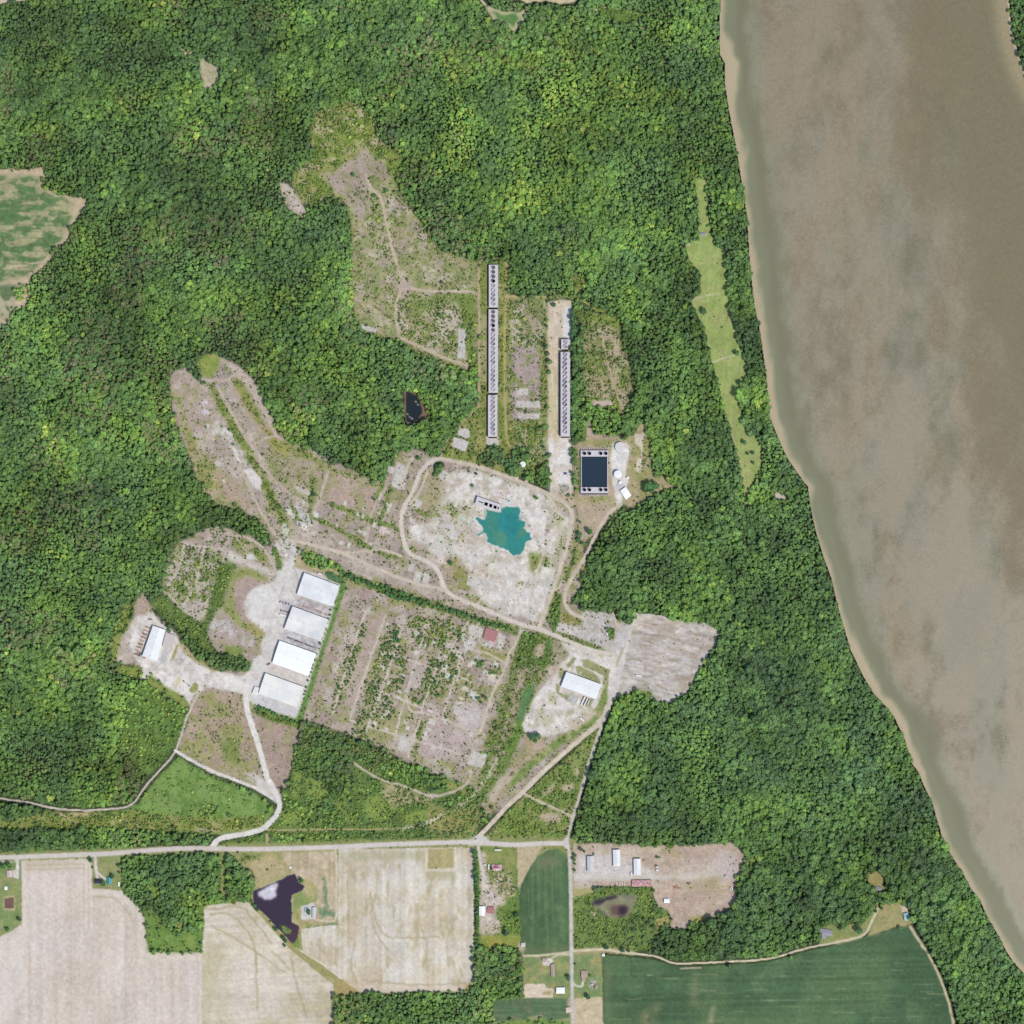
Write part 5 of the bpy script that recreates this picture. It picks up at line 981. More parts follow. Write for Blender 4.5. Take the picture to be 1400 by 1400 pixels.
hgt = rad * R.uniform(.64, 1.06, TX.shape) * np.clip(.35 + .65 * (TSS - .4) / .5, .4, 1) * 1.0 + (R.random(TX.shape) < .12) * 2.0
ty = samp(TY, TX, TYY)
P = np.stack([wx(TX), wy(TYY), samp(Z, TX, TYY) - .3], 1)
tint = tint_of(TX, TYY, R, ty)
scatter('forest', 'dense mixed green woods of rounded crowns all around the cleared ground', 'forest', 'woods', P, np.stack([rad, rad, hgt * 1.12], 1), tint, protos, 10, 3)
print('forest trees', len(P))

# single bushes of the scrub field
SCRUB_SINGLE = []
rs = np.random.default_rng(31)
for p, s_ in SPOTS:
    xa, ya = np.array(p).min(0); xb, yb = np.array(p).max(0); n = int((xb - xa) * (yb - ya) * .03 * s_)
    qx, qy = rs.uniform(xa, xb, n * 3), rs.uniform(ya, yb, n * 3); ok_ = inside(p, qx[None], qy[None])[0]
    for a, b in list(zip(qx[ok_], qy[ok_]))[:n]:
        if all((a - u_) ** 2 + (b - v_) ** 2 > 9 for u_, v_ in SCRUB_SINGLE): SCRUB_SINGLE.append((a, b))
print('single bushes', len(SCRUB_SINGLE))
# shrubs
x, y = places(2.0, .48, np.random.default_rng(8)); sd = samp(SD, x, y)
cl = np.clip((fbm(x, y, 7, 61, 2) - .5) * 2.2 + .5, 0, 1) * .7 + .3 * np.clip((fbm(x, y, 18, 63, 2) - .5) * 3 + .5, 0, 1)
keep = (R.random(x.shape) < sd * (.11 + 1.3 * cl ** 1.5)) & (samp(K, x, y) > 0) & (samp(K, x, y) != k_river)
x, y = x[keep], y[keep]; sd = sd[keep]
rs.shuffle(SCRUB_SINGLE); extra = SCRUB_SINGLE[225:]; SCRUB_SINGLE = SCRUB_SINGLE[:225]
x = np.concatenate([x, [q[0] for q in extra]]); y = np.concatenate([y, [q[1] for q in extra]]); sd = np.concatenate([sd, [1.5] * len(extra)])
r_ = R.lognormal(0, .34, x.shape) * (1.05 + .55 * sd)
tt = np.clip(.42 + R.normal(0, .26, x.shape) + (fbm(x, y, 22, 66, 2) - .5) * 1.1, 0, 1)
ks = np.array([0, .5, 1.]); cs = np.array([(78,100,56),(104,128,60),(142,158,72)], float)
c = np.stack([np.interp(tt, ks, cs[:, i]) for i in range(3)], -1) * R.uniform(.85, 1.15, x.shape)[:, None]
scatter('scrub', 'countless small green shrubs dotted over the cleared brown ground', 'scrub', 'low scrub', np.stack([wx(x), wy(y), samp(Z, x, y) - .05], 1),
        np.stack([r_, r_, r_ * R.uniform(.8, 1.7, x.shape)], 1), lin(c) / 1.06, sprotos, 6, 9)
print('shrubs', len(x))
# ------------------------------------------------------------------ things
class MB:
    def __init__(s): s.v = []; s.f = []
    def prism(s, pts, z0, z1, cap=True):
        n = len(pts); b = len(s.v)
        s.v += [(p[0], p[1], z0) for p in pts] + [(p[0], p[1], z1) for p in pts]
        a = sum(pts[i][0] * pts[(i + 1) % n][1] - pts[(i + 1) % n][0] * pts[i][1] for i in range(n))
        for i in range(n):
            j = (i + 1) % n; q = (b + i, b + j, b + n + j, b + n + i); s.f.append(q if a > 0 else q[::-1])
        if cap:
            t = tuple(range(b + n, b + 2 * n)); u_ = tuple(range(b, b + n))
            s.f += [t, u_[::-1]] if a > 0 else [t[::-1], u_]
        return s
    def box(s, cx, cy, z0, dx, dy, dz, rot=0):
        c, q = math.cos(rot), math.sin(rot)
        return s.prism([(cx + x * c - y * q, cy + x * q + y * c) for x, y in ((-dx/2,-dy/2),(dx/2,-dy/2),(dx/2,dy/2),(-dx/2,dy/2))], z0, z0 + dz)
    def cyl(s, cx, cy, z0, z1, r, r1=None, n=20, cap=True):
        r1 = r if r1 is None else r1; b = len(s.v)
        for z, q in ((z0, r), (z1, r1)): s.v += [(cx + q * math.cos(6.28318 * i / n), cy + q * math.sin(6.28318 * i / n), z) for i in range(n)]
        for i in range(n): j = (i + 1) % n; s.f.append((b + i, b + j, b + n + j, b + n + i))
        if cap: s.f.append(tuple(range(b + n, b + 2 * n))); s.f.append(tuple(range(b, b + n))[::-1])
        return s
    def tube(s, cx, cy, z0, z1, ro, ri, n=20):
        b = len(s.v)
        for z, q in ((z0, ro), (z1, ro), (z1, ri), (z0, ri)): s.v += [(cx + q * math.cos(6.28318 * i / n), cy + q * math.sin(6.28318 * i / n), z) for i in range(n)]
        for k in range(4):
            for i in range(n): j = (i + 1) % n; m = (k + 1) % 4; s.f.append((b + k * n + i, b + k * n + j, b + m * n + j, b + m * n + i))
        return s
    def hcyl(s, p0, p1, r, n=12):
        p0 = Vector(p0); p1 = Vector(p1); a = (p1 - p0).normalized(); t = a.orthogonal().normalized(); u_ = a.cross(t); b = len(s.v)
        for p in (p0, p1): s.v += [tuple(p + (t * math.cos(6.28318 * i / n) + u_ * math.sin(6.28318 * i / n)) * r) for i in range(n)]
        for i in range(n): j = (i + 1) % n; s.f.append((b + i, b + j, b + n + j, b + n + i))
        s.f.append(tuple(range(b + n, b + 2 * n))); s.f.append(tuple(range(b, b + n))[::-1]); return s
    def poly(s, pts): b = len(s.v); s.v += [tuple(p) for p in pts]; s.f.append(tuple(range(b, b + len(pts)))); return s
    def mesh(s, name, m):
        me = D.meshes.new(name); me.from_pydata([tuple(map(float, q)) for q in s.v], [], s.f); me.materials.append(m); me.update(); return me
    def build(s, name, m, parent=None): return link(D.objects.new(name, s.mesh(name, m)), parent)
def empty(name, x, y, z=0, rot=0):
    o = D.objects.new(name, None); o.empty_display_size = 1; o.location = (x, y, z); o.rotation_euler = (0, 0, rot); return link(o)
def pmat(name, c, rough=.7, metal=0, stain=.1, sc=.12, c2=None, spec=.3, st=None):
    m, nt, b = newmat(name, rough, spec); b.inputs['Metallic'].default_value = metal
    g = node(nt, 'ShaderNodeNewGeometry'); n1 = node(nt, 'ShaderNodeTexNoise'); n1.inputs['Scale'].default_value = sc; n1.inputs['Detail'].default_value = 5
    mp = node(nt, 'ShaderNodeMapping'); mp.inputs['Scale'].default_value = st or (1, 1, 1); nt.links.new(g.outputs['Position'], mp.inputs['Vector']); nt.links.new(mp.outputs[0], n1.inputs['Vector'])
    r = node(nt, 'ShaderNodeValToRGB'); r.color_ramp.elements[0].position = .36; r.color_ramp.elements[1].position = .64
    a = np.array(alb(c)); r.color_ramp.elements[0].color = tuple(a); r.color_ramp.elements[1].color = alb(c2) if c2 else tuple(np.clip(a[:3] * (1 - stain), 0, 1)) + (1,)
    nt.links.new(n1.outputs['Fac'], r.inputs['Fac']); nt.links.new(r.outputs[0], b.inputs['Base Color']); return m
RF_W = pmat('clean white metal roof', (246,247,247), .55, 0, .05, .05); RF_G = pmat('weathered grey metal roof', (214,215,216), .6, 0, .1, .05, (230,230,230))
RF_G2 = pmat('streaked metal roof', (204,206,208), .6, 0, .1, .03, (236,233,226)); RF_C = pmat('cream stained roof', (220,220,217), .6, 0, .1, .04, (236,233,224))
RF_B = pmat('bluish white metal roof', (232,234,233), .5, 0, .06, .06); RF_RED = pmat('faded red roof', (164,106,108), .6, 0, .2, .2, (206,172,170)); RF_RED2 = pmat('red painted deck', (176,122,124), .8, 0, .12, .2)
RF_TEAL = pmat('teal metal roof', (70,150,150), .5, 0, .12, .2); RF_PTEAL = pmat('pale teal metal roof', (150,190,192), .5, 0, .1, .2); RF_NAVY = pmat('dark blue roof', (56,52,84), .6, 0, .1, .3); RF_SH = pmat('grey shingle roof', (160,156,166), .85, 0, .2, .5)
RF_PINK = pmat('pinkish shingle roof', (184,160,148), .85, 0, .2, .4); RF_BG = pmat('light grey roof', (200,200,202), .6, 0, .1, .2)
WALL_W = pmat('white wall cladding', (205,206,204), .7, 0, .1, .3); WALL_G = pmat('grey wall cladding', (150,152,154), .7, 0, .1, .3); WALL_T = pmat('tan siding', (184,172,152), .8, 0, .1, .3)
DOORM = pmat('door panel', (120,124,130), .5, 0, .1, 1); GLASS, _, _b = newmat('window glass', .08, .5); _b.inputs['Base Color'].default_value = (.03, .04, .05, 1)
CONCM = pmat('tower concrete', (200,194,198), .85, 0, .12, .15); CONCD = pmat('tower deck', (206,201,206), .85, 0, .1, .25); LOUV = pmat('louvre panels', (130,124,124), .8, 0, .15, .5)
STACK = pmat('stack rim', (192,184,188), .7, 0, .1, .4); DARK = pmat('near black', (34,28,36), .95, 0, .1, 1, spec=.05); BLADE = pmat('fan blade', (160,150,154), .6, 0, .1, 1); STEEL = pmat('galvanised steel', (150,152,154), .5, .5, .1, 1)  # DARK also paints the shade in open shafts and beside the towers
WHITE = pmat('white paint', (236,238,238), .5, 0, .05, .3); BLACK = pmat('black rubber', (36,36,38), .9, 0, .1, 1); BLUE = pmat('blue paint', (56,72,140), .5, 0, .1, .5)
BRICK = pmat('brick', (160,120,104), .9, 0, .15, 1); WOOD = pmat('weathered timber', (170,150,126), .9, 0, .2, .6); RUST = pmat('rusty steel', (150,96,74), .9, 0, .25, .8)
BASIN, _, _b = newmat('dark basin water', .12, .5); _b.inputs['Base Color'].default_value = alb((40,56,70)); _b.inputs['IOR'].default_value = 1.33
def L2(p, o): return (wx(p[0]) - o[0], wy(p[1]) - o[1])
def building(name, label, cat, q, he, rise, roof, wall, axis='h', doors=((2, .3), (2, .7)), wins=0, door_w=4.0, z=0, vents=0, group=None, cap=None):
    """q: corners top-left, top-right, bottom-right, bottom-left on the survey"""
    ox = sum(wx(p[0]) for p in q) / 4; oy = sum(wy(p[1]) for p in q) / 4
    P = [Vector(L2(p, (ox, oy))) for p in q][::-1]           # counter-clockwise: bl, br, tr, tl
    root = tag(empty(name, ox, oy, z), label, cat, group)
    bl, br, tr, tl = P
    A, B = ((tl + bl) / 2, (tr + br) / 2) if axis == 'h' else ((bl + br) / 2, (tl + tr) / 2)
    m = MB(); m.prism([tuple(p) for p in P], 0, he)
    ends = ((bl, tl, A), (br, tr, B)) if axis == 'h' else ((bl, br, A), (tl, tr, B))
    for e0, e1, r_ in ends: m.poly([(e0.x, e0.y, he), (e1.x, e1.y, he), (r_.x, r_.y, he + rise)])
    m.build('wall', wall, root)
    ov = .35; ctr = (A + B) / 2
    def out(p, k=1.0): d = p - ctr; return p + d.normalized() * ov * k
    ax_ = (B - A).normalized() * ov; A2, B2 = A - ax_, B + ax_
    m = MB(); dz = rise / max((tl - A).length, 1) * ov
    sides = ((tl, tr), (bl, br)) if axis == 'h' else ((bl, tl), (br, tr))
    for e0, e1 in sides:
        e0, e1 = out(e0), out(e1)
        top = [(e0.x, e0.y, he - dz + .12), (e1.x, e1.y, he - dz + .12), (B2.x, B2.y, he + rise + .12), (A2.x, A2.y, he + rise + .12)]
        bot = [(a, b, c - .1) for a, b, c in top]
        nz = (Vector(top[1]) - Vector(top[0])).cross(Vector(top[2]) - Vector(top[0])).z
        if nz < 0: top, bot = top[::-1], bot[::-1]
        m.poly(top); m.poly(bot[::-1])
        for i in range(4): j = (i + 1) % 4; m.poly([bot[i], bot[j], top[j], top[i]])
    rf = m.build('roof', roof, root)
    d = (B2 - A2); m = MB(); mid = (A2 + B2) / 2
    m.box(mid.x, mid.y, he + rise + .06, d.length, .5, .16, math.atan2(d.y, d.x)); m.build('ridge_cap', cap or roof, rf)
    for i in range(vents):
        p = A.lerp(B, (i + .5) / vents); MB().cyl(p.x, p.y, he + rise + .1, he + rise + 1.0, .6, .5, 10).build('roof_vent', STEEL, rf)
    edges = [(bl, br), (br, tr), (tr, tl), (tl, bl)]
    for side, t in doors:
        e0, e1 = edges[side]; p = e0.lerp(e1, t); d = e1 - e0
        MB().box(p.x, p.y, .02, door_w, .16, min(he - .4, 4.2 if door_w > 2 else 2.1), math.atan2(d.y, d.x)).build('door', DOORM, root)
    for side in (0, 2):
        for i in range(wins):
            e0, e1 = edges[side]; p = e0.lerp(e1, (i + .5) / wins); d = e1 - e0
            if any(s == side and abs(t - (i + .5) / wins) * d.length < door_w * .5 + 1 for s, t in doors): continue
            w_ = MB().box(p.x, p.y, 1.0, 1.2, .12, 1.1, math.atan2(d.y, d.x)).build('window', WHITE, root)
            MB().box(p.x, p.y, 1.1, 1.0, .18, .9, math.atan2(d.y, d.x)).build('pane', GLASS, w_)
    return root
# the four warehouses, west and east buildings
building('warehouse', 'northernmost big warehouse with grey roof beside the green strip of trees', 'warehouse', [(416.3,783),(464.5,801),(455,829),(406.3,812.5)], 8.0, 2.2, RF_G, WALL_W, doors=((3,.3),(3,.7),(0,.2),(0,.5)), vents=6)
building('warehouse', 'big warehouse with streaked cream and grey roof, second from the north', 'warehouse', [(400.2,829),(449,846.8),(438.5,876),(389,859.3)], 8.0, 2.2, RF_G2, WALL_W, doors=((3,.3),(3,.7),(0,.2),(0,.5)), vents=6)
building('warehouse', 'brightest white big warehouse in the row of four, third from the north', 'warehouse', [(382.5,875.7),(432.3,893.4),(421.6,924),(372.6,906.3)], 8.0, 2.2, RF_W, WALL_W, doors=((3,.3),(3,.7),(0,.2),(0,.5)), vents=6)
w4 = building('warehouse', 'southernmost big warehouse with low annex at its western end', 'warehouse', [(363.2,920.2),(415.2,939),(405.5,966.5),(353.8,948)], 7.5, 2.0, RF_C, WALL_W, doors=((3,.2),(0,.3),(0,.6)), vents=6)
ox, oy = w4.location.x, w4.location.y
an = MB().prism([L2(p, (ox, oy)) for p in ((348.8,938.4),(356.5,941),(353,950.5),(345,947.7))][::-1], 0, 4.2).build('annex', WALL_W, w4)
MB().prism([L2(p, (ox, oy)) for p in ((348.5,938.1),(356.6,940.8),(353.2,950.8),(344.7,948.0))][::-1], 4.2, 4.45).build('roof', RF_C, an)
wb = building('industrial_building', 'white roofed building with lower grey annex in the western gravel yard', 'building', [(209.5,855.4),(226.6,861.3),(215.4,904),(195,896.5)], 8.5, 1.6, RF_B, WALL_W, 'v', doors=((0,.3),(0,.7),(3,.5)), vents=5)
ox, oy = wb.location.x, wb.location.y
an = MB().prism([L2(p, (ox, oy)) for p in ((227.2,864.3),(240.5,869.3),(235.2,886.4),(222.4,882))][::-1], 0, 5.8).build('annex', WALL_G, wb)
MB().prism([L2(p, (ox, oy)) for p in ((226.9,864.0),(240.9,869.1),(235.4,886.8),(222.2,882.2))][::-1], 5.8, 6.1).build('roof', pmat('flat membrane roof', (200,190,184), .8, 0, .08, .2), an)
building('industrial_building', 'long white roofed building alone in the eastern gravel yard', 'building', [(774.6,918.4),(821.8,935.5),(814.8,955.4),(767,938.2)], 8.0, 1.8, RF_B, WALL_W, doors=((0,.3),(0,.6),(3,.5)), vents=6)
# storage yard, farms, houses
building('shed', 'white shed nearest the southern road in the dirt yard', 'shed', [(802.5,1170.5),(811.8,1170.2),(811.3,1190.5),(803,1191)], 6, 1.4, RF_BG, WALL_W, 'v', doors=((0,.5),))
building('shed', 'white shed in the middle of three in the dirt yard, set furthest north', 'shed', [(837.8,1161.8),(847.5,1161.4),(847.8,1183.8),(838.6,1184)], 6, 1.4, RF_G, WALL_W, 'v', doors=((0,.5),))
building('shed', 'grey white shed just north of the red roofed shelter', 'shed', [(866.2,1174),(875.6,1173.8),(875.8,1195.5),(866.6,1196)], 6, 1.4, RF_G, WALL_W, 'v', doors=((0,.5),))
building('shelter', 'long low shelter with patchy red roof beside the brush of the reedy pond', 'shelter', [(864.2,1203.2),(890.8,1203),(890.8,1211.5),(864,1212)], 4, 1.2, RF_RED, WALL_T, doors=((2,.3),(2,.7)))
building('hut', 'tiny cream roofed hut standing alone in the tan dirt yard', 'hut', [(908,1228.6),(915.2,1228.6),(915.2,1234.2),(908,1234.2)], 4, .8, RF_W, WALL_G, doors=((0,.5),), door_w=1.2)
building('pump_house', 'white roofed building set askew south of the round tanks', 'building', [(855.3,665.6),(863,677.4),(855.7,683),(847.8,671.2)], 5, 1.0, RF_W, WALL_W, 'v', doors=((0,.5),))
building('house', 'farmhouse with red and white roof in the cluttered farmyard', 'house', [(672.5,1182),(685.8,1182),(685.8,1190),(672.5,1190)], 3.2, 1.8, pmat('red and white patched roof', (158,60,76), .6, 0, .1, .08, (224,214,214)), WALL_W, doors=((0,.5),), wins=5, door_w=1.1)
building('barn', 'white roofed barn beside the faded pink shed in the farmyard', 'barn', [(655.2,1239),(662.6,1239),(662.6,1251.4),(655.2,1251.4)], 4.5, 1.4, RF_W, WALL_W, 'v', doors=((0,.5),))
building('shed', 'faded pink red shed beside the white barn in the farmyard', 'shed', [(666.5,1239.5),(675.5,1239.5),(676,1248.5),(666.5,1248.5)], 3.6, 1.2, RF_RED2, WALL_T, doors=((0,.5),))
building('shed', 'pale shed by the corner of the round topped crop field', 'shed', [(712.5,1289.2),(717.8,1288.6),(718,1293.6),(712.5,1294)], 3.2, .9, RF_BG, WALL_T, doors=((0,.5),), door_w=2)
building('house', 'small navy roofed house beside the teal roofed house', 'house', [(129.4,1201.6),(136.8,1201.6),(136.8,1207.6),(129.4,1207.6)], 3, 1.6, RF_NAVY, WALL_W, doors=((2,.5),), wins=4, door_w=1.1)
building('house', 'teal roofed house below the highway', 'house', [(146.2,1199.4),(152.8,1199.4),(152.8,1208.2),(146.2,1208.2)], 3, 1.6, RF_TEAL, WALL_W, 'v', doors=((3,.5),), wins=3, door_w=1.1)
building('house', 'pale pinkish roofed house at the left edge beside two round trees', 'house', [(9.5,1190),(17,1190),(17,1199),(9.5,1199)], 3, 1.6, pmat('pale pink shingles', (206,190,186), .85, 0, .12, .5), WALL_T, 'v', doors=((1,.5),), wins=3, door_w=1.1)
building('shed', 'small white shed north of the square brown pond', 'shed', [(6.5,1212),(10.2,1212),(10.2,1216.4),(6.5,1216.4)], 2.6, .7, RF_W, WALL_W, doors=((0,.5),), door_w=1.2)
building('shed', 'tiny white shed at the woods edge east of the teal roofed house', 'shed', [(161.5,1206),(163.6,1206),(163.6,1211.5),(161.5,1211.5)], 2.4, .6, RF_W, WALL_W, 'v', doors=((0,.5),), door_w=1)
building('house', 'long pinkish roofed house west of the southern road', 'house', [(752.6,1318.4),(757.6,1317.8),(758.6,1334.5),(753.4,1335)], 3, 1.6, RF_PINK, BRICK, 'v', doors=((1,.5),), wins=3, door_w=1.1)
building('garage', 'pale roofed garage beside the long pinkish house', 'garage', [(741,1309.8),(747,1309.4),(747.2,1314.4),(741.2,1314.6)], 2.8, 1, RF_PINK, WALL_T, doors=((0,.5),), door_w=3)
building('shed', 'white roofed shed between the bare garden plot and the southern road', 'shed', [(760.6,1350),(772,1349.8),(772,1358),(760.6,1358)], 4.4, 1.2, RF_W, WALL_W, doors=((0,.5),))
h2 = building('house', 'mauve roofed L shaped house east of the southern road', 'house', [(794.6,1327),(803,1326.8),(803,1336),(794.8,1336.2)], 3, 1.6, RF_PINK, BRICK, doors=((3,.5),), wins=3, door_w=1.1)
ox, oy = h2.location.x, h2.location.y
an = MB().prism([L2(p, (ox, oy)) for p in ((795.4,1336.4),(800.4,1336.4),(800,1342),(795.6,1342))][::-1], 0, 2.7).build('wing', BRICK, h2)
MB().prism([L2(p, (ox, oy)) for p in ((795.2,1336.3),(800.6,1336.3),(800.2,1342.3),(795.4,1342.3))][::-1], 2.7, 3.0).build('roof', RF_PINK, an)
building('shed', 'pale concrete shed at the bottom edge beside the southern road', 'shed', [(773.4,1377.6),(779.6,1377),(780.4,1383.6),(774.2,1384)], 3, .8, pmat('pale sandy roof', (212,198,180), .8, 0, .1, .4), WALL_T, doors=((0,.5),), door_w=2)
h3 = building('house', 'large grey roofed house at the edge of the lower right woods', 'house', [(1121,1269),(1138,1271.5),(1136.6,1279.5),(1121,1278)], 3.4, 1.9, RF_SH, WALL_T, doors=((0,.5),), wins=6, door_w=1.1)
ox, oy = h3.location.x, h3.location.y
an = MB().prism([L2(p, (ox, oy)) for p in ((1123.4,1278.4),(1130,1279),(1129,1283.4),(1124,1283))][::-1], 0, 3).build('wing', WALL_T, h3)
MB().prism([L2(p, (ox, oy)) for p in ((1123.1,1278.3),(1130.3,1278.9),(1129.3,1283.8),(1123.7,1283.4))][::-1], 3, 3.3).build('roof', RF_SH, an)
building('house', 'small blue grey roofed house in a lawn enclosed by woods', 'house', [(1195.5,1211.5),(1206,1213),(1205,1219.6),(1195,1218)], 3.2, 1.8, RF_SH, WALL_W, doors=((0,.5),), wins=4, door_w=1.1)
building('barn', 'pale teal roofed barn tucked against the lower right woods', 'barn', [(1234.8,1248.8),(1241,1247.6),(1246,1257.4),(1236.8,1258.8)], 4, 1.2, RF_PTEAL, WALL_W, doors=((0,.5),))
building('shed', 'small white shed west of the tree on the farm pond pad', 'shed', [(416.6,1241.8),(419,1241.8),(420,1247.6),(417.4,1248)], 3, .6, RF_W, WALL_W, 'v', doors=((0,.5),), door_w=2)
building('barn', 'white barn on the gravel pad east of the farm pond', 'barn', [(427,1240.2),(432,1240.2),(431.4,1255),(426.8,1255)], 3.6, .9, RF_BG, WALL_W, 'v', doors=((0,.5),))
building('shed', 'tiny white shed among brush at the edge of the grey slabs', 'shed', [(829.2,864.2),(832,864.2),(832,868.2),(829.2,868.2)], 3, .6, RF_W, WALL_W, 'v', doors=((0,.5),), door_w=1.2)
building('shed', 'pale utility shed in the mown river strip', 'shed', [(957,318.6),(964,317.6),(965,321.6),(958,322.4)], 2.6, .6, RF_SH, WALL_G, doors=((0,.5),), door_w=1.2)
building('shed', 'little white hut on the meadow north of the farm pond', 'shed', [(396,1184.4),(398.2,1184.4),(398.2,1187),(396,1187)], 2.4, .5, RF_W, WALL_W, doors=((0,.5),), door_w=1)
# red roofed slab building in the scrub field
rb = tag(empty('platform_building', wx(671.5), wy(867.5)), 'low square building with red deck roof in the scrub field', 'building')
ox, oy = rb.location.x, rb.location.y; Q = [(664.5,858.2),(681.6,864.2),(676.2,878),(660.4,872.4)]
MB().prism([L2(p, (ox, oy)) for p in Q][::-1], 0, 3.6).build('wall', WALL_T, rb)
rf = MB().prism([L2((671.2 + (p[0] - 671.2) * 1.02, 868.2 + (p[1] - 868.2) * 1.02), (ox, oy)) for p in Q][::-1], 3.6, 3.9).build('roof', RF_RED2, rb)
a_, b_ = L2((673,861.2), (ox, oy)), L2((668.3,875.3), (ox, oy))
MB().hcyl((a_[0], a_[1], 3.95), (b_[0], b_[1], 3.95), .35, 6).build('ridge_cap', pmat('faded pink ridge', (206,150,156), .8), rf)
MB().box(*L2((667.5,875.4), (ox, oy)), 0, 2.4, .2, 2.6, -.34).build('door', DOORM, rb)

# ---- fan towers
def fan_parts():
    st = MB().tube(0, 0, 0, 3.2, 3.9, 3.45, 22).mesh('fan_stack', STACK)
    fl = MB().cyl(0, 0, -.02, .25, 3.44, n=22).mesh('cover', CONCD); dk = MB().cyl(0, 0, -.02, .12, 3.44, n=22).mesh('shaft_shade', DARK)  # dark disc paints the darkness of an open shaft
    fb = MB(); fb.cyl(0, 0, .6, 1.5, .7, .55, 12)
    for i in range(6):
        a = i * 1.0472; fb.box(2.0 * math.cos(a), 2.0 * math.sin(a), .95, 2.7, .55, .12, a)
    return st, fl, dk, fb.mesh('fan', BLADE)
FS, FC, FD, FF = fan_parts()
def tower(label, x0, x1, y0, y1, fans, h, group, fx=None):
    cx, cy = (x0 + x1) / 2, (y0 + y1) / 2; root = tag(empty('cooling_tower', wx(cx), wy(cy)), label, 'cooling tower', group)
    w_, l_ = (x1 - x0) * S, (y1 - y0) * S
    MB().box(0, 0, 0, w_ - .8, l_ - .8, h).build('casing', CONCM, root)
    MB().box(-w_ / 2 - 1.3, 0, -.1, 2.2, l_ - 1, .3).build('side_shade', DARK, root)  # dark slab painting the shade and louvre openings west of the casing
    MB().box(0, -l_ / 2 - 1.5, -.1, w_ * .92, 2.4, .28).build('gap_shade', DARK, root)  # dark slab painting the black gap between towers as shade
    m = MB()
    for k in range(6):
        z = .8 + k * (h - 1.8) / 6
        for sx in (-1, 1): m.box(sx * (w_ / 2 - .2), 0, z, .35, l_ - 1.6, .35)
    m.build('louvres', LOUV, root)
    dk = MB().box(0, 0, h, w_, l_, .5).build('deck', CONCD, root)
    m = MB()
    for sx in (-1, 1):
        m.box(sx * (w_ / 2 - .12), 0, h + 1.42, .1, l_ - .3, .1)
        for k in range(int(l_ // 8) + 1): m.box(sx * (w_ / 2 - .12), -l_ / 2 + .3 + k * (l_ - .6) / max(1, int(l_ // 8)), h + .5, .1, .1, .95)
    m.build('railing', STEEL, root)
    for k, (fy, op) in enumerate(fans):
        s = D.objects.new('fan_stack', FS); s.location = (((fx or cx) - cx) * S, (cy - fy) * S, h + .5); link(s, root)
        link(D.objects.new('shaft_shade' if op else 'cover', FD if op else FC), s)
        s.scale = (1, 1, (.75 + .2 * ((k * 5) % 4)) * (1.35 if fx == 772.8 else 1))
        if k % 7 not in (3, 5): f = D.objects.new('fan', FF); f.rotation_euler = (0, 0, k * .7); link(f, s)
    return root
G1 = 'cooling towers of the longer row'; G2 = 'cooling towers of the shorter row'
def fl_(y0, dy, n, dark): return [(y0 + i * dy, i < dark) for i in range(n)]
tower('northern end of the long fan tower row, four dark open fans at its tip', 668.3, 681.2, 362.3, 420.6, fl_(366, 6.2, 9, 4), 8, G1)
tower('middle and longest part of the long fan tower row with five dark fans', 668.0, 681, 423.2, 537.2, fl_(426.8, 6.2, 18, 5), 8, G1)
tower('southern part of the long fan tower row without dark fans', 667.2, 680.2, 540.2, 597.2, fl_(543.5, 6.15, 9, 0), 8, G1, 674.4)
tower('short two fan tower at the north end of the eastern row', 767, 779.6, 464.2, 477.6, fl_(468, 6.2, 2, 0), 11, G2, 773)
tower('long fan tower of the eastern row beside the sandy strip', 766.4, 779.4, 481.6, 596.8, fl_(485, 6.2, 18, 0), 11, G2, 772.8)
# ---- dark basin with fan decks
bs = tag(empty('cooling_basin', wx(812.6), wy(645)), 'rectangular dark water basin with four fans on a deck at each end', 'basin')
bx, by = bs.location.x, bs.location.y
def R4(x0, y0, x1, y1): return [L2(p, (bx, by)) for p in ((x0,y1),(x1,y1),(x1,y0),(x0,y0))]
MB().prism(R4(795.3,624.4,830.1,665.8), .1, .5).build('water', BASIN, bs)
m = MB(); [m.prism(R4(*r), 0, 3.2) for r in ((794.3,624.4,795.3,665.8),(830.1,624.4,831.1,665.8))]; m.build('basin_wall', CONCM, bs)
for (y0, y1, fy) in ((615.7,624.2,620),(666.0,674.4,669.6)):
    dkp = MB().prism(R4(793.8,y0,831.3,y1), 0, 5).build('fan_deck', CONCD, bs)
    for fx in (799.1,806,821.4,828.4):
        s = D.objects.new('fan_stack', FS); p = L2((fx, fy), (bx, by)); s.location = (p[0], p[1], 5); s.scale = (.98, .98, 1); s.parent = dkp; link(s)
    for fx in (799.1,806,821.4,828.4):
        q = L2((fx, fy), (bx, by)); MB().cyl(q[0], q[1], 5.02, 5.2, 3.3, n=20).build('shaft_shade', DARK, dkp)  # flat dark disc, painted depth of the open stack
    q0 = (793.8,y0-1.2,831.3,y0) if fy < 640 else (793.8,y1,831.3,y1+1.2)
    MB().prism(R4(*q0), 0, .3).build('dark_strip', DARK, dkp)  # near black strip along the deck edge
    MB().prism(R4(792.2,y0,793.7,y1), 0, .3).build('dark_strip', DARK, dkp)
    m = MB()
    for i in range(14):
        xx = 794.6 + i * 2.75; p = L2((xx, y0 - 2.2 if fy < 640 else y1 + 2.2), (bx, by)); m.box(p[0], p[1], 0, 1.0 + (i % 3) * .5, 1.4, 2.6)
        if i % 2: q = L2((xx + 1.2, y0 - 4 if fy < 640 else y1 + 3.8), (bx, by)); m.box(q[0], q[1], 0, 2.2, .6, 2.2)
    m.build('pump_stubs', CONCM, bs)
fb2 = D.meshes.new('fan_shaft'); 
for s in [o for o in D.objects if o.name.startswith('fan_stack') and o.parent and o.parent.name.startswith('fan_deck')]:
    pass
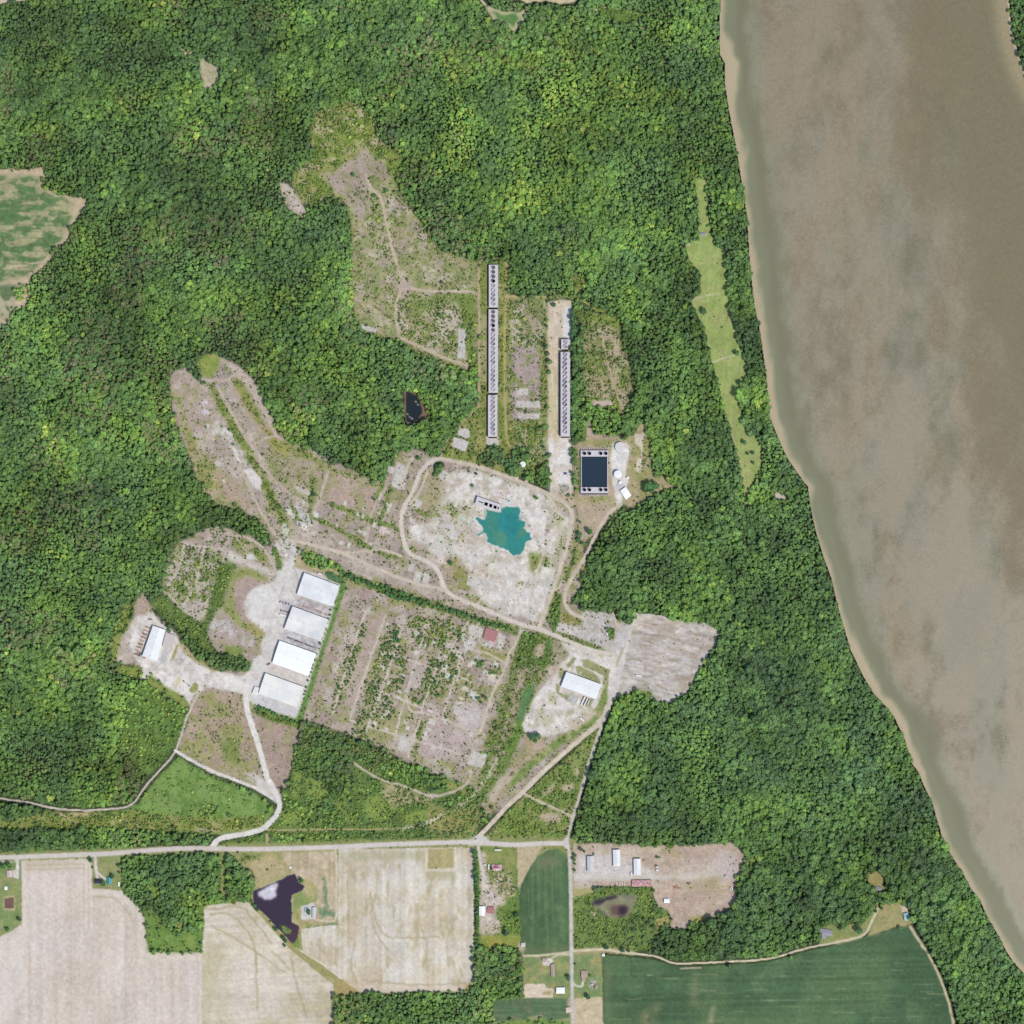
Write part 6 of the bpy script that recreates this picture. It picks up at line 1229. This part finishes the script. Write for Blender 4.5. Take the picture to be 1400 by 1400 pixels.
# ---- tanks
def tank(label, x, y, r, h, m=WHITE, dome=.08, group=None):
    root = tag(empty('storage_tank', wx(x), wy(y)), label, 'tank', group); R0 = r * S
    MB().cyl(0, 0, 0, h, R0, n=40).build('shell', m, root)
    rf = MB().cyl(0, 0, h, h + R0 * dome, R0 + .15, .6, 40).build('roof', m, root)
    MB().cyl(R0 * .45, 0, h + .1, h + R0 * dome * .55 + .5, .4, n=10).build('hatch', STEEL, rf)
    m_ = MB()
    for k in range(int(h / .5)): m_.box(R0 + .25, 0, .3 + k * .5, .08, .6, .08)
    m_.box(R0 + .25, .3, 0, .08, .08, h); m_.box(R0 + .25, -.3, 0, .08, .08, h); m_.build('ladder', STEEL, root)
tank('tall round white tank in the middle of the gravel pad', 844.6, 648.4, 5.2, 9, WHITE)
tank('widest and lowest pale round tank at the north end of the gravel pad', 847.4, 611.2, 6.6, 6.5, pmat('pale grey tank top', (212,208,202), .8, 0, .06, .2), .03)
tank('small white tank standing east of the tall tank', 858.2, 653.2, 1.7, 5)
tank('small white tank between the tall tank and the askew building', 848.2, 659.6, 2.1, 5)
tank('lone white round tank at the edge of the dark grove', 714.8, 634.8, 3.9, 6)
for lab, x, y, r in (('pale round pad beside the track south of the dark grove', 706.3, 652.5, 3.0), ('smaller pale round pad near the lone white tank', 720, 657.2, 2.5), ('tiny white round tank beside the field lane corner', 825, 1305.5, 2.0)):
    tank(lab, x, y, r, 1.2 if 'pad' in lab else 3, pmat('pale pad', (212,196,182), .9) if 'pad' in lab else WHITE, .02)
MB_slab = MB().prism([L2(p, (wx(848), wy(667))) for p in ((843.5,660.5),(850,660),(855,665),(848,670.5),(842,666))][::-1], 0, .5)
o = MB_slab.build('slab', CONCM); o.location = (wx(848), wy(667), 0); tag(o, 'grey concrete slab north of the askew white building', 'slab')
# ---- roofless concrete frame at the lake
fr = tag(empty('concrete_frame', wx(668), wy(684)), 'long pale concrete building shell with dark openings in its roof beside the teal lake', 'ruin')
ox, oy = fr.location.x, fr.location.y; c0 = Vector(L2((652.6,678.6), (ox, oy))); c1 = Vector(L2((686,690.2), (ox, oy))); c3 = Vector(L2((649.6,688.6), (ox, oy)))
ux, uy = (c1 - c0), (c3 - c0); A0 = lambda s, t: tuple(c0 + ux * s + uy * t)
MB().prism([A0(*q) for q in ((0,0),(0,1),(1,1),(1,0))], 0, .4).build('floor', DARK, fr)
m = MB()
for q in (((0,0),(0,.12),(1,.12),(1,0)),((0,.86),(0,1),(1,1),(1,.86)),((0,.12),(0,.86),(.04,.86),(.04,.12)),((.96,.12),(.96,.86),(1,.86),(1,.12))): m.prism([A0(*p) for p in q], .4, 9)
m.build('wall', pmat('bleached concrete', (208,202,204), .85, 0, .08, .2), fr)
m = MB(); RC = pmat('bleached concrete roof', (206,200,204), .85, 0, .06, .2)
holes = ((.10,.30,.50,.62),(.34,.48,.36,.78),(.54,.66,.36,.78),(.72,.84,.36,.78),(.88,.93,.40,.74))
xs_ = sorted({.04,.96} | {h[0] for h in holes} | {h[1] for h in holes})
for a, b in zip(xs_[:-1], xs_[1:]):
    hh = [h for h in holes if h[0] <= a and h[1] >= b]
    spans = [(.12, hh[0][2]), (hh[0][3], .86)] if hh else [(.12, .86)]
    for t0, t1 in spans: m.prism([A0(*p) for p in ((a,t0),(a,t1),(b,t1),(b,t0))], 8.2, 8.9)
m.build('roof', RC, fr)
m = MB()
for s_ in (.33,.51,.69,.86): m.prism([A0(*p) for p in ((s_ - .008,.12),(s_ - .008,.86),(s_ + .008,.86),(s_ + .008,.12))], .4, 8.1)
m.build('inner_wall', CONCM, fr)
# ---- vehicles
def car(label, x, y, rot, c, group=None, long=4.6, cat='car', name='parked_car', pick=False):
    root = tag(empty(name, wx(x), wy(y), .05, rot), label, cat, group); m = pmat('car paint', c, .35, 0, .03, .5, spec=.5)
    b = MB(); b.box(0, 0, .35, long, 1.8, .55); b.box(-long * .02, 0, .9, long * .96, 1.72, .12); b.build('body', m, root)
    k = MB(); L_ = long * (.3 if pick else .52); xo = long * (.08 if pick else -.04)
    pr = [(-L_ / 2, .8), (-L_ / 2 + .35, 1.5), (L_ / 2 - .5, 1.5), (L_ / 2, .8)]; pr = pr if pick else pr
    b0 = len(k.v); k.v += [(xo + px, -.8, pz) for px, pz in pr] + [(xo + px, .8, pz) for px, pz in pr]
    k.f += [(0, 1, 2, 3)[::-1], (4, 5, 6, 7)] + [(i, (i + 1) % 4, 4 + (i + 1) % 4, 4 + i) for i in range(4)]
    k.build('window', GLASS, root); MB().box(xo - .05, 0, 1.47, L_ - 1.0, 1.5, .1).build('car_roof', m, root)
    for sx in (-1, 1):
        for sy in (-1, 1): MB().hcyl((sx * long * .31, sy * .72, .33), (sx * long * .31, sy * .94, .33), .33).build('wheel', BLACK, root)
        for _ in (0,): MB().box(long / 2 + .01, sx * .62, .62, .08, .35, .16).build('headlight', WHITE, root)
    return root
GC = 'cars parked in the western yard'
an_ = math.radians(-62)
car('dark red car, westernmost of four parked cars in the western yard', 250.9, 931.2, an_, (110,60,70), GC); car('white car beside the dark red car in the western yard', 253.6, 932.8, an_, (225,225,225), GC)
car('silver car, third of the four parked in the western yard', 256.2, 935.0, an_, (190,196,204), GC); car('dark blue car, easternmost of four parked in the western yard', 258.4, 937.4, an_, (70,80,100), GC)
car('grey pickup waiting at the junction of highway and diagonal road', 650, 1147, math.radians(35), (110,110,116), None, 5.4, 'pickup', 'pickup', True)
car('white van in front of the navy roofed house', 133.4, 1196.5, math.radians(90), (230,230,230), None, 5.2, 'van', 'van')
car('silver car beside the long pinkish house', 750, 1315, math.radians(20), (190,192,196))
car('white car at the west wall of the second warehouse', 391, 843, math.radians(-20), (230,230,228), None, 5)
car('dark car by the large grey house in the lower right', 1124.5, 1266.6, math.radians(10), (60,60,70))
def trailer(label, x, y, rot, L_, w_, c=(232,232,232), group=None, h=2.8, cat='trailer'):
    root = tag(empty('box_trailer', wx(x), wy(y), .05, rot), label, cat, group); m = pmat('trailer skin', c, .5, 0, .06, .4)
    MB().box(0, 0, 1.0, L_, w_, h).build('body', m, root); MB().box(0, 0, .75, L_ * .98, w_ * .6, .25).build('chassis', STEEL, root)
    rb_ = MB()
    for k in range(int(L_ // 1.6)): rb_.box(-L_ / 2 + .8 + k * 1.6, 0, 1.0 + h, .12, w_ - .1, .06)
    rb_.build('roof_ribs', m, root)
    MB().box(-L_ / 2 - .04, 0, 1.1, .1, w_ * .9, h - .3).build('door', STEEL, root)
    for sx in (-.38, -.28):
        for sy in (-1, 1): MB().hcyl((sx * L_, sy * w_ * .32, .45), (sx * L_, sy * w_ * .5, .45), .45).build('wheel', BLACK, root)
GT = 'trailers south of the eastern building'
trailer('western long white trailer beside the eastern building', 797.0, 958.4, math.radians(64), 19, 2.8, group=GT); trailer('second long white trailer beside the eastern building', 801.2, 959.4, math.radians(64), 17, 2.6, (222,222,220), GT); trailer('shorter greyish trailer nearest the corner of the eastern building', 804.4, 960.4, math.radians(64), 12, 2.4, (200,196,194), GT)
trailer('white trailer alone in the mauve fallow field', 873.4, 923.8, math.radians(-14), 12, 3.0)
trailer('white trailer on the grass verge south of the eastern yard', 795.9, 983.6, math.radians(-40), 11, 2.6)
trailer('grey trailer on the grass verge beside a white one', 799, 979.5, math.radians(-40), 9, 2.4, (190,190,188)); 
trailer('long white camper on the grass beside the highway', 681, 1162, 0, 14, 3, (226,226,220)); trailer('upright standing white trailer west of the red and white farmhouse', 668.3, 1185.2, math.radians(90), 11, 2.6); trailer('short white trailer nearest the farm driveway', 663, 1182.4, 0, 6, 2.4)
trailer('white trailer at the north wall of the first warehouse', 437.5, 784.8, math.radians(-20), 9, 3.0); trailer('white trailer at the corner of the second warehouse', 386.5, 840.8, math.radians(-14), 13, 3.0); trailer('white tractor trailer beside the grey white shed', 863, 1195, math.radians(88), 8, 2.6)
trailer('white box trailer in the middle of the dirt yard', 899, 1189.6, math.radians(-10), 6, 3.2); trailer('smaller white box trailer north of another in the dirt yard', 898, 1185.6, math.radians(8), 4.5, 2.6)
trailer('white trailer leaning by the eastern edge of the dirt yard', 1001, 1214.6, math.radians(-60), 8, 2.2); trailer('narrow pale trailer by the woods edge of the dirt yard', 998.6, 1216.4, math.radians(-60), 7, 1.8, (214,206,200))
trailer('pale blue container beside the red stacks at the second warehouse', 393.5, 842.5, math.radians(70), 6, 2.6, (206,150,144)); trailer('dark flat trailer north of the western building', 205.6, 846.8, math.radians(-6), 9, 2.4, (120,118,124), None, 1.2)
# stacks of goods around the western building and warehouses
def stack(name, label, cat, x, y, rot, n, c, group, dx=2.2, dy=1.4, gap=2.6):
    root = tag(empty(name, wx(x), wy(y), 0, rot), label, cat, group); r = random.Random(int(x * 7 + y)); m1 = MB(); m2 = MB()
    for i in range(n):
        hh = r.uniform(.8, 2.2); m1.box((i - n / 2) * gap, r.uniform(-.3, .3), .15, dx, dy * 2, hh, r.uniform(-.1, .1)); m2.box((i - n / 2) * gap, 0, 0, dx + .2, dy * 2 + .2, .14)
    m1.build('goods', pmat('stacked goods', c, .8, 0, .25, .5), root); m2.build('pallet', WOOD, root)
GP = 'stacked materials in the western yard'
for i in range(9):
    stack('pallet_stack', 'row of brownish stacked materials along the western building', 'pallet stack', 202.5 - i * 1.9, 858 + i * 4.6, math.radians(-20), 4, [(176,150,134),(196,176,160),(150,124,112)][i % 3], GP)
for i in range(4): stack('pallet_stack', 'row of brownish stacked materials along the western building', 'pallet stack', 188 + i * 3.4, 893 + i * 1.4, math.radians(65), 3, [(190,110,100),(90,90,110),(200,190,180)][i % 3], GP)
GQ = 'stacked materials between the warehouses'
for i in range(7): stack('pallet_stack', 'low row of stacked materials between the first two warehouses', 'pallet stack', 417 + i * 5.2, 829.5 + i * 1.9, math.radians(-20), 3, [(196,168,160),(176,170,168),(210,200,196)][i % 3], GQ)
for i in range(8): stack('pallet_stack', 'grey row of stacked materials between the second and third warehouses', 'pallet stack', 396 + i * 5.0, 872.5 + i * 1.9, math.radians(-20), 3, [(130,126,134),(160,158,160),(110,106,112)][i % 3], 'grey stacked materials north of the white warehouse')
for i in range(8): stack('pallet_stack', 'scattered grey stack in the gravel yard west of the warehouses', 'pallet stack', 384 + (i % 4) * 3.6, 822 + (i // 4) * 8 + i, math.radians(30 + 20 * i), 2, [(120,118,130),(150,146,150)][i % 2], 'scattered stacks west of the warehouses')
stack('brick_stack', 'reddish stack at the west wall of the second warehouse', 'brick stack', 394, 848, math.radians(70), 3, (206,150,140), None)
stack('scrap_pile', 'brown rusty scrap heap west of the white warehouse', 'scrap pile', 367.8, 907.6, math.radians(20), 3, (120,96,84), None)
# poles, machinery
def pole(label, x, y, group):
    root = tag(empty('lamp_post', wx(x), wy(y)), label, 'lamp post', group)
    MB().cyl(0, 0, 0, 9, .16, .1, 8).build('pole', STEEL, root); MB().box(.9, 0, 8.9, 2.0, .14, .14).build('arm', STEEL, root); MB().box(1.8, 0, 8.7, .9, .5, .2).build('lamp_head', WHITE, root)
for y in (478, 518, 556, 596): pole('slim lamp post on the sandy strip west of the eastern fan towers', 760.5, y, 'lamp posts along the sandy strip')
mc = tag(empty('machine', wx(772.8), wy(648.5)), 'blue machine with white drum on the pale strip west of the basin', 'machine')
MB().box(0, 2.4, .4, 4.6, 2.6, 2.4).build('cab', BLUE, mc); MB().cyl(-.4, -2.4, .3, 2.8, 2.0, n=18).build('drum', WHITE, mc); MB().box(2.2, 1, 2, 5, .7, .7, .5).build('boom', BLUE, mc); MB().box(0, 0, 0, 3, 9, .4).build('chassis', BLACK, mc)
mf = tag(empty('pump_skid', wx(771), wy(668)), 'grey pipe frame at the south end of the pale strip', 'pump frame')
m = MB(); [m.box(-7 + i * 3.4, (j - .5) * 8, 0, .5, .5, 2.4) for i in range(5) for j in (0, 1)]; m.build('post', STEEL, mf); m = MB(); [m.box(0, (j - .5) * 8, 2.4, 15, .5, .4) for j in (0, 1)]; m.build('rail', STEEL, mf)
rails = tag(empty('fence', wx(785.5), wy(650)), 'thin dark fence line between the pale strip and the basin', 'fence'); m = MB(); [m.box(0, -52 + k * 4, 0, .12, .12, 1.6) for k in range(27)]; m.build('post', STEEL, rails); m = MB(); [m.box(0, 0, z, .08, 104, .08) for z in (.8, 1.5)]; m.build('rail', STEEL, rails)
# scrap cars and clutter in the farmyard
rj = random.Random(12); cc = [(190,190,190),(150,150,160),(120,70,60),(90,110,140),(220,215,205),(160,140,110),(70,70,75)]
for i in range(26):
    x, y = rj.uniform(666, 703), rj.uniform(1198, 1230)
    car('old car among weeds in the cluttered farmyard', x, y, rj.uniform(0, 3), rj.choice(cc), 'old cars in the farmyard', rj.uniform(4, 5), 'old car', 'scrap_car')
for i in range(7): car('car in the tight cluster beside the mauve roofed house', 808 + rj.uniform(0, 7), 1341 + rj.uniform(0, 10), rj.uniform(0, 3), rj.choice(cc), 'cars beside the mauve roofed house', 4.5, 'car', 'parked_car')
for i, (x, y, rt) in enumerate(((847.5,1208,90),(850.5,1208,90),(853.5,1208.4,90),(843,1208,90))): trailer('narrow pale flatbed west of the red roofed shelter', x, y, math.radians(rt), 8, 1.8, (214,204,194), 'flatbeds beside the red roofed shelter', .5)
for x, y in ((939,1206),(941.5,1207.6),(943.6,1206.6)): stack('scrap_pile', 'dark scrap piece in the middle of the tan dirt yard', 'scrap pile', x, y, rj.uniform(0, 3), 1, (80,70,64), 'dark scrap in the dirt yard')
for x, y in ((921,1212),(924,1213.6),(926,1211),(929,1214)): stack('scrap_pile', 'orange rusty scrap east of the red roofed shelter', 'scrap pile', x, y, rj.uniform(0, 3), 2, (186,124,96), 'rusty scrap in the dirt yard')
for x, y in ((1000,1172),(1003,1180),(999,1182),(1006,1176),(1002,1190)): stack('scrap_pile', 'grey machine part at the north eastern corner of the dirt yard', 'scrap pile', x, y, rj.uniform(0, 3), 1, (120,116,124), 'machine parts in the dirt yard')
car('dark machine parked alone on the dirt yard track', 991, 1196.6, .6, (40,40,44), None, 4, 'tractor', 'tractor')

# ---- single trees
rt = np.random.default_rng(77); _tn = [0]
def plant(kindname, label, cat, x, y, r, group=None, h=1.0, t=None, bush=False):
    _tn[0] += 1; i = _tn[0]
    o = D.objects.new(kindname, None); o.empty_display_size = 1; link(o)
    z = float(samp(Z, np.array([x]), np.array([y]))[0]); o.location = (wx(x), wy(y), z); tag(o, label, cat, group)
    R0 = r * S
    if bush: c, s = BUSH[i % 6]; a, b = D.objects.new('foliage', c), D.objects.new('stem', s)
    else: a, b = D.objects.new('crown', CROWNS[i % 10]), D.objects.new('trunk', TRUNKS[i % 10])
    tt_ = float(rt.uniform(.1, .6)) if t is None else t
    ks = [0, .5, 1]; cs = np.array([(58,92,62),(76,116,60),(134,156,70)], float); c_ = lin(np.array([np.interp(tt_, ks, cs[:, j]) for j in range(3)]) * rt.uniform(.9, 1.1)) / 1.06
    for q in (a, b): q.rotation_euler = (0, 0, float(rt.uniform(0, 6.28))); q.scale = (R0, R0, R0 * h); link(q, o)
    a.color = (float(c_[0]), float(c_[1]), float(c_[2]), 1)
    return o
for lab, x, y, r, t in (('lone dark tree, largest on the mown river strip', 962, 425.5, 4.2, .1), ('tree at the western edge of the mown river strip beside the lane', 947, 424.5, 3.6, .3), ('low tree south of the largest one on the river strip', 957.5, 443.5, 3.2, .3),
    ('tree at the eastern edge of the river strip beside a pale track', 1007, 483, 4.4, .3), ('small dark tree on the upper river strip', 948.2, 372, 2.2, .0), ('second small dark tree on the upper river strip', 955, 378, 2.0, .0),
    ('tree in the wide southern end of the river strip, northernmost there', 1017.5, 605, 3.6, .2), ('small tree paired with another in the southern river strip', 1022, 620, 2.2, .2), ('tree right of its pair in the southern river strip', 1029, 619, 2.8, .1), ('small round tree near the southern tip of the river strip', 1029.5, 632.5, 2.4, .3),
    ('dark round tree near the road in the dirt yard, western of a pair', 793.3, 1160.4, 2.3, .1), ('dark round tree near the road in the dirt yard, eastern of a pair', 798.4, 1163.6, 2.3, .3), ('small tree north of the first white shed', 811.5, 1167.5, 1.5, .4), ('tiny tree at the north edge of the dirt yard', 811, 1158, 1.3, .2),
    ('small tree beside the dirt yard entrance, northernmost', 785.5, 1169, 2.8, .3), ('small tree beside the dirt yard entrance, middle', 784.5, 1174.5, 2.8, .2), ('small tree beside the dirt yard entrance, southern', 786, 1181, 2.0, .4), ('round shrub tree south of the dirt yard entrance', 785.3, 1189.2, 2.1, .3),
    ('small tree in the middle of the dirt yard, western of two', 898.5, 1172, 2.1, .3), ('tiny tree in the middle of the dirt yard, eastern of two', 901.8, 1171.8, 1.3, .1), ('tiny dark tree just north of the white box trailers', 897.5, 1183.2, 1.2, .3),
    ('dark tree on the lane north of the big dark crop field', 829, 1295, 3.8, .0), ('dark tree east of another along the field lane', 851, 1298.4, 3.2, .1), ('third dark tree along the field lane', 859.5, 1300, 2.6, .2), ('very dark tree south of the mauve roofed house', 803.4, 1362, 3.8, .0),
    ('bluish tree beside the southern road opposite the mauve house', 776.6, 1335, 3.0, .1), ('small dark tree under the bluish roadside tree', 777, 1339, 2.0, .0), ('bright round tree north of the parked car cluster', 807.6, 1334.4, 2.0, .8), ('small tree on the lawn by the southern road', 786.5, 1318, 1.7, .2),
    ('tree at the eastern bay of the farm pond', 412.5, 1203.4, 3.8, .2), ('tree on the gravel pad between the two white sheds', 422, 1246.4, 3.4, .1), ('dark tree on the western pond bank, northernmost', 344, 1231.5, 2.4, .1), ('dark tree on the western pond bank, second from north', 348, 1237.5, 2.8, .1), ('dark tree on the western pond bank, third from north', 352, 1243.5, 3.0, .2),
    ('dark tree on the south western pond bank by the narrow bay', 377.5, 1269.5, 3.2, .1), ('dark tree at the southern tip of the farm pond, western', 387, 1281.5, 2.8, .1), ('dark tree at the southern tip of the farm pond, eastern', 390.6, 1286, 3.0, .0), ('small bush tree at the very end of the farm pond', 389, 1292.5, 2.2, .2), ('lone shrub tree on the dry grass north of the farm pond', 366, 1189, 1.6, .1),
    ('round tree at the left edge, western of a pair', 4.5, 1183.5, 4.2, .5), ('round tree at the left edge, eastern of a pair', 12.6, 1182.6, 4.0, .4), ('round tree at the corner of the homestead lawn', 27, 1256.6, 3.2, .2), ('tree at the south end of the homestead lawn', 10.4, 1270, 2.8, .2),
    ('round tree beside the highway at the navy house driveway', 124.4, 1175.6, 4.0, .3), ('dark tree between the navy and teal roofed houses', 141.2, 1207, 4.0, .1), ('tree behind the teal roofed house', 153.8, 1197.6, 3.2, .2), ('small tree along the drive of the navy roofed house', 127, 1186, 1.8, .1),
    ('dark round tree at the top of the farmyard hedgerow', 649.6, 1165.5, 4.2, .3), ('second dark round tree in the farmyard hedgerow', 650.6, 1200.5, 4.2, .1), ('very dark tree above the short mown band', 692, 1275.4, 4.2, .0), ('dark tree in the south eastern corner of the farmyard', 706, 1250, 3.4, .0), ('dark tree right of the farmhouse corner', 672, 1187.6, 2.2, .1),
    ('round dark bush tree on the bare ground west of the teal lake', 616, 770, 3.0, .1), ('tree between the gravel road and the woods edge lane', 806, 726.6, 5.2, .3), ('tree left of the lane tree pair', 792.5, 730.5, 4.0, .3), ('smaller tree below the lane tree pair', 790.5, 738, 3.2, .3), ('small tree above the lane tree pair', 793, 714, 1.9, .1),
    ('large dark tree beside the south western corner of the eastern yard', 728, 1007, 4.6, .2), ('large dark tree beside another near the eastern yard', 735.5, 1006, 4.6, .1), ('third tree of the clump near the eastern yard', 731.5, 1012.5, 3.8, .3),
    ('large tree of the clump on the lawn east of the basin', 886.5, 664, 6.0, .3), ('tree at the left of the lawn clump east of the basin', 882, 670.5, 4.2, .2), ('tree at the right of the lawn clump east of the basin', 895, 664.5, 5.6, .2), ('tree at the lower edge of the lawn clump east of the basin', 890.5, 670.5, 4.4, .3),
    ('dark tree on the lawn of the large grey house', 1173.5, 1271.5, 5.2, .1), ('small dark tree beside the large grey house', 1148, 1269, 2.6, .1), ('tree at the bend of the lane through the lower right lawn', 1205, 1241.5, 2.8, .2), ('tree north of the lane bend in the lower right lawn', 1196.5, 1245, 2.6, .1), ('big dark tree south of the blue grey roofed house', 1200.5, 1228, 5.0, .05),
    ('tree on the northern track of the brown clearing', 483, 239.5, 3.0, .4), ('green bush tree beside the northern track', 512, 268, 2.8, .5), ('bush tree on the eastern slope of the brown clearing', 529, 261, 3.4, .5), ('small dark tree on the brown clearing near the track fork', 604, 386, 2.2, .1), ('tree at the track fork in the brown clearing', 557, 382, 2.2, .3),
    ('dark tree inside the shrubby block below the track fork', 601, 431, 3.0, .2), ('tree at the corner of the pale slab west of the lake', 572, 626.5, 3.0, .4), ('tree at the eastern end of the scrubby lobe', 430, 676, 3.6, .3), ('small dark tree on the concrete north of the lake', 651, 648, 2.0, .1), ('bushy tree on the concrete by the lake frame', 646, 664, 2.6, .6),
    ('round bush tree north east of the teal lake', 733, 681, 3.0, .7), ('dark tree at the left edge of the sandy strip', 745.5, 472, 2.6, .1), ('dark tree at the upper left of the sandy strip', 747.5, 446, 2.4, .1), ('tree at the top of the sandy strip', 757, 417, 3.0, .2), ('dark tree where the sandy strip widens', 743, 611, 2.4, .0)):
    plant('tree', lab, 'tree', x, y, r, None, 1.0, t)
def row(pts, step, jit, r0, r1, label, group, name='tree', cat='tree', bush=False, t=None, h=1.0):
    d = 0
    for (xa, ya), (xb, yb) in zip(pts[:-1], pts[1:]):
        L_ = math.hypot(xb - xa, yb - ya)
        while d < L_:
            q = d / L_; plant(name, label, cat, xa + (xb - xa) * q + rt.uniform(-jit, jit), ya + (yb - ya) * q + rt.uniform(-jit, jit), rt.uniform(r0, r1), group, h, t, bush); d += step * rt.uniform(.7, 1.3)
        d -= L_
row([(466,782),(480,790),(500,797),(520,803)], 3.6, 1.5, 2.2, 3.6, 'bushy tree in the hedge east of the first warehouse', 'hedge trees near the first warehouse')
row([(520,801),(545,810),(560,816),(590,826),(620,836),(650,846),(680,856),(703,862)], 4.2, 2.6, 1.7, 3.2, 'bushy tree in the long hedge below the gravel road', 'hedge trees along the gravel road', t=.42)
row([(530,812),(545,818),(560,822)], 4, 1.5, 2.4, 3.6, 'bushy tree in the thick middle of the long hedge', 'trees in the thick middle of the hedge')
row([(649,1172),(651,1195),(652,1230),(652,1262),(650,1292)], 4.6, 1, 1.8, 3.0, 'small tree in the hedgerow between stubble field and farmyard', 'farmyard hedgerow trees')
row([(782,425),(785,470),(786,520),(785,560),(783,590)], 4.6, 1.6, 2.6, 4.0, 'tree in the strip of woods right of the eastern fan towers', 'trees beside the eastern fan towers', t=.3)
row([(461,802),(452,835),(440,872),(428,910),(416,950),(410,985)], 7, 1.0, 1.2, 2.2, 'small bush on the green strip behind the warehouses', 'bushes behind the warehouses', 'bush', 'bush', True, .5, 1.2)
row([(354,966),(380,977),(405,988),(412,994)], 4, 1.4, 1.6, 2.8, 'bush along the southern edge of the warehouse yard', 'bushes south of the warehouse yard', 'bush', 'bush', True, .4, 1.2)
# the bigger bushes of the scrub field are single plants
sel = [(float(a), float(b)) for a, b in SCRUB_SINGLE]
for a, b in sel: plant('bush', 'green bush among pale dirt in the scrub field south of the gravel road', 'bush', a, b, float(rt.uniform(1.3, 2.4)), 'bushes of the scrub field', 1.25, float(rt.uniform(.1, .6)), True)
print('things', len([o for o in col.objects if o.parent is None]))
# ------------------------------------------------------------------ light and camera
sc = bpy.context.scene
w = D.worlds.new('World'); sc.world = w; w.use_nodes = True
sky = w.node_tree.nodes.new('ShaderNodeTexSky'); sky.sky_type = 'NISHITA'; sky.sun_disc = False
EL, AZ = math.radians(60), math.radians(128)
sky.sun_elevation = EL; sky.sun_rotation = AZ; sky.air_density = 1.2; sky.dust_density = 1.5
bg = w.node_tree.nodes['Background']; w.node_tree.links.new(sky.outputs[0], bg.inputs[0]); bg.inputs[1].default_value = .15
sun = D.lights.new('sun', 'SUN'); sun.energy = 3.45; sun.angle = math.radians(.53); sun.color = (1, .96, .89)
so = D.objects.new('sun', sun); col.objects.link(so)
d = Vector((math.sin(AZ) * math.cos(EL), math.cos(AZ) * math.cos(EL), math.sin(EL)))
so.rotation_euler = d.to_track_quat('Z', 'Y').to_euler()
cam = D.cameras.new('camera'); co = D.objects.new('camera', cam); col.objects.link(co)
H = 9000.0
co.location = (0, 0, H); cam.angle = 2 * math.atan(1050.0 / H); cam.clip_start = 100; cam.clip_end = 60000
sc.camera = co
sc.view_settings.view_transform = 'Standard'; sc.view_settings.look = 'None'; sc.view_settings.gamma = 1; sc.view_settings.exposure = 0
